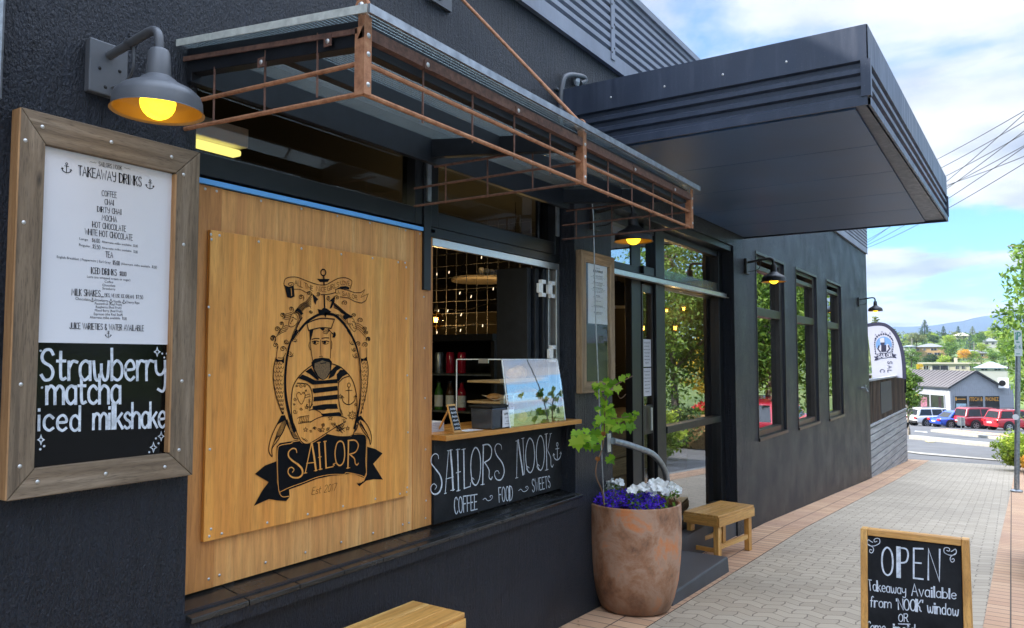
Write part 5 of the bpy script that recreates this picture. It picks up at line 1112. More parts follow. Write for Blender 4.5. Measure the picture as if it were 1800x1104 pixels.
def bottle(c, col, capc, h, label):
    t = thing('bottle', label, 'bottle', c, 'bottles in the drinks fridge'); r = .034
    m = MB(); m.lathe([(0, 0), (r, .002), (r, h*.6), (r*.8, h*.72), (r*.42, h*.82), (r*.4, h*.95), (0, h*.95)], c, 14); m.build('body', col, t, smooth=True)
    m = MB(); m.lathe([(r*1.02, h*.12), (r*1.02, h*.52)], c, 14); m.build('paper_label', M['white'], t, smooth=True)
    m = MB(); m.lathe([(r*.48, h*.95), (r*.48, h*1.0), (0, h*1.0)], c, 12); m.build('cap', capc, t, smooth=True)
gb = plain('green_bottle', (.05, .16, .03), .15); rb_ = plain('red_bottle', (.35, .01, .03), .15); yb_ = plain('yellow_can', (.55, .5, .03), .3); bb_ = plain('brown_bottle', (.06, .025, .012), .15)
ys = [1.55, 1.44, 1.33, 1.22, 1.11]
for i, (y, c_, n_) in enumerate(zip(ys, (gb, bb_, gb, bb_, rb_), ('green bottle with white label at the left of the fridge shelf', 'brown bottle with white label, second in the fridge row', 'green bottle in the middle of the fridge row', 'brown bottle right of the middle in the fridge row', 'red bottle at the right end of the fridge row'))): bottle((fx+.12, y, 1.253), c_, M['black'], .22, n_)
for i, (y, c_, n_) in enumerate(zip(ys, (yb_, M['black'], M['galv'], rb_, rb_), ('yellow can on the upper fridge shelf', 'black can on the upper fridge shelf', 'silver can on the upper fridge shelf', 'red can next to the silver can on the upper shelf', 'red can at the right end of the upper fridge shelf'))):
    t = thing('drink_can', n_, 'can', (fx+.12, y, 1.533), 'cans in the drinks fridge')
    m = MB(); m.lathe([(0, 0), (.03, .003), (.034, .012), (.034, .15), (.027, .165)], (fx+.12, y, 1.533), 14); m.build('body', c_, t, smooth=True); m = MB(); m.lathe([(.027, .165), (.025, .162), (0, .162)], (fx+.12, y, 1.533), 14); m.build('lid', M['alu'], t)
# wire grid with fairy lights
GX = 5.6
GR = thing('wire_grid', 'hanging wire grid behind the servery hatch', 'wire grid', (GX, 2.0, 2.2))
m = MB()
for k in range(22): m.tube([(GX, .45+.115*k, 1.83), (GX, .45+.115*k, 2.9)], .0028, 5)
for k in range(10): m.tube([(GX-.004, .4, 1.84+.11*k), (GX-.004, 3.0, 1.84+.11*k)], .0022, 5)
m.build('grid', plain('dull_grid_wire', (.13, .13, .13), .5), GR)
FLt = thing('fairy_lights', 'string of tiny warm lights draped over the wire grid', 'string lights', (GX-.03, 2.0, 2.2))
m = MB(); b_ = MB(); rr = random.Random(5)
for k in range(6):
    z = 1.95+.16*k; pts = [(GX-.03, .45+.25*i, z+.03*sin(i*1.9+k)) for i in range(11)]; cp = crom(pts, 4); m.tube(cp, .0018, 4)
    for p in cp[1::2]:
        if rr.random() < .36: q = Vector(p)+Vector((-.004, rr.uniform(-.02, .02), rr.uniform(-.035, .0))); b_.tube([q, q+Vector((0, rr.uniform(-.01, .01), -.022))], .0034, 5)
m.build('wire', M['black'], FLt); b_.build('bulbs', M['fairy'], FLt)
# olive/grey panels, posts and shelf deeper in the room
m = MB(); m.box(5.75, 5.83, 2.62, 2.72, .1, 2.9); tag(m.build('timber_post', M['pallet'], origin=(5.8, 2.65, .1)), 'rough timber post inside the servery behind the wire grid', 'post')
M['creamshelf'] = plain('cream_shelf_paint', (.7, .6, .45), .5)
HS = thing('hanging_wheel_shelf', 'round timber shelf hung inside the servery holding jars', 'shelf', (7.2, 2.6, 2.2)); c = PY(845, 492, 2.2)
m = MB(); m.lathe([(0, -.02), (.3, -.02), (.31, 0), (.3, .02), (0, .02)], c, 28); m.build('shelf_disc', M['creamshelf'], HS, smooth=True)
m = MB()
for k in range(4): m.tube([c+Vector((.26*cos(k*pi/2+.4), .26*sin(k*pi/2+.4), 0)), c+Vector((.0, 0, .6))], .004, 5)
m.build('hanging_rods', M['black'], HS)
for k in range(4):
    p = c+Vector((-.16+.09*k, -.12, .021)); m = MB(); m.lathe([(0, 0), (.03, .001), (.03, .07), (.02, .085), (0, .085)], p, 10); tag(m.build('jar', M['white'], origin=p, smooth=True), 'white jar on the hanging round shelf', 'jar', 'jars on the hanging round shelf')
def pendant(c, label, r=.045, top=2.94):
    c = Vector(c); t = thing('pendant_bulb', label, 'pendant lamp', c, 'filament bulbs hanging in the cafe')
    m = MB(); m.ball(c, r, 14, (1, 1, 1.1)); m.build('glass_bulb', M['amberglass'], t, smooth=True)
    m = MB()
    for k in range(4): m.tube([c+Vector((.012*cos(k*pi/2), .012*sin(k*pi/2), -.02)), c+Vector((.016*cos(k*pi/2+.5), .016*sin(k*pi/2+.5), .025))], .004, 5)
    m.build('filament', M['filament'], t)
    pl_ = bpy.data.lights.new('filament_light', 'POINT'); pl_.energy = 3.5; pl_.color = (1, .78, .52); pl_.shadow_soft_size = .04; lo_ = bpy.data.objects.new('filament_light', pl_); COL.objects.link(lo_); lo_.parent = t; lo_.location = (0, 0, 0)
    m = MB(); m.lathe([(.014, r*1.05), (.018, r*1.2), (.018, r*1.9), (.005, r*2.1)], c, 10); m.tube([c+Vector((0, 0, r*2)), (c.x, c.y, top)], .003, 5); m.build('cord_and_socket', M['black'], t, smooth=True)
for p, y, lab in (((766, 563), 1.9, 'filament bulb at the left edge of the hatch, above the fridge'), ((906, 553), 1.0, 'left of the paired filament bulbs by the folded hatch leaves'), ((917, 556), 1.4, 'right of the paired filament bulbs by the folded hatch leaves'), ((1130, 577), 1.1, 'round filament bulb seen beside the sliding door posters'), ((1187, 577), 1.0, 'round filament bulb low behind the big entrance pane'), ((1202, 543), 1.5, 'larger filament bulb high behind the big entrance pane'), ((1172, 546), 2.2, 'dim filament bulb high near the door mullion')): pendant(PY(p[0], p[1], y), lab, .06 if y < 1.2 else .075)
t = thing('dome_pendant', 'black metal dome pendant lamp with shiny lining hanging inside the doorway', 'pendant lamp', (5.9, 1.1, 2.0)); c = PY(1085, 540, .9)
m = MB(); m.lathe([(.03, .26), (.05, .24), (.16, .15), (.22, .03), (.23, 0)], c, 28); m.build('shade', M['black'], t, smooth=True); m = MB(); m.lathe([(.228, .001), (.215, .03), (.155, .145), (.04, .23)], c, 28); m.build('lining', M['alu'], t, smooth=True); m = MB(); m.tube([c+Vector((0, 0, .26)), (c.x, c.y, 2.94)], .006, 6); m.build('cord', M['black'], t)
m = MB(); c0 = PY(336, 246, .55); c1 = PY(418, 266, .55); m.box(c0.x-.6, c1.x, .52, .58, c1.z-.03, c1.z+.0); tl = m.build('fluorescent_light', M['tubelight'], origin=(c1.x-.3, .55, c1.z), bevel=.01); tag(tl, 'yellow fluorescent tube behind the highlight window', 'ceiling light')
al_ = bpy.data.lights.new('fluorescent_glow', 'AREA'); al_.shape = 'RECTANGLE'; al_.size = 1.2; al_.size_y = .08; al_.energy = 14; al_.color = (1, .88, .55); ao_ = bpy.data.objects.new('fluorescent_glow', al_); COL.objects.link(ao_); ao_.parent = tl; ao_.location = (-.3, 0, -.045)
m = MB(); m.box(c0.x-.62, c1.x+.02, .5, .6, c1.z+.012, c1.z+.1); m.build('fitting', M['white'], tl, bevel=.005)
# planks counter, plant and posters in the doorway
PC = thing('pallet_counter', 'counter faced with rough pallet planks just inside the doorway', 'counter', (6.8, .6, .1))
for k in range(6):
    m = MB(); m.box(5.75, 8.0, .54, .58, .11+.165*k, .11+.165*k+.158); m.build('plank', M['pallet'], PC, bevel=.003)
m = MB(); m.box(5.75, 8.0, .585, 1.3, .1, 1.1); m.build('carcass', M['black'], PC)
def blades(mb, c, n, L, spread, w, rnd, droop=.5):
    for i in range(n):
        a = rnd.uniform(0, 2*pi); l = L*rnd.uniform(.6, 1.1); s = spread*rnd.uniform(.3, 1); pts = []
        for k in range(5): t = k/4; pts.append(Vector(c)+Vector((cos(a)*s*t*(1+.3*t), sin(a)*s*t*(1+.3*t), l*(t-droop*t*t*.6))))
        mb.ribbon(pts, [w, w*1.1, w, w*.7, w*.15], Vector((-sin(a), cos(a), 0)).cross(Vector((0, 0, 1))), 0)
M['fern'] = leafmat('dark_indoor_leaf', [(.01, .03, .01), (.02, .06, .015), (.03, .08, .02)], .4, .2)
M['planter_glaze'] = plain('black_planter', (.02, .02, .02), .3)
PP = thing('indoor_plant', 'dark strappy pot plant on the pallet counter in the doorway', 'pot plant', (6.0, .85, 1.1)); c = (6.0, .85, 1.1)
m = MB(); m.lathe([(0, 0), (.09, 0), (.11, .16), (.1, .165), (0, .15)], c, 18); m.build('pot', M['planter_glaze'], PP, smooth=True); m = MB(); blades(m, (6.0, .85, 1.25), 120, .55, .4, .022, random.Random(2)); m.build('leaves', M['fern'], PP)
for (x, z0, z1, lab) in ((6.05, 1.58, 1.81, 'upper white notice sheet on the sliding door glass'), (6.05, 1.335, 1.57, 'lower white notice sheet on the sliding door glass')):
    t = m = MB(); m.box(5.956, 6.134, EY-.009, EY-.006, z0, z1); o = tag(m.build('notice_sheet', M['paper'], origin=(6.05, EY-.008, (z0+z1)/2)), lab, 'notice', 'notices on the sliding door'); im = MB()
    for i in range(7): zz = z1-.03-.028*i; ww = (.12, .1, .14, .11, .1, .12, .08)[i]; scrib(im, 6.045-ww/2, 6.045+ww/2, zz, .012 if i < 1 else .008, EY-.0098, .002, 80+i+int(z0*10))
    im.build('print', M['ink'], o)
m = MB(); m.box(6.372, 6.46, EY-.0075, EY-.005, 1.36, 1.66); o = tag(m.build('no_entry_sticker', M['white'], origin=(6.4, EY-.006, 1.5)), 'white sticker with a red ring at the left of the big entrance pane', 'sticker'); m = MB(); m.ribbon([(6.416+.03*cos(k*pi/9), EY-.0085, 1.58+.03*sin(k*pi/9)) for k in range(19)], .008, NY); m.ribbon([(6.395, EY-.0087, 1.6), (6.437, EY-.0087, 1.56)], .007, NY); m.build('red_ring', plain('red_print', (.6, .02, .02), .5), o)
# ================================================================== TERRACOTTA POT AND ITS PLANTS
PC_ = PZ(1117, 1066, gz(4.76)+.012); dpt = (PC_-CAM).dot(FW); RP = 81.5*dpt/F_PX; HP = PY(1118, 881, PC_.y).z-PC_.z
POT = thing('terracotta_pot', 'tall rusty brown glazed pot standing against the black wall by the step', 'plant pot', PC_)
hp = HP; rk = RP/.239; zk = HP/.645
prof = [(r_*rk, z_ if z_ >= HP-.06 else z_*zk) for r_, z_ in [(0, 0), (.16, 0), (.178, .012), (.2, .08), (.22, .18), (.232, .3), (.238, .42), (.239, .54), (.238, hp), (.231, hp+.006), (.222, hp), (.22, hp-.05)]]
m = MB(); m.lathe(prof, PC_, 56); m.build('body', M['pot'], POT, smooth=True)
m = MB(); m.disc(PC_+Vector((0, 0, hp-.04)), RP*.92, n=28); m.build('soil', M['soil'], POT)
top = PC_+Vector((0, 0, hp-.03)); rr = random.Random(11)
M['petal_white'] = plain('white_petal', (.82, .83, .82), .6, var=.04, spec=.2)
M['petal_blue'] = leafmat('blue_violet_petal', [(.05, .015, .42), (.09, .03, .62), (.16, .06, .75)], .6, .25)
M['leaf_green'] = leafmat('fresh_flower_leaf', [(.08, .16, .02), (.14, .26, .03), (.2, .32, .05)], .5, .3)
M['vine'] = leafmat('grapevine_leaf', [(.1, .25, .015), (.2, .4, .02), (.32, .54, .035), (.42, .56, .07)], .45, .45)
M['vine_red'] = leafmat('bronzed_vine_leaf', [(.2, .07, .02), (.3, .12, .03)], .5, .3)
M['stem'] = plain('brown_stem', (.16, .09, .05), .8, var=.3)
def leaf_quads(mb, c, n, R, s, rnd, sq=(1, 1, 1), up=.3):
    for i in range(n):
        while True:
            p = Vector((rnd.uniform(-1, 1), rnd.uniform(-1, 1), rnd.uniform(-1, 1)))
            if p.length < 1: break
        p = Vector((p.x*R*sq[0], p.y*R*sq[1], p.z*R*sq[2]))+Vector(c)
        d = Vector((rnd.gauss(0, 1), rnd.gauss(0, 1), rnd.gauss(0, 1)+up)).normalized(); t = d.orthogonal().normalized(); t.rotate(Matrix.Rotation(rnd.uniform(0, 6.28), 3, d)); b = d.cross(t); l = s*rnd.uniform(.6, 1.3); w = l*.42
        mb.add([p-t*l, p+b*w-t*l*.1+d*w*.2, p+t*l, p-b*w-t*l*.1+d*w*.2], [(0, 1, 2, 3)])
def petunia(mb, c, d, s):
    c = Vector(c); d = Vector(d).normalized(); a = d.orthogonal().normalized(); b = d.cross(a); n = 15
    ring = [c+d*(.012+.007*sin(5*2*pi*k/n))+(a*cos(2*pi*k/n)+b*sin(2*pi*k/n))*s*(1+.12*cos(5*2*pi*k/n)) for k in range(n)]
    mid = [c+d*.004+(a*cos(2*pi*k/n)+b*sin(2*pi*k/n))*s*.45 for k in range(n)]
    mb.add(ring+mid+[c-d*.02], [(k, (k+1) % n, n+(k+1) % n, n+k) for k in range(n)]+[(n+k, n+(k+1) % n, 2*n) for k in range(n)])
view = (CAM-top).normalized()
LF = lambda l, f: (l*-.54+f*-.84, l*.84+f*-.54)
for (ol, of, n, r, lab) in ((.13, -.1, 9, .085, 'white petunia at the back left of the terracotta pot'), (.0, .13, 10, .09, 'white petunia at the front middle of the terracotta pot'), (-.17, .07, 26, .125, 'largest white petunia, spilling over the right side of the pot')):
    ox, oy = LF(ol, of); c = top+Vector((ox, oy, .02)); t = thing('white_petunia', lab, 'flower', c, 'flowering plants in the terracotta pot')
    lf = MB(); leaf_quads(lf, c+Vector((0, 0, .05)), 90, r*1.05, .022, rr, (1, 1, .7)); lf.build('leaves', M['leaf_green'], t)
    bl = MB()
    for k in range(n):
        a = rr.uniform(0, 6.28); q = rr.uniform(.2, 1)*r; p = c+Vector((cos(a)*q, sin(a)*q, .075+.045*rr.random()+(.05 if n > 10 else .02)*(1-q/r))); petunia(bl, p, view+Vector((rr.gauss(0, .5), rr.gauss(0, .5), rr.uniform(.1, .9))), rr.uniform(.026, .033))
    bl.build('blossoms', M['petal_white'], t, smooth=True)
for (ol, of, r, lab) in ((.15, .09, .135, 'blue lobelia cushion at the left of the terracotta pot'), (-.05, .15, .13, 'blue lobelia cushion in the middle of the terracotta pot'), (-.03, -.1, .13, 'blue lobelia cushion at the back right of the terracotta pot')):
    ox, oy = LF(ol, of); c = top+Vector((ox, oy, .0)); t = thing('blue_lobelia', lab, 'flower', c, 'flowering plants in the terracotta pot')
    lf = MB(); leaf_quads(lf, c+Vector((0, 0, .03)), 60, r, .016, rr, (1, 1, .5)); lf.build('leaves', M['leaf_green'], t)
    bl = MB(); leaf_quads(bl, c+Vector((0, 0, .055)), 700, r, .0115, rr, (1.05, 1.05, .5), .8); bl.build('blossoms', M['petal_blue'], t)
# grapevine on its cord
GV = thing('grapevine', 'young grapevine with bright green lobed leaves climbing a cord out of the pot', 'climbing plant', top+Vector((-.09, 0, 0)))
yv = PC_.y
v = lambda px, py, dy=0: PY(px, py, yv+dy)
m = MB(); m.tube(crom([v(1062, 888), v(1058, 862), v(1048, 838), v(1049, 815), v(1058, 790), v(1062, 762), v(1063, 730), v(1066, 700), v(1078, 680), v(1098, 668), v(1112, 661)], 5), .0042, 6)
for a, b, c in (((1060, 765), (1035, 770), (1020, 770)), ((1063, 735), (1085, 735), (1105, 732)), ((1066, 705), (1050, 690), (1045, 688)), ((1080, 680), (1090, 700), (1100, 693))): m.tube(crom([v(*a), v(*b), v(*c)], 4), .0022, 5)
m.build('stem', M['stem'], GV, smooth=True)
LEAF = [(0, -.1), (.18, -.32), (.42, -.28), (.4, -.1), (.62, -.02), (.52, .18), (.7, .4), (.42, .42), (.36, .62), (.2, .55), (.0, 1.0)]
LEAF = LEAF+[(-x, y) for x, y in LEAF[-2:0:-1]]
def vine_leaf(mb, c, s, rnd, dr=None):
    n = (view*1.2+Vector((rnd.gauss(0, .45), rnd.gauss(0, .45), rnd.gauss(.25, .35)))).normalized(); dn = Vector((rnd.gauss(0, .5), rnd.gauss(0, .3), -1)) if dr is None else dr
    t = (dn-n*dn.dot(n)).normalized(); b = n.cross(t); c = Vector(c)
    pts = [c+b*x*s*.82+t*(y-.1)*s*.82+n*s*(.25*abs(x)*abs(x)-.12*y*y) for x, y in LEAF]; k = len(pts)
    mb.add(pts+[c+t*.2*s], [(i, (i+1) % k, k) for i in range(k)])
lm = MB(); lr = random.Random(4)
EXTRA = [(1056+lr.uniform(-14, 20), 670+lr.uniform(0, 90), lr.uniform(15, 22)) for q in range(16)]+[(1025+lr.uniform(-14, 22), 768+lr.uniform(-14, 18), lr.uniform(16, 24)) for q in range(7)]+[(1095+lr.uniform(-14, 24), 738+lr.uniform(-12, 14), lr.uniform(16, 22)) for q in range(6)]
for px, py, s in EXTRA+[(1093, 664, 16), (1058, 680, 20), (1078, 672, 22), (1085, 682, 20), (1070, 690, 19), (1062, 704, 20), (1052, 692, 16), (1064, 722, 22), (1075, 728, 22), (1055, 735, 24), (1068, 745, 24), (1062, 755, 20), (1090, 738, 22), (1102, 732, 22), (1112, 735, 22), (1118, 726, 16), (1108, 742, 18), (1096, 750, 18), (1082, 752, 18), (1040, 770, 26), (1052, 766, 22), (1022, 765, 24), (1014, 775, 26), (1034, 782, 24), (1048, 785, 18), (1030, 756, 16), (1072, 806, 22), (1066, 668, 14), (1104, 659, 12), (1048, 745, 18)]:
    vine_leaf(lm, v(px, py, lr.uniform(-.06, .06)), s*.0033*lr.uniform(.85, 1.15), lr)
lm.build('leaves', M['vine'], GV, smooth=True)
m = MB(); vine_leaf(m, v(1061, 762, -.03), .035, lr); vine_leaf(m, v(1051, 806, -.03), .036, lr); m.build('bronzed_leaves', M['vine_red'], GV)
m = MB(); m.tube([v(1062, 888), v(1054, 720), v(1047, 560), v(1043, 380), v(1040, 345)], .0038, 6); tag(m.build('training_cord', M['galv'], origin=v(1062, 888), smooth=True), 'thin grey cord running from the pot up past the narrow menu frame', 'cord')
# ================================================================== HANDRAIL
HR = thing('handrail', 'short galvanised pipe handrail curving down from the pillar beside the pot', 'handrail', (5.0, -.03, 1.1))
p0 = PY(1076, 776, -.03)
yh = -.09
pts = [PY(1077, 775, -.03), PY(1098, 780, -.05), PY(1122, 788, -.08), PY(1145, 797, -.1), PY(1160, 812, -.11), PY(1170, 832, -.11), PY(1174, 858, -.11)]
e = pts[-1]; pts += [Vector((e.x+.005, e.y, e.z-.25)), Vector((e.x+.005, e.y, .025))]
m = MB(); m.tube(crom(pts, 6), .024, 14); m.build('pipe', M['galv'], HR, smooth=True)
m = MB(); m.box(p0.x-.03, p0.x+.02, -.012, -.001, p0.z-.075, p0.z+.055); bp = m.build('bracket_plate', M['alu'], HR, bevel=.002); put_screw((p0.x-.005, -.012, p0.z+.04), bp, .006); put_screw((p0.x-.005, -.012, p0.z-.06), bp, .006)
# ================================================================== BENCHES
def bench(label, L, Wd, H, t=.085, leg=.06, nb=3):
    r = thing('timber_bench', label, 'bench', (0, 0, 0), 'varnished pine benches on the footpath')
    for k in range(nb):
        w = (Wd-.012)/nb; m = MB(); m.box(.0, L, -Wd/2+.006+k*w+.001, -Wd/2+.006+(k+1)*w-.001, H-.022, H); m.build('top_board', M['pine_x'], r, bevel=.003)
    m = MB(); m.box(0.002, L-.002, -Wd/2-.001, -Wd/2+.02, H-t, H-.023); m.build('apron', M['pine_x'], r, bevel=.002); m = MB(); m.box(.002, L-.002, Wd/2-.02, Wd/2+.001, H-t, H-.023); m.build('apron', M['pine_x'], r, bevel=.002)
    m = MB(); m.box(-.002, .02, -Wd/2+.021, Wd/2-.021, H-t, H-.023); m.build('end_apron', M['pine_y'], r, bevel=.002); m = MB(); m.box(L-.02, L+.002, -Wd/2+.021, Wd/2-.021, H-t, H-.023); m.build('end_apron', M['pine_y'], r, bevel=.002)
    for x in (.022, L-.022-leg):
        for y in (-Wd/2+.022, Wd/2-.022-leg*.8):
            m = MB(); m.box(x, x+leg, y, y+leg*.8, .0, H-.024); m.build('leg', M['pine_z'], r, bevel=.003)
    for y in (-Wd/2+.03, Wd/2-.06): m = MB(); m.box(.022+leg+.001, L-.023-leg, y, y+.026, .11, .15); m.build('stretcher', M['pine_x'], r, bevel=.002)
    m = MB(); m.box(.04, .07, -Wd/2+.022+leg*.8+.001, Wd/2-.023-leg*.8, .08, .115); m.build('cross_stretcher', M['pine_y'], r, bevel=.002)
    return r
b = bench('small varnished pine bench in front of the entrance behind the pot', .70, .355, .415, t=.1); N = PZ(1264, 907.5, .272); a = -radians(9.6)
b.location = (N.x+sin(-a)*.0+.355/2*sin(-a), N.y+.355/2*cos(a), .272-.415); b.rotation_euler = (0, 0, a)
b = bench('varnished pine bench below the tiled sill at the bottom edge of the photo', .95, .31, .5, t=.1, leg=.07); a = -radians(1.0)
b.location = (2.735-.95, -.225, .555-.5); b.rotation_euler = (0, 0, a)
# ================================================================== SANDWICH BOARD
AB = thing('sandwich_board', 'timber framed chalk sandwich board reading OPEN takeaway available from Nook window', 'sandwich board', (4.0, -2.0, gz(4)))
Q = lambda px, py, d=0: None
x_t = 4.0; zt_ = PX(1513, 928, x_t).z; yl = PX(1513, 928, x_t).y; yr = PX(1703, 950, x_t-.03).y
lean = .13                                       # foot comes forward (towards -x)
H = zt_-gz(4)+.0
def ab(px, py, o=0.0):
    """pixel -> leaning face plane through the top edge"""
    n = Vector((-1, 0, lean)).normalized(); p0 = Vector((x_t, 0, zt_)); d = ray(px, py); t = (p0-CAM).dot(n)/d.dot(n); return CAM+d*t+n*o
n_ab = Vector((-1, 0, lean)).normalized(); dn_ab = Vector((-lean, 0, -1)).normalized(); L = H/abs(dn_ab.z)
def leaf_frame(top, dn, n, par):
    top = Vector(top); w = yl-yr; fw = .03
    T = lambda s, t, o: Vector((top.x, yl-s*w, top.z))+dn*t+n*o
    def slab(s0, s1, t0, t1, o0, o1, name, mat):
        m = MB(); lo = [T(s0, t0, o0), T(s1, t0, o0), T(s1, t1, o0), T(s0, t1, o0)]; hi = [T(s0, t0, o1), T(s1, t0, o1), T(s1, t1, o1), T(s0, t1, o1)]; m.hexa(lo, hi); o = m.build(name, mat, par, bevel=.003)
        bm = bmesh.new(); bm.from_mesh(o.data); bmesh.ops.recalc_face_normals(bm, faces=bm.faces); bm.to_mesh(o.data); bm.free(); return o
    f = fw/w
    slab(0, f, 0, L-.005, -.012, .012, 'stile', M['pine_z']); slab(1-f, 1, 0, L-.005, -.012, .012, 'stile', M['pine_z']); slab(f+.002, 1-f-.002, .001, fw, -.0105, .0105, 'rail', M['pine_y']); slab(f+.002, 1-f-.002, L-.14, L-.1, -.0105, .0105, 'rail', M['pine_y'])
    return slab(f+.001, 1-f-.001, fw+.001, L-.141, -.003, .003, 'chalkboard', M['chalkboard'])
cb = leaf_frame((x_t, 0, zt_), dn_ab, n_ab, AB)
leaf_frame((x_t+.03, 0, zt_), Vector((lean, 0, -1)).normalized(), Vector((1, 0, lean)).normalized(), AB)
im = MB(); A_ = lambda x, y: ab(1500+x/3.21, 760+y/3.21, .0042)
def AT(t, TL, TR, BR, BL, sw, **k): hand(im, t, [A_(*TL), A_(*TR), A_(*BR), A_(*BL)], sw, n_ab, **k)
AT('OPEN', (160, 648), (488, 660), (486, 838), (162, 802), .055, gap=.28, heavy=1.6)
AT('Takeaway', (80, 830), (296, 860), (296, 914), (86, 890), .085, gap=.14, heavy=.8); AT('Available', (328, 852), (580, 888), (580, 940), (330, 920), .085, gap=.14, heavy=.8)
AT('from', (98, 923), (214, 940), (214, 990), (96, 984), .09, heavy=.6); AT("'NOOK'", (242, 938), (394, 946), (392, 1010), (246, 998), .1, heavy=1.4, gap=.12); AT('window', (418, 950), (594, 976), (592, 1036), (420, 1016), .09, heavy=.8)
AT('OR', (256, 1026), (308, 1022), (310, 1068), (256, 1066), .1); AT('Come', (80, 1066), (182, 1072), (180, 1128), (64, 1120), .09, heavy=.8); AT('inside', (226, 1074), (384, 1086), (382, 1146), (228, 1134), .1, heavy=.8)
im.ribbon([A_(256, 1080), A_(320, 1082)], .004, n_ab)
def AR(pts, w): im.ribbon(off([A_(p.x, p.y) for p in crom([Vector((x, y, 0)) for x, y in pts], 5)], n_ab), w, n_ab)
for sx, ox, oy in ((1, 0, 0), (-1, 662, 52)):
    g = lambda x, y: (ox+sx*x, oy+y)
    AR([g(110, 600+20), g(100, 605+10), g(86, 606), g(80, 622), g(90, 638), g(120, 640), g(148, 625), g(148, 602), g(130, 598), g(118, 606), g(122, 618), g(134, 614)], .0032); AR([g(86, 632), g(112, 650), g(114, 668), g(104, 680), g(92, 672), g(96, 660), g(106, 664)], .0032)
im.build('chalk_writing', M['chalk'], cb)
# ================================================================== PARKING SIGN, TAP, BUMPER
GP = Vector((16.3, -2.43, gz(16.3)))
PS = thing('parking_sign', 'grey steel post with a white 1P parking sign at the path edge', 'parking sign', GP)
m = MB(); tp = PX(1790, 585, 16.3); bt = PX(1787, 864, 16.3); m.tube([(16.3, bt.y, bt.z-.05), (16.3, tp.y, tp.z+.03)], .042, 14); m.lathe([(.1, 0), (.1, .02), (.05, .04)], (16.3, bt.y, bt.z), 12); m.build('post', M['galv'], PS, smooth=True)
s0, s1 = PX(1782, 581, 16.24), PX(1797.5, 626, 16.24)
m = MB(); m.box(16.24, 16.246, s1.y-.0, s0.y, s1.z, s0.z); sg = m.build('sign_plate', plain('pale_sign_face', (.62, .68, .64), .5, var=.03), PS)
im = MB(); XN = Vector((-1, 0, 0)); XP = lambda px, py: PX(px, py, 16.238)
hand(im, '1P', [XP(1784.6, 584.5), XP(1793.5, 584.5), XP(1793.5, 597), XP(1784.6, 597)], .16, XN); hand(im, '8.-6.', [XP(1783.6, 606.5), XP(1795.5, 606.5), XP(1795.5, 612.5), XP(1783.6, 612.5)], .15, XN)
im.ribbon([XP(1786.5, 622), XP(1792.5, 622)], .012, XN); im.ribbon([XP(1787, 601.5), XP(1791.5, 601.5)], .02, XN); im.build('sign_print', plain('green_sign_print', (.1, .3, .22), .6), sg)
m = MB(); c = PX(1785.5, 733, 16.25); m.disc(c+Vector((-.002, 0, 0)), .05, (-1, 0, 0), 16); m.build('reflector', M['white'], PS)
m = MB(); c = PY(1516, 682, -.02); m.tube([c+Vector((0, .019, 0)), c+Vector((0, -.06, 0))], .02, 8); m.tube([c+Vector((0, -.05, .005)), c+Vector((.02, -.09, -.07))], .016, 8); m.box(c.x-.05, c.x+.05, -.09, -.07, c.z+.035, c.z+.05); m.tube([c+Vector((0, -.055, 0)), c+Vector((0, -.055, .06))], .01, 8)
tag(m.build('wall_tap', M['galv'], origin=c, smooth=True), 'small metal tap on the wall near the timber deck', 'tap')
# ================================================================== DECK beyond the building
DK = thing('timber_deck', 'raised deck with brown slat balustrade over grey weathered boards at the corner', 'deck', (20.3, .1, gz(20)))
dx0, dx1 = 17.02, 23.6; zr0, zr1 = 1.22, 1.22; zs = .27
m = MB(); zb0 = gz(dx0)-.3
nb = 11
for k in range(nb):
    za = -1.45+k*(zs-.02+1.45)/nb; zb = za+(zs-.02+1.45)/nb-.012; m.box(dx0, dx1, .02, .1, za, zb-.012)
m.build('base_boards', M['greyboard'], DK)
m = MB(); m.box(dx0, dx1, .1, 5, -1.4, zs-.05); m.box(dx1, dx1+.03, .03, 5, -1.5, zs-.04); m.build('deck_base', M['greyboard'], DK)
m = MB(); m.box(dx0, dx1+.02, .0, .12, zs-.018, zs+.03); m.build('ledge_board', M['greyboard'], DK, bevel=.004)
m = MB(); x = dx0+.05; k = 0
rr = random.Random(8)
while x < dx1-.05:
    m.box(x, x+.06, .03+.012*(k % 2), .06+.012*(k % 2), zs+.05+rr.uniform(-.03, .0), zr0-.045); x += .098; k += 1
y = .09
while y < 3.5: m.box(dx1-.03, dx1-.005, y, y+.062, zs+.04, zr0-.045); y += .078
tag(m.build('slat_screen', M['slat'], DK), kind=None)
m = MB(); m.box(dx0+.02, dx1-.08, .098, .104, zs+.05, zr0-.06); m.build('gap_shade_sheet', M['black'], DK)  # added black sheet that puts shade into the gaps between slats
m = MB(); m.box(dx0+1.75, dx0+3.6, .02, .033, zs+.15, zr0-.1); m.build('dark_panel', plain('dark_mesh_panel', (.03, .035, .042), .6), DK)
m = MB(); m.box(dx0, dx1+.03, .0, .12, zr0-.04, zr0); m.box(dx1-.07, dx1+.03, .121, 4, zr0-.04, zr0-.001); m.build('hand_rail', M['greyboard'], DK, bevel=.004)
m = MB()
for x in (dx0+.1, dx0+3.3, dx1-.06): m.box(x, x+.05, .062, .11, zs+.03, zr0-.041)
m.build('rail_posts', M['slat'], DK)
m = MB(); m.box(dx1-1.6, dx1-1.3, .2, .5, zr0-.02, zr0+.12); o = tag(m.build('planter_box', M['white'], origin=(dx1-1.45, .35, zr0), bevel=.01), 'small pale planter box behind the deck rail', 'planter'); m = MB(); leaf_quads(m, (dx1-1.45, .35, zr0+.2), 60, .13, .04, rr); m.build('leaves', M['leaf_green'], o)
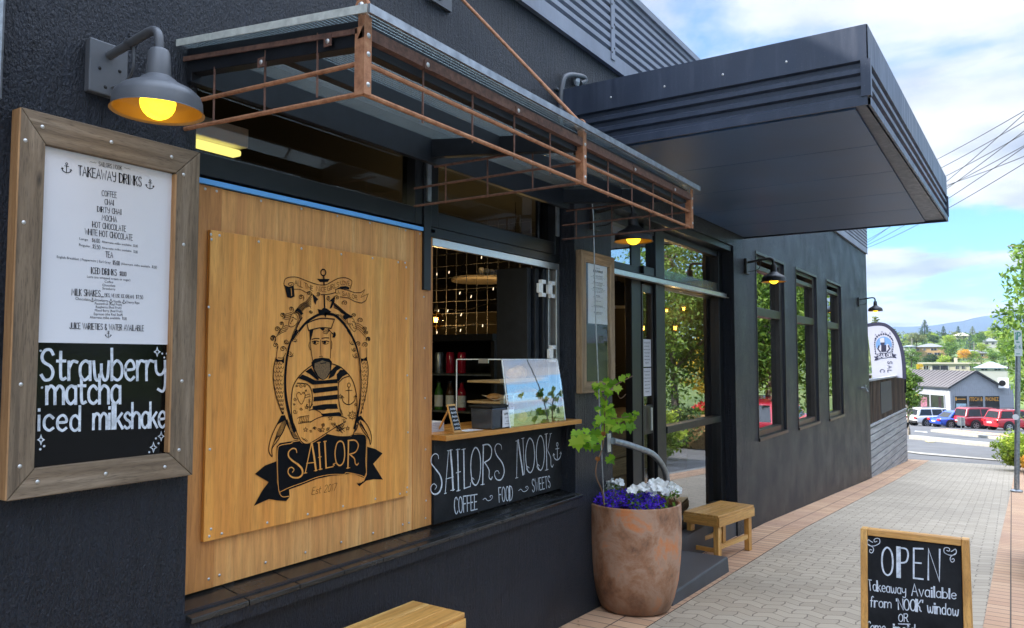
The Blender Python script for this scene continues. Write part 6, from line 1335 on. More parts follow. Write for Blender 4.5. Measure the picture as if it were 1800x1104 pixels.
# ---- feather flag
FX = 21.6
FG = thing('feather_flag', 'white feather flag with navy edge and blue sailor emblem behind the deck rail', 'flag', (FX, .3, .3))
fz = lambda x, y: PX(1510+x/9.2, 560+y/9.2, FX)
shape = [(60, 130), (150, 122), (230, 112), (330, 106), (420, 128), (500, 185), (560, 260), (610, 350), (650, 450), (680, 560), (700, 680), (715, 790), (722, 900), (722, 960), (215, 960), (205, 800), (190, 620), (165, 430), (150, 300), (110, 200)]
navy = plain('navy_flag_edge', (.018, .02, .05), .7, var=.1); M['flagcloth'] = plain('white_flag_cloth', (.42, .43, .52), .7, var=.05, vs=3)
FN = Vector((-1, 0, 0))
m = MB(); m.poly([fz(*p) for p in shape], .004, FN); fl = m.build('cloth', M['flagcloth'], FG)
m = MB(); edge_ = [(60, 112), (150, 106), (240, 92), (340, 88), (430, 108), (520, 168), (590, 255), (640, 350), (676, 450), (702, 560), (718, 680), (728, 790), (734, 960)]
m.ribbon([p+FN*.003 for p in crom([fz(*p) for p in edge_], 4)], .085, FN); m.build('navy_edge', navy, FG)
m = MB(); m.tube(crom([fz(*p)+Vector((.03, 0, 0)) for p in [(60, 100), (150, 95), (240, 82), (340, 78), (430, 98), (525, 160), (600, 252), (652, 348), (690, 450), (715, 560), (732, 680), (742, 790), (748, 1200)]], 4), .022, 8); m.build('pole', M['black'], FG)
b1 = MB(); b2 = MB(); b3 = MB(); o1, o2, o3 = FN*.003, FN*.0055, FN*.008
ell = lambda cx, cy, rx, ry, n=22: [(cx+rx*cos(2*pi*k/n), cy+ry*sin(2*pi*k/n)) for k in range(n)]
b1.poly([fz(*p)+o1 for p in ell(400, 420, 130, 130)], nrm=FN)
for k in range(9): a = -2.6+k*.26; p = (395+150*cos(a), 400+150*sin(a)); b2.poly([fz(*q)+o2 for q in ell(p[0], p[1], 14, 16, 8)], nrm=FN)
for s in (-1, 1):
    for k in range(7): b2.poly([fz(*q)+o2 for q in ell(400+s*(150-4*abs(k-2)), 350+36*k, 9, 15, 8)], nrm=FN)
for a, t in (((265, 262), 'A'), ((370, 215), 'N'), ((432, 232), 'L'), ((500, 240), 'S')): hand(b2, t, [fz(a[0]-9, a[1]-12)+o2, fz(a[0]+9, a[1]-12)+o2, fz(a[0]+9, a[1]+12)+o2, fz(a[0]-9, a[1]+12)+o2], .2, FN)
b3.poly([fz(*p)+o3 for p in [(335, 330), (370, 308), (410, 310), (414, 385), (345, 388)]], nrm=FN); b3.poly([fz(*p)+o3 for p in [(300, 460), (340, 430), (400, 440), (470, 410), (510, 460), (520, 520), (480, 550), (320, 555), (300, 510)]], nrm=FN)
b2.poly([fz(*p)+o2*2 for p in [(345, 392), (412, 388), (405, 430), (375, 440), (352, 425)]], nrm=FN)
for k in range(4): b2.ribbon([fz(360, 448+26*k)+FN*.0105, fz(440, 442+26*k)+FN*.0105], .05, FN, 0)
for s in (-1, 1): b2.ribbon([fz(400+s*75, 440)+FN*.0105, fz(400+s*95, 490)+FN*.0105, fz(400+s*55, 540)+FN*.0105], .03, FN)
b2.poly([fz(*p)+o3*1.2 for p in [(285, 570), (540, 548), (552, 622), (440, 628), (295, 655)]], nrm=FN); b2.poly([fz(*p)+o2 for p in [(290, 610), (240, 615), (265, 645), (245, 680), (310, 668)]], nrm=FN); b2.poly([fz(*p)+o2 for p in [(545, 575), (605, 580), (580, 605), (608, 640), (545, 630)]], nrm=FN)
hand(b3, 'SAILOR', [fz(302, 580)+FN*.0125, fz(528, 560)+FN*.0125, fz(536, 612)+FN*.0125, fz(308, 640)+FN*.0125], .2, FN)
hand(b2, 'SAL', [fz(532, 690)+o2, fz(522, 868)+o2, fz(462, 868)+o2, fz(462, 690)+o2], .14, FN, gap=.3); hand(b2, 'C', [fz(410, 822)+o2, fz(408, 868)+o2, fz(342, 868)+o2, fz(342, 822)+o2], .14, FN)
b1.build('blue_roundel', plain('mid_blue_print', (.12, .25, .5), .7), fl); b2.build('navy_print', navy, fl); b3.build('white_print', M['flagcloth'], fl)
# ---- dark outdoor chair by the deck end
CH = thing('outdoor_chair', 'black folding chair standing at the end of the deck by the road', 'chair', (24.3, .5, gz(24.3)))
cx_, cy_ = 24.2, .28; cz0 = gz(24.2)
m = MB(); m.hexa([(cx_, cy_, cz0+.42), (cx_+.42, cy_, cz0+.42), (cx_+.42, cy_+.45, cz0+.42), (cx_, cy_+.45, cz0+.42)], [(cx_, cy_, cz0+.46), (cx_+.42, cy_, cz0+.46), (cx_+.42, cy_+.45, cz0+.46), (cx_, cy_+.45, cz0+.46)]); m.build('seat', M['black'], CH, bevel=.01)
m = MB(); m.hexa([(cx_, cy_-.02, cz0+.5), (cx_+.42, cy_-.02, cz0+.5), (cx_+.42, cy_+.0, cz0+.5), (cx_, cy_+.0, cz0+.5)], [(cx_, cy_-.2, cz0+1.0), (cx_+.42, cy_-.2, cz0+1.0), (cx_+.42, cy_-.18, cz0+1.0), (cx_, cy_-.18, cz0+1.0)]); m.build('backrest', M['flagcloth'], CH, bevel=.006)
for x in (cx_, cx_+.42):
    m = MB(); m.tube([(x, cy_-.22, cz0+1.03), (x, cy_-.02, cz0+.46), (x, cy_+.42, cz0)], .02, 6); m.build('leg', M['black'], CH); m = MB(); m.tube([(x, cy_+.42, cz0+.44), (x, cy_-.06, cz0)], .02, 6); m.build('leg', M['black'], CH)
# ================================================================== litter along the foot of the wall
m = MB(); rr = random.Random(19)
for k in range(420):
    x = rr.uniform(2.5, 22); y = -abs(rr.gauss(0, .05))-.012 if rr.random() < .72 else rr.uniform(-2.5, -.05)
    if 5.0 < x < 6.5 and y > -.43: continue
    s_ = rr.uniform(.004, .013); a = rr.uniform(0, 6.28); c = Vector((x, y, gz(x)+.016+rr.uniform(0, .006))); d1 = Vector((cos(a), sin(a), rr.uniform(-.2, .2)))*s_; d2 = Vector((-sin(a), cos(a), rr.uniform(-.2, .2)))*s_*.5
    m.quad(c-d1, c+d2, c+d1, c-d2)
tag(m.build('leaf_litter', leafmat('dry_leaf_litter', [(.09, .05, .02), (.2, .12, .05), (.3, .22, .1)], .8, .1)), kind='stuff')
# ================================================================== TREES
M['leaf_birch'] = leafmat('street_tree_leaf', [(.05, .1, .02), (.1, .2, .03), (.17, .29, .045), (.25, .36, .07)], .5, .4)
M['leaf_dark'] = leafmat('dark_foliage', [(0.0232, 0.0543, 0.0186), (0.0465, 0.093, 0.0279), (0.0775, 0.132, 0.0341)], .55, .25)
M['leaf_mid'] = leafmat('mid_foliage', [(0.062, 0.132, 0.0232), (0.124, 0.225, 0.031), (0.202, 0.31, 0.0465)], .55, .3)
M['leaf_lime'] = leafmat('lime_foliage', [(0.155, 0.264, 0.0232), (0.31, 0.419, 0.0465), (0.449, 0.512, 0.0775)], .55, .35)
M['leaf_gold'] = leafmat('golden_foliage', [(0.403, 0.295, 0.0186), (0.651, 0.465, 0.031), (0.806, 0.558, 0.0465)], .55, .35)
M['leaf_orange'] = leafmat('orange_foliage', [(0.465, 0.217, 0.0232), (0.713, 0.372, 0.0465), (0.775, 0.512, 0.0775)], .55, .35)
M['leaf_blue'] = leafmat('blue_conifer_foliage', [(0.0465, 0.0853, 0.062), (0.0775, 0.132, 0.109), (0.132, 0.194, 0.171)], .6, .2)
M['leaf_olive'] = leafmat('olive_foliage', [(0.109, 0.139, 0.0465), (0.186, 0.217, 0.0775), (0.264, 0.279, 0.116)], .6, .3)
def crown(mb, c, R, sq, nclump, nleaf, cl, ls, rnd, hang=0):
    c = Vector(c)
    for i in range(nclump):
        while True:
            p = Vector((rnd.uniform(-1, 1), rnd.uniform(-1, 1), rnd.uniform(-1, 1)))
            if .25 < p.length < 1: break
        k = .75+.3*noise.noise(p*1.7+c*.31)
        p = Vector((p.x*R*sq[0]*k, p.y*R*sq[1]*k, p.z*R*sq[2]*k))+c
        r = cl*rnd.uniform(.55, 1.25)
        leaf_quads(mb, p, nleaf, r, ls, rnd, (1, 1, .6+hang), .4)
def broad(name, label, base, h, R, leaf, sq=(1, 1, 1), nclump=70, nleaf=60, cl=None, ls=.1, trunk=.16, th=.35, seed=0, bark='bark', group=None, hang=0, loc=None):
    rnd = random.Random(seed); base = Vector(base); t = thing(name, label, 'tree', base, group)
    cz_ = base+Vector((0, 0, h-R*sq[2]))
    m = MB(); lean = Vector((rnd.uniform(-.1, .1)*R, rnd.uniform(-.1, .1)*R, 0))
    m.tube(crom([base-Vector((0, 0, .1)), base+Vector((0, 0, h*th*.5)), base+Vector((0, 0, h*th))+lean*.5, cz_+lean], 4), [trunk*(1-.6*i/12) for i in range(13)], 8)
    for k in range(7):
        a = rnd.uniform(0, 6.28); z0 = rnd.uniform(th*.9, .75)*h; s0 = base+Vector((0, 0, z0)); e = s0+Vector((cos(a)*R*sq[0]*.7, sin(a)*R*sq[1]*.7, R*.45)); m.tube(crom([s0, (s0+e)/2+Vector((0, 0, R*.12)), e], 3), [trunk*.38*(1-.12*i) for i in range(7)], 5)
    m.build('trunk', M[bark], t, smooth=True)
    m = MB(); crown(m, cz_, R, sq, nclump, nleaf, cl or R*.3, ls, rnd, hang); m.build('crown', M[leaf], t); return t
def conif(name, label, base, h, R, leaf, seed=0, layers=22, per=26, group=None, ls=None, bark='barkdark'):
    rnd = random.Random(seed); base = Vector(base); t = thing(name, label, 'tree', base, group); m = MB(); m.tube([base-Vector((0, 0, .1)), base+Vector((0, 0, h*.97))], [R*.09, R*.012], 7); m.build('trunk', M[bark], t)
    m = MB(); ls = ls or h*.035
    for i in range(layers):
        f = (i+.5)/layers; z = h*(.1+.9*f); r = R*(1-f)**.8*(.75+.5*rnd.random())
        n = max(5, int(per*(1-f*.75)))
        for k in range(n):
            a = rnd.uniform(0, 6.28); q = rnd.uniform(.35, 1)*r; leaf_quads(m, base+Vector((cos(a)*q, sin(a)*q, z-q*.28)), 5, ls*1.1, ls, rnd, (1.3, 1.3, .45), .5)
    m.build('crown', M[leaf], t); return t
def at(px, d, dz=0.0):
    r_ = ray(px, HORZ); p = CAM+r_*(d/r_.dot(FW)); return Vector((p.x, p.y, gz(p.x)+dz))
def hpx(d, n): return n*d/F_PX
# street trees: one hangs into the right of the view, the rest stand to the right of the frame (seen in the glass)
broad('street_tree', 'leafy street tree hanging into the right edge of the view behind the parking sign', (27.5, -4.55, gz(27.5)-.02), 7.9, 3.0, 'leaf_birch', (1, 1.02, 1.15), 230, 80, .62, .105, .17, .3, 21, hang=.5)
broad('street_tree', 'tall weeping street tree outside the frame, reflected in the entrance pane', (27, -7.6, gz(27)), 9.0, 3.3, 'leaf_birch', (1, 1, 1.25), 150, 70, .75, .1, .2, .25, 22, hang=.5)
broad('street_tree', 'broad street tree outside the frame, reflected in the first tall window', (37, -8.0, gz(37)), 9.5, 3.4, 'leaf_mid', (1.1, 1, 1.2), 130, 60, .8, .12, .22, .25, 23, hang=.4)
broad('street_tree', 'dense street tree farther down the road, reflected high in the entrance pane', (38, -13, gz(38)), 10.5, 4.3, 'leaf_birch', (1, 1, 1.15), 110, 55, 1.0, .14, .22, .25, 24, hang=.3)
broad('golden_maple', 'golden yellow maple outside the frame, reflected in the entrance pane', (33.5, -8.35, gz(33)), 4.6, 1.7, 'leaf_gold', (1, 1, 1), 70, 60, .5, .09, .1, .3, 25)
broad('round_shrub_tree', 'bright green bushy tree left of the shop behind the deck', at(1594, 42), 4.0, 1.3, 'leaf_mid', (.55, .55, 1.2), 60, 60, .36, .085, .08, .15, 27)
AX = broad('avenue_tree', 'leafy avenue tree across the street outside the frame, nearest the camera', (4, -23, gz(4)-.1), 7.0, 3.2, 'leaf_mid', (1.1, 1, .95), 110, 50, 1.0, .16, .2, .22, 51)
for k, (x, y, s_, lab) in enumerate(((11, -24.5, 1.05, 'second avenue tree across the street outside the frame'), (18, -23.5, .9, 'third avenue tree across the street outside the frame'), (25.5, -25, 1.1, 'fourth avenue tree across the street outside the frame'), (-4, -24, 1.0, 'avenue tree behind the camera across the street'))): dup(AX, (x, y, gz(x)-.1), k*1.3+.5, lab, s_)
# shrubs and planting on the right
def shrub(name, label, base, R, leaf, sq, n, ls, seed, flowers=None, cat='shrub', group=None):
    rnd = random.Random(seed); base = Vector(base); t = thing(name, label, cat, base, group); m = MB(); m.tube([base, base+Vector((0, 0, R*.6))], [.03, .015], 6)
    for k in range(5): a = rnd.uniform(0, 6.28); m.tube([base+Vector((0, 0, .05)), base+Vector((cos(a)*R*.5, sin(a)*R*.5, R*sq[2]))], [.018, .006], 5)
    m.build('stems', M['barkdark'], t); m = MB(); crown(m, base+Vector((0, 0, R*sq[2]*.95)), R, sq, n, 45, R*.3, ls, rnd); m.build('foliage', M[leaf], t)
    if flowers:
        m = MB()
        for k in range(60): a, b_ = rnd.uniform(0, 6.28), rnd.uniform(.2, 1.0); m.ball(base+Vector((cos(a)*R*sq[0]*b_, sin(a)*R*sq[1]*b_, R*sq[2]*(1+.95*sqrt(max(0, 1-b_*b_))))), .035, 6)
        m.build('blossoms', flowers, t)
    return t
red = plain('red_blossom', (.55, .03, .03), .5); pink = plain('pink_blossom', (.6, .2, .16), .5)
shrub('variegated_shrub', 'rounded lime shrub at the path corner left of the sign post', (22.3, -2.5, gz(22.3)), .58, 'leaf_lime', (1, 1, .95), 110, .04, 31)
shrub('flowering_shrub', 'low shrub with pinkish leaves at the foot of the lime shrub', (21.4, -2.75, gz(21.4)), .4, 'leaf_orange', (1, 1, .8), 30, .035, 32)
for k, (x, y, R, lf, lab) in enumerate(((17.8, -4.6, .8, 'leaf_mid', 'green garden shrub outside the frame, nearest the entrance'), (19.6, -5.2, .9, 'leaf_lime', 'lime garden shrub outside the frame, beside the side road corner'), (24.6, -6.4, 1.0, 'leaf_dark', 'dark garden shrub outside the frame, by the side road'), (23, -7.3, 1.1, 'leaf_mid', 'large garden shrub outside the frame, below the weeping tree'), (15.6, -3.9, .55, 'leaf_olive', 'small olive shrub outside the frame, near the kerb'), (29.5, -9.2, 1.2, 'leaf_mid', 'broad garden shrub outside the frame, under the maple'))): shrub('garden_shrub', lab, (x, y, gz(x)-.1), R, lf, (1, 1, .8), 40, .06, 40+k)
t = thing('flower_box', 'timber planter of red flowers outside the frame, reflected in the entrance pane', 'flower box', (25.4, -6.0, gz(25)))
z = gz(25); m = MB(); m.box(24.6, 26.2, -6.3, -5.7, z-.1, z+1.0); m.build('box', M['pallet'], t, bevel=.02); m = MB(); leaf_quads(m, (25.4, -6, z+1.1), 500, .6, .06, random.Random(3), (1.3, .5, .35)); m.build('leaves', M['leaf_mid'], t); m = MB(); leaf_quads(m, (25.4, -6, z+1.25), 260, .6, .05, random.Random(4), (1.3, .5, .25)); m.build('blossoms', red, t)
# ================================================================== CARS
def paint(name, col): t = NT(name); t.p(col=col, rough=.3, coat=1.0, spec=.5); t.b.inputs['Coat Roughness'].default_value = .06; return t.mat
M['tyre'] = plain('tyre_rubber', (.018, .018, .018), .8); M['rim'] = plain('alloy_rim', (.5, .51, .52), .3, metal=.8); M['carglass'] = plain('car_glass', (.012, .015, .018), .06, spec=.8); M['redlamp'] = plain('red_lamp_lens', (.45, .012, .015), .15); M['clearlamp'] = plain('clear_lamp_lens', (.7, .72, .74), .1); M['trim'] = plain('black_bumper_trim', (.02, .02, .021), .6); M['numplate'] = plain('number_plate', (.7, .7, .66), .5)
def car(label, paintmat, kind='suv', L=4.7, Wd=1.86, H=1.66, clad=True, group='cars parked in view'):
    t = thing('parked_car', label, 'car', (0, 0, 0), group); hw = Wd/2; hl = L/2; belt = H*.6; wr = .36 if kind == 'suv' else .33; sill = .27 if kind == 'suv' else .2
    st = [(-hl, .52, belt*.82, .78), (-hl+.1, .36, belt*.98, .9), (-hl+.5, sill, belt, .98), (-hl*.4, sill, belt, 1.0), (hl*.3, sill, belt*.99, 1.0), (hl*.5, sill, belt*.97, .99), (hl-.55, sill, belt*.9, .97), (hl-.15, .34, belt*.8, .88), (hl, .45, belt*.66, .74)]
    m = MB(); rings = []
    for x, z0, z1, k in st:
        w = hw*k; zm = z0+(z1-z0)*.45; r_ = [(-w*.86, z0), (-w*.98, z0+.1), (-w, zm), (-w*.97, z1-.1), (-w*.86, z1), (w*.86, z1), (w*.97, z1-.1), (w, zm), (w*.98, z0+.1), (w*.86, z0)]; rings.append([(x, y, z) for y, z in r_])
    n = 10; vs = [p for r_ in rings for p in r_]; fs = []
    for i in range(len(rings)-1):
        for k in range(n): fs.append((i*n+k, (i+1)*n+k, (i+1)*n+(k+1) % n, i*n+(k+1) % n))
    fs += [tuple(range(n)), tuple(range((len(rings)-1)*n, len(rings)*n))[::-1]]; m.add(vs, [f[::-1] for f in fs]); bd = m.build('body', paintmat, t, smooth=True, bevel=.03)
    if kind == 'sedan': gh = [(-hl+.75, belt-.02), (-hl+1.35, H-.06), (-hl+1.75, H), (.15, H), (.5, H-.06), (hl-1.35, belt-.03)]
    else: gh = [(-hl+.12, belt-.02), (-hl+.38, H-.1), (-hl+.62, H-.01), (-.2, H), (.45, H-.05), (hl-1.25, belt-.03)]
    gy = lambda z: hw*(.88-.2*max(0, (z-belt)/(H-belt)))
    m = MB(); k = len(gh); vs = [(x, gy(z), z) for x, z in gh]+[(x, -gy(z), z) for x, z in gh]; m.add(vs, [tuple(range(k))[::-1], tuple(range(k, 2*k))]+[(i, (i+1) % k, (i+1) % k+k, i+k) for i in range(k)])
    ro = m.build('roof', paintmat, t, bevel=.05); bm = bmesh.new(); bm.from_mesh(ro.data); bmesh.ops.recalc_face_normals(bm, faces=bm.faces); bm.to_mesh(ro.data); bm.free()
    zb, zt2 = belt+.03, H-.13
    xr = lambda z: gh[0][0]+(gh[1][0]-gh[0][0])*(z-gh[0][1])/(gh[1][1]-gh[0][1]); xf = lambda z: gh[-1][0]+(gh[-2][0]-gh[-1][0])*(z-gh[-1][1])/(gh[-2][1]-gh[-1][1])
    cuts = [(xr, .16, None, -hl*.42), (None, 0, -hl*.42+.07, .02), (None, 0, .09, None)]
    for s in (-1, 1):
        for i, (a, b) in enumerate((('r', -hl*.4), (-hl*.4+.08, .0), (.08, 'f'))):
            def X_(v, z, e): return xr(z)+.18 if v == 'r' else xf(z)-.16 if v == 'f' else v
            pts = [(X_(a, zb, 0), s*(gy(zb)+.008), zb), (X_(b, zb, 0), s*(gy(zb)+.008), zb), (X_(b, zt2, 0), s*(gy(zt2)+.008), zt2), (X_(a, zt2, 0), s*(gy(zt2)+.008), zt2)]
            m = MB(); m.quad(*(pts if s < 0 else pts[::-1])); m.build('side_window', M['carglass'], t)
        for nm, x0, sg in (('headlight', hl-.2, 1), ('tail_light', -hl+.06, -1)):
            m = MB(); z0 = belt*(.5 if sg > 0 else .72); m.box(min(x0, x0+sg*.12), max(x0, x0+sg*.12), s*hw*.52 if s > 0 else -hw*.9, hw*.9 if s > 0 else -hw*.52, z0, z0+(.12 if sg > 0 else .17)); m.build(nm, M['clearlamp'] if sg > 0 else M['redlamp'], t, bevel=.03)
        for x in (-hl+.88, hl-.9):
            m = MB(); m.disc((x, s*(hw*.999+.003), wr+.02), wr+.09, (0, s, 0), 24); m.build('wheel_arch', M['trim'], t)
            m = MB(); m.lathe([(.0, .02), (wr*.6, .02), (wr*.68, .035), (wr*.95, .03), (wr, .0), (wr, -.2)], (x, s*hw, wr), 26, (0, s, 0)); wh = m.build('wheel', M['tyre'], t, smooth=True)
            m = MB()
            for q in range(5): a = 2*pi*q/5; m.bar((x+cos(a)*.05, s*(hw+.034), wr+sin(a)*.05), (x+cos(a)*wr*.62, s*(hw+.03), wr+sin(a)*wr*.62), .075, .02, (0, 1, 0))
            m.lathe([(wr*.56, .04), (wr*.66, .04), (wr*.66, .02)], (x, s*hw, wr), 24, (0, s, 0)); m.disc((x, s*(hw+.05), wr), .07, (0, s, 0), 12); m.build('rim', M['rim'], wh)
    m = MB(); m.quad((xr(zb)-.012, gy(zb)*.86, zb), (xr(zb)-.012, -gy(zb)*.86, zb), (xr(zt2)-.012, -gy(zt2)*.84, zt2), (xr(zt2)-.012, gy(zt2)*.84, zt2)); m.build('rear_window', M['carglass'], t)
    m = MB(); m.quad((xf(zb)+.012, -gy(zb)*.92, zb), (xf(zb)+.012, gy(zb)*.92, zb), (xf(zt2)+.012, gy(zt2)*.9, zt2), (xf(zt2)+.012, -gy(zt2)*.9, zt2)); m.build('windscreen', M['carglass'], t)
    if clad:
        m = MB(); m.box(-hl-.02, -hl+.12, -hw*.86, hw*.86, .36, .56); m.build('bumper', M['trim'], t, bevel=.04)
        for s in (-1, 1): m = MB(); m.box(-hl+1.35, hl-1.4, s*hw-.03, s*hw+.012, sill-.02, sill+.1); m.build('sill_trim', M['trim'], t, bevel=.01)
    m = MB(); m.box(-hl-.032, -hl-.018, -.24, .24, belt*.62, belt*.62+.11); m.build('number_plate', M['numplate'], t)
    for s in (-1, 1): m = MB(); m.box(hl-1.55, hl-1.42, s*(hw*.9) if s > 0 else -hw*1.1, hw*1.1 if s > 0 else -hw*.9, belt, belt+.13); m.build('mirror', paintmat, t, bevel=.03)
    if kind == 'suv':
        for s in (-1, 1): m = MB(); m.tube([(-hl+.7, s*hw*.62, H-.01), (-hl+.75, s*hw*.62, H+.045), (.1, s*hw*.62, H+.05), (.2, s*hw*.62, H-.01)], .016, 6); m.build('roof_rail', M['trim'], t)
    return t
pw, pb, pr, pr2, pk = paint('white_car_paint', (.74, .74, .73)), paint('blue_car_paint', (.01, .07, .5)), paint('dark_red_car_paint', (.33, .012, .03)), paint('red_car_paint', (.52, .012, .022)), paint('black_car_paint', (.012, .012, .014))
PH = radians(38)
def park(c, px, py, phi=PH, wb=1.43):
    w = PG(px, py); h = Vector((sin(phi), -cos(phi), 0)); r_ = Vector((-cos(phi), -sin(phi), 0)); p = w+h*wb-r_*.92; c.location = (p.x, p.y, gz(p.x)-.015); c.rotation_euler = (0, 0, math.atan2(h.y, h.x))
park(car('white crossover wagon with dark wheel arches, second from the left of the parked row', pw, 'suv', 4.75, 1.84, 1.62), 1631, 749)
park(car('blue sedan parked between the white wagon and the dark red four wheel drive', pb, 'sedan', 4.6, 1.8, 1.42, False), 1672, 751.5)
park(car('dark red boxy four wheel drive parked across the road, left of the bright red car', pr, 'suv', 4.8, 1.93, 1.76), 1717, 753.5)
park(car('bright red hatch parked behind the sign post at the right end of the row', pr2, 'suv', 4.6, 1.86, 1.66, False), 1774, 757)
park(car('white sedan half hidden by the deck at the left end of the parked row', pw, 'sedan', 4.7, 1.82, 1.45, False), 1592, 746)
c = car('dark red hatchback parked on the street outside the frame, reflected in the first tall window', pr, 'suv', 4.6, 1.84, 1.6, False); c.location = (26.2, -4.62, gz(26.2)-.03); c.rotation_euler = (0, radians(3), pi)
c = car('red car outside the frame by the side road, reflected in the middle tall window', pr2, 'sedan', 4.5, 1.8, 1.46, False); c.location = (33.6, -5.7, gz(33.6)-.02); c.rotation_euler = (0, radians(3), pi)
c = car('black car whose nose just shows at the right edge of the photo', pk, 'sedan', 4.4, 1.76, 1.42, False); c.location = (8.2, -4.77, gz(8.2)-.12); c.rotation_euler = (0, 0, pi/2)
# sign plate seen from behind on the median
b = PG(1690, 757.5); d_ = (b-CAM).dot(FW); s_ = d_/F_PX
t = thing('road_sign', 'grey back of a road sign on the brick median', 'road sign', b); m = MB(); m.tube([b, b+Vector((0, 0, 24*s_))], .03, 8); m.build('post', M['galv'], t); m = MB(); m.box(b.x+.04, b.x+.05, b.y-6*s_, b.y+6*s_, b.z+9*s_, b.z+24*s_); m.build('sign_plate', M['galv'], t, bevel=.004)
# ================================================================== SHOP across the road
SC = at(1668, 76); SC.z = -5.3; SH = thing('phone_shop', 'grey weatherboard phone repair shop with dark gabled roof across the road', 'shop', SC)
u = Vector((.60, -.80, 0)); v_ = Vector((.80, .60, 0)); Z_ = lambda z: Vector((0, 0, z-SC.z)); ze, zr = -1.1, .33; gw = 5.2; tw = 6.6; lw = 12.0
M['shopwall'] = plain('pale_grey_weatherboard', (.34, .36, .4), .7, var=.06, vs=4); M['shoproof'] = plain('charcoal_roof_sheet', (.1, .088, .088), .6, var=.15, vs=3); M['shopglass'] = plain('dark_shop_glass', (.012, .014, .016), .1, spec=.7); M['orange'] = plain('orange_sign_letters', (.8, .36, .04), .5, var=.03); M['dkgrey'] = plain('dark_grey_fascia', (.035, .036, .04), .5)
nu, nv = Vector((-.8, -.6, 0)), Vector((-.6, .8, 0))   # outward normals of gable wall / long wall
def wq(m, o, d, a0, a1, z0, z1, n, off_): P = lambda a, z: o+d*a+Z_(z)+n*off_; m.quad(P(a0, z0), P(a1, z0), P(a1, z1), P(a0, z1))
def wb(m, o, d, a0, a1, z0, z1, n, o0, o1):
    P = lambda a, z, q: o+d*a+Z_(z)+n*q; m.hexa([P(a0, z0, o0), P(a1, z0, o0), P(a1, z0, o1), P(a0, z0, o1)], [P(a0, z1, o0), P(a1, z1, o0), P(a1, z1, o1), P(a0, z1, o1)])
m = MB()
P = lambda a, b_, z: SC+u*a+v_*b_+Z_(z)
m.quad(P(0, 0, -5.6), P(tw, 0, -5.6), P(tw, 0, ze), P(0, 0, ze)); m.quad(P(0, lw, -5.6), P(0, 0, -5.6), P(0, 0, ze), P(0, lw, ze)); m.quad(P(tw, 0, -5.6), P(tw, lw, -5.6), P(tw, lw, ze), P(tw, 0, ze)); m.quad(P(0, 0, ze), P(tw, 0, ze), P(tw, lw, ze), P(0, lw, ze))
m.poly([P(0, -.001, ze), P(gw, -.001, ze), P(gw/2, -.001, zr)], nrm=nu); m.build('wall', M['shopwall'], SH)
m = MB()
for k in range(26):
    z = -5.2+k*.2
    if z < ze-.9 or z > ze+.02:
        a0, a1 = (0, tw) if z < ze else ((z-ze)/(zr-ze)*gw/2+.1, gw-(z-ze)/(zr-ze)*gw/2-.1)
        if a1 > a0 and z < zr-.1: wb(m, SC, u, a0+.02, a1-.02, z, z+.025, nu, .005, .03)
        if z < ze-.9: wb(m, SC, v_, .02, lw, z, z+.025, nv, .005, .03)
m.build('weatherboard_laps', M['shopwall'], SH)
m = MB()
for k in range(30): a = k*.22+.1; wb(m, SC, u, a, a+.03, ze-.9, ze-.02, nu, .006, .03) if a < tw-.1 else None
for k in range(52): a = k*.22+.1; wb(m, SC, v_, a, a+.03, ze-.9, ze-.02, nv, .006, .03)
m.build('batten_strip', M['shopwall'], SH)
m = MB(); e = .25
m.poly([P(-e, -e, ze-.12), P(-e, lw, ze-.12), P(gw/2, lw, zr+.08), P(gw/2, -e, zr+.08)], .08, (u*-.5+Vector((0, 0, .87)))); m.poly([P(gw/2, -e, zr+.081), P(gw/2, lw, zr+.081), P(gw+e, lw, ze-.12), P(gw+e, -e, ze-.12)], .08, (u*.5+Vector((0, 0, .87)))); rf = m.build('roof', M['shoproof'], SH)
m = MB()
for k in range(18): b_ = .3+.62*k; m.bar(P(-e+.03, b_, ze-.1), P(gw/2-.05, b_, zr+.09), .05, .05, (0, 0, 1))
m.build('roof_rib', M['shoproof'], rf)
m = MB(); m.bar(P(-e, -e-.03, ze-.13), P(gw/2, -e-.03, zr+.07), .06, .16); m.bar(P(gw/2, -e-.03, zr+.07), P(gw+e, -e-.03, ze-.13), .06, .16); m.bar(P(-e-.05, -e, ze-.16), P(-e-.05, lw, ze-.16), .12, .12); m.build('barge_board', M['dkgrey'], SH)
def shopwin(o, d, a0, a1, n, z0=-5.0, z1=-2.02, mull=()):
    m = MB(); wb(m, o, d, a0, a1, z0, z1, n, .02, .05); g = m.build('shop_window', M['shopglass'], SH); m = MB()
    for a in (a0, a1-.06)+tuple(mull): wb(m, o, d, a, a+.07, z0, z1, n, .051, .09)
    wb(m, o, d, a0+.07, a1-.06, z1-.05, z1, n, .051, .085); m.build('frame', M['shopwall'], g); return g
for a0, a1, ml in ((.35, 1.75, ()), (1.8, 3.4, ()), (3.45, 5.1, ())): shopwin(SC, u, a0, a1, nu, mull=ml)
for a0, a1 in ((.8, 3.1), (3.15, 4.6), (4.65, 7.2)): shopwin(SC, v_, a0, a1, nv)
def sg(t, o, d, a0, a1, z0, z1, n, flip=False):
    m = MB(); P2 = lambda a, z: o+d*a+Z_(z)+n*.06
    q = (P2(a0, z1), P2(a1, z1), P2(a1, z0), P2(a0, z0)); bflat(m, t, q, n); return m.build('sign_lettering', M['orange'], SH)
sg('ITECH &', SC, u, 1.95, 3.3, -2.55, -2.18, nu); sg('PHONEZ', SC, u, 3.6, 4.95, -2.55, -2.18, nu); sg('PHONEZ', SC, v_, 6.9, 5.0, -2.5, -2.15, nv)
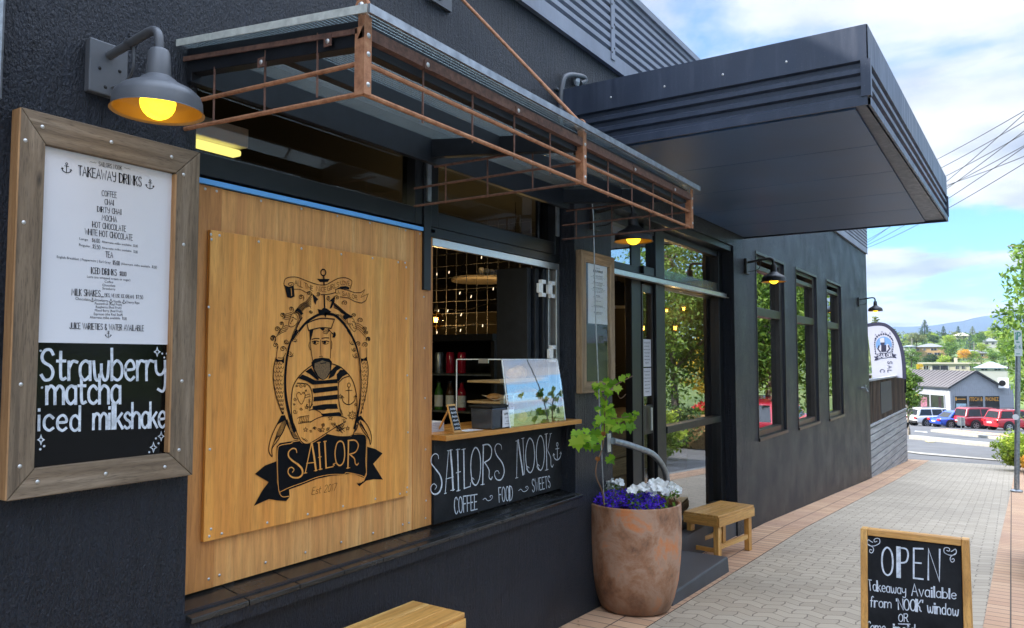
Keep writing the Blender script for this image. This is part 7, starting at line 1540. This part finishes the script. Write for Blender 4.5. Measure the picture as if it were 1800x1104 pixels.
m = MB(); wb(m, SC, u, .5, .62, -2.5, -2.2, nu, .052, .06); wb(m, SC, u, .68, 1.55, -2.4, -2.33, nu, .052, .06); m.build('sign_lettering', M['orange'], SH); m = MB(); wb(m, SC, u, .55, 1.6, -3.3, -2.8, nu, .052, .06); m.build('notice', plain('pale_blue_notice', (.35, .5, .58), .6), SH)
m = MB(); q = SC+v_*2.9+nv*.9; q.z = -5.2; t = thing('shop_banner', 'slim pink and white banner outside the phone shop window', 'banner', q); m.box(q.x-.02, q.x+.02, q.y-.28, q.y+.28, q.z+.5, q.z+2.9); m.build('cloth', plain('pink_banner_cloth', (.5, .2, .25), .7, var=.5, vs=3), t); m = MB(); m.tube([q, q+Vector((0, 0, 3))], .03, 6); m.build('pole', M['galv'], t)
m = MB(); c = SC+u*5.35+nu*.3+Z_(ze+.05); m.box(c.x-.25, c.x+.25, c.y-.45, c.y+.45, c.z-.25, c.z+.75); ac = tag(m.build('air_conditioner', M['white'], origin=c, bevel=.03), 'white air conditioner unit high on the shop wall by the gable', 'air conditioner'); m = MB(); m.lathe([(.0, .01), (.26, .01), (.3, 0)], c+Vector((-.25, .1, .25)), 20, (-1, 0, 0)); m.build('fan_grille', M['black'], ac)
# ================================================================== HOUSES on the hill
M['brickwall'] = plain('tan_brick_wall', (.42, .27, .13), .8, var=.12, vs=3); M['creamwall'] = plain('cream_wall', (.46, .41, .31), .8, var=.05); M['whitewall'] = plain('white_wall', (.4, .4, .38), .8, var=.05); M['greyroof'] = plain('grey_tile_roof', (.17, .175, .19), .7, var=.2, vs=3); M['creamroof'] = plain('cream_roof', (.44, .4, .31), .7, var=.08); M['blueroof'] = plain('pale_blue_steel_roof', (.3, .35, .41), .5, var=.1)
def house(label, px0, px1, ybase, yeave, yroof, d, wall, roof, wins, flat=False, storeys=1, depth=9, chim=None):
    s_ = d/F_PX; pc = at((px0+px1)/2, d); w = (px1-px0)*s_/cos(YAW)*.98; zb_ = CAM.z-(ybase-HORZ)*s_; ze_ = CAM.z-(yeave-HORZ)*s_; zr_ = CAM.z-(yroof-HORZ)*s_
    t = thing('hillside_house', label, 'house', (pc.x, pc.y, zb_)); x0, x1, y0_, y1_ = pc.x, pc.x+depth, pc.y-w/2, pc.y+w/2
    m = MB(); m.box(x0, x1, y0_, y1_, min(zb_, gz(pc.x))-3, ze_); wl = m.build('wall', M[wall], t); m = MB(); e = .5
    if flat: m.box(x0-e, x1+e, y0_-e, y1_+e, ze_+.01, zr_)
    else:
        i_ = min(w/2, depth/2)*.9; A_b = [(x0-e, y0_-e, ze_), (x1+e, y0_-e, ze_), (x1+e, y1_+e, ze_), (x0-e, y1_+e, ze_)]; r0, r1 = ((x0+x1)/2, y0_+i_, zr_), ((x0+x1)/2, y1_-i_, zr_)
        m.add(A_b+[r0, r1], [(0, 4, 5, 3), (1, 2, 5, 4), (0, 1, 4), (2, 3, 5), (3, 2, 1, 0)])
    rf = m.build('roof', M[roof], t)
    if chim is not None: m = MB(); m.box(x0+2, x0+2.9, y0_+w*chim, y0_+w*chim+.9, ze_, zr_+1.5); m.build('chimney', M[wall], rf)
    for f0, f1, g0, g1 in wins:
        m = MB(); za, zb2 = zb_+(ze_-zb_)*g0, zb_+(ze_-zb_)*g1; m.box(x0-.06, x0-.005, y1_-w*f1, y1_-w*f0, za, zb2); wd_ = m.build('window', M['carglass'], t); m = MB(); m.box(x0-.1, x0-.061, y1_-w*f1-.1, y1_-w*f1+.06, za, zb2); m.box(x0-.1, x0-.061, y1_-w*f0-.06, y1_-w*f0+.1, za, zb2); m.box(x0-.1, x0-.061, y1_-w*(f0+f1)/2-.05, y1_-w*(f0+f1)/2+.05, za, zb2); m.build('frame', M['whitewall'], wd_)
    return t
two = [(.08, .17, .62, .85), (.3, .38, .62, .85), (.55, .75, .62, .85), (.12, .2, .12, .38), (.45, .58, .1, .38), (.66, .86, .1, .38)]
house('two storey tan brick house with grey hip roof on the hillside', 1614, 1654, 626, 610, 603.5, 330, 'brickwall', 'greyroof', two, depth=11)
house('long low cream house with a flat roof just above the phone shop', 1628, 1705, 652, 640, 637.5, 235, 'creamwall', 'creamroof', [(.07, .16, .2, .75), (.22, .5, .15, .8), (.62, .68, .3, .75), (.72, .78, .3, .75), (.86, .93, .2, .75)], True, chim=.35, depth=8)
house('brick house with a long grey roof behind the golden tree', 1690, 1730, 628, 621, 615, 340, 'brickwall', 'greyroof', [(.5, .6, .2, .7), (.7, .85, .2, .7)], depth=10)
house('house with a pale blue steel roof at the right below the hillside trees', 1720, 1762, 652, 647, 636, 215, 'whitewall', 'blueroof', [(.2, .4, .2, .7), (.6, .8, .2, .7)], depth=9)
house('cream house with a pyramid roof near the hilltop', 1680, 1702, 595, 590, 584.5, 480, 'creamwall', 'creamroof', [(.2, .4, .2, .7), (.6, .8, .2, .7)], depth=9)
house('white house with grey roof high on the right of the hill', 1731, 1751, 607, 600, 594, 400, 'whitewall', 'greyroof', [(.2, .4, .2, .7), (.6, .8, .2, .7)], depth=9)
house('small white house at the upper right of the hill', 1741, 1756, 593, 588, 584.5, 470, 'whitewall', 'creamroof', [(.3, .7, .2, .7)], depth=8)
house('pale house half hidden by trees at the left of the hill', 1590, 1606, 615, 609, 606.5, 330, 'whitewall', 'blueroof', [(.2, .4, .2, .7), (.6, .8, .2, .7)], depth=8)
# ---- hillside trees: the ones that stand out
def htree(label, px, ytop, ybase, wpx, d, leaf, kind='b', seed=0):
    s_ = d/F_PX; p = at(px, d); zb_ = CAM.z-(ybase-HORZ)*s_; h = (ybase-ytop)*s_; R = wpx*s_/2; p.z = zb_
    if kind == 'c': return conif('conifer', label, p, h, R, leaf, seed, 20, 20, 'trees on the far hillside', ls=h*.034)
    return broad('hillside_tree', label, p, h, R, leaf, (1, 1, min(1.15, h/(2*R)*.95)), 46, 40, R*.34, R*.075, R*.06, .2, seed, 'barkdark', 'trees on the far hillside')
for i, a in enumerate((
    ('tallest dark conifer on the hilltop left of centre', 1627, 562, 594, 27, 430, 'leaf_dark', 'c'), ('second dark conifer on the skyline, right of the tallest one', 1660, 573, 595, 16, 440, 'leaf_dark', 'c'),
    ('blue green spruce standing in the middle of the hill', 1706, 587, 614, 24, 330, 'leaf_blue', 'c'), ('small dark conifer on the skyline above the cream pyramid roof', 1686, 573, 590, 13, 500, 'leaf_dark', 'c'),
    ('spreading dark pine near the skyline at the right', 1711, 573, 590, 16, 520, 'leaf_olive', 'c'), ('large olive tree at the left of the hill above the brick house', 1612, 584, 608, 38, 380, 'leaf_olive', 'b'),
    ('dark cypress right of the large olive tree', 1643, 588, 606, 22, 380, 'leaf_dark', 'b'), ('big round green tree right of the tan brick house', 1670, 598, 626, 36, 320, 'leaf_mid', 'b'),
    ('lime green tree above the big round tree', 1668, 586, 606, 26, 400, 'leaf_lime', 'b'), ('weeping green tree right of the blue spruce', 1722, 584, 606, 24, 370, 'leaf_mid', 'b'),
    ('golden orange tree below the blue spruce', 1694, 612, 633, 26, 300, 'leaf_orange', 'b'), ('small gold bush at the left end of the flat roofed house', 1616, 637, 652, 15, 225, 'leaf_gold', 'b'),
    ('lime tree right of the golden orange tree', 1712, 614, 634, 22, 300, 'leaf_lime', 'b'), ('large mid green tree at the lower left of the hill', 1602, 608, 645, 38, 250, 'leaf_mid', 'b'),
    ('bright lime hedge tree above the flat roofed house', 1660, 626, 641, 30, 270, 'leaf_lime', 'b'), ('dark round tree above the right of the flat roofed house', 1678, 625, 640, 18, 268, 'leaf_dark', 'b'),
    ('lime tree below the white house on the right', 1726, 602, 618, 24, 340, 'leaf_lime', 'b'), ('broad lime tree at the upper right of the hill', 1746, 574, 596, 24, 430, 'leaf_lime', 'b'),
    ('dark tree on the skyline at the far right', 1752, 568, 590, 16, 500, 'leaf_dark', 'b'), ('green tree behind the blue roofed house', 1745, 612, 644, 30, 250, 'leaf_mid', 'b'),
    ('round green tree right of the flat roofed house', 1712, 634, 656, 18, 225, 'leaf_mid', 'b'), ('dark green tree between the brick house and the flat roofed house', 1636, 622, 640, 30, 275, 'leaf_dark', 'b'),
    ('tall green tree at the right behind the street tree', 1772, 590, 648, 44, 200, 'leaf_mid', 'b'), ('yellow green tree near the right edge of the hill', 1768, 580, 612, 34, 330, 'leaf_lime', 'b'),
    ('layered dark cedar behind the feather flag', 1572, 578, 640, 50, 150, 'leaf_dark', 'c'), ('second layered cedar behind the flag top', 1540, 556, 650, 44, 170, 'leaf_olive', 'c'), ('lime tree peeping above the flag at the wall corner', 1534, 572, 650, 30, 130, 'leaf_lime', 'b'))): htree(*a, seed=60+i)
# the remaining far wood reads as one mass
rr = random.Random(77); m = MB(); mats = ['leaf_mid', 'leaf_lime', 'leaf_dark', 'leaf_olive']
for k in range(430):
    px = rr.uniform(1500, 1830); d = rr.choice((215, 240, 265, 290, 320, 350, 380, 410, 440, 470, 500, 530))*rr.uniform(.97, 1.03); p = at(px, d); R = d/F_PX*rr.uniform(6, 13)
    m.mi = rr.choices(range(4), (4, 3, 3, 2))[0]; crown(m, p+Vector((0, 0, R*.6)), R, (1, 1, .85), 9, 22, R*.42, R*.12, rr)
tag(m.build('hillside_wood', [M[q] for q in mats], origin=(400, 20, 0)), 'mass of mixed green trees covering the far hillside', 'wood', kind='stuff')
for (px, y0_, y1_, d, lab) in ((1604, 594, 626, 330, 'thin pale power pole left of the brick house'), (1713, 602, 628, 320, 'thin pale power pole in the middle of the hill')):
    p = at(px, d); s_ = d/F_PX; p.z = CAM.z-(y1_-HORZ)*s_; t = thing('power_pole', lab, 'power pole', p); m = MB(); m.tube([p-Vector((0, 0, 2)), p+Vector((0, 0, (y1_-y0_)*s_))], .16, 6); m.build('pole', M['concrete'], t); m = MB(); m.box(p.x-.1, p.x+.1, p.y-1.2, p.y+1.2, p.z+(y1_-y0_)*s_-.9, p.z+(y1_-y0_)*s_-.7); m.build('crossarm', M['barkdark'], t)
# ================================================================== overhead cables between two poles
LN = [((1636.6, 273), (1800, 186)), ((1643.6, 288), (1800, 205)), ((1653, 301.5), (1800, 226)), ((1658, 311), (1800, 191)), ((1662.5, 316), (1800, 247)), ((1662.5, 320), (1800, 221)), ((1663.5, 338), (1800, 249.5)), ((1663.5, 313), (1800, 266)), ((1665, 354), (1800, 278))]
def ptd(px, py, d): r_ = ray(px, py); return CAM+r_*(d/r_.dot(FW))
ends = []
names = ['topmost', 'second', 'third', 'fourth', 'fifth', 'sixth', 'seventh', 'eighth', 'lowest']
order = sorted(range(9), key=lambda i: LN[i][1][1]); rank = {i: k for k, i in enumerate(order)}
for i, ((xa, ya), (xb, yb)) in enumerate(LN):
    k = (yb-ya)/(xb-xa); A = ptd(1512, ya+k*(1512-xa), 56); Bp = ptd(1935, yb+k*(1935-xb), 21); ends.append((A, Bp))
    m = MB(); pts = [A.lerp(Bp, j/24)-Vector((0, 0, .35*4*(j/24)*(1-j/24))) for j in range(25)]; m.tube(pts, .013, 5)
    tag(m.build('overhead_cable', M['black'], origin=A), names[rank[i]]+' of the nine thin black cables at the right edge, counted from the top', 'cable', 'overhead cables crossing the sky at the right')
for e, lab in ((0, 'power pole hidden behind the cafe at the far end of the cables'), (1, 'power pole outside the frame at the near end of the cables')):
    c = sum((q[e] for q in ends), Vector())/9; zt3 = max(q[e].z for q in ends)+.4; zb3 = gz(c.x); t = thing('power_pole', lab, 'power pole', (c.x, c.y, zb3)); m = MB(); m.tube([(c.x, c.y, zb3-.3), (c.x, c.y, zt3)], [.2, .14], 10); m.build('pole', M['barkdark'], t)
    m = MB()
    for q in ends: m.bar((c.x, c.y, q[e].z), (q[e].x+.01, q[e].y, q[e].z+.02), .08, .08)
    m.build('crossarm', M['barkdark'], t)

# ================================================================== air between here and the range
m = MB(); m.box(-60, 5200, -3200, 3200, -14.5, 330)
hz = NT('pale_haze'); hz.t.nodes.remove(hz.b); vp = hz.n('ShaderNodeVolumePrincipled', {'Color': (.5, .68, 1.0, 1), 'Density': .0001, 'Anisotropy': .2}); hz.t.links.new(vp.outputs[0], hz.out.inputs['Volume'])
tag(m.build('haze', hz.mat), kind='stuff')
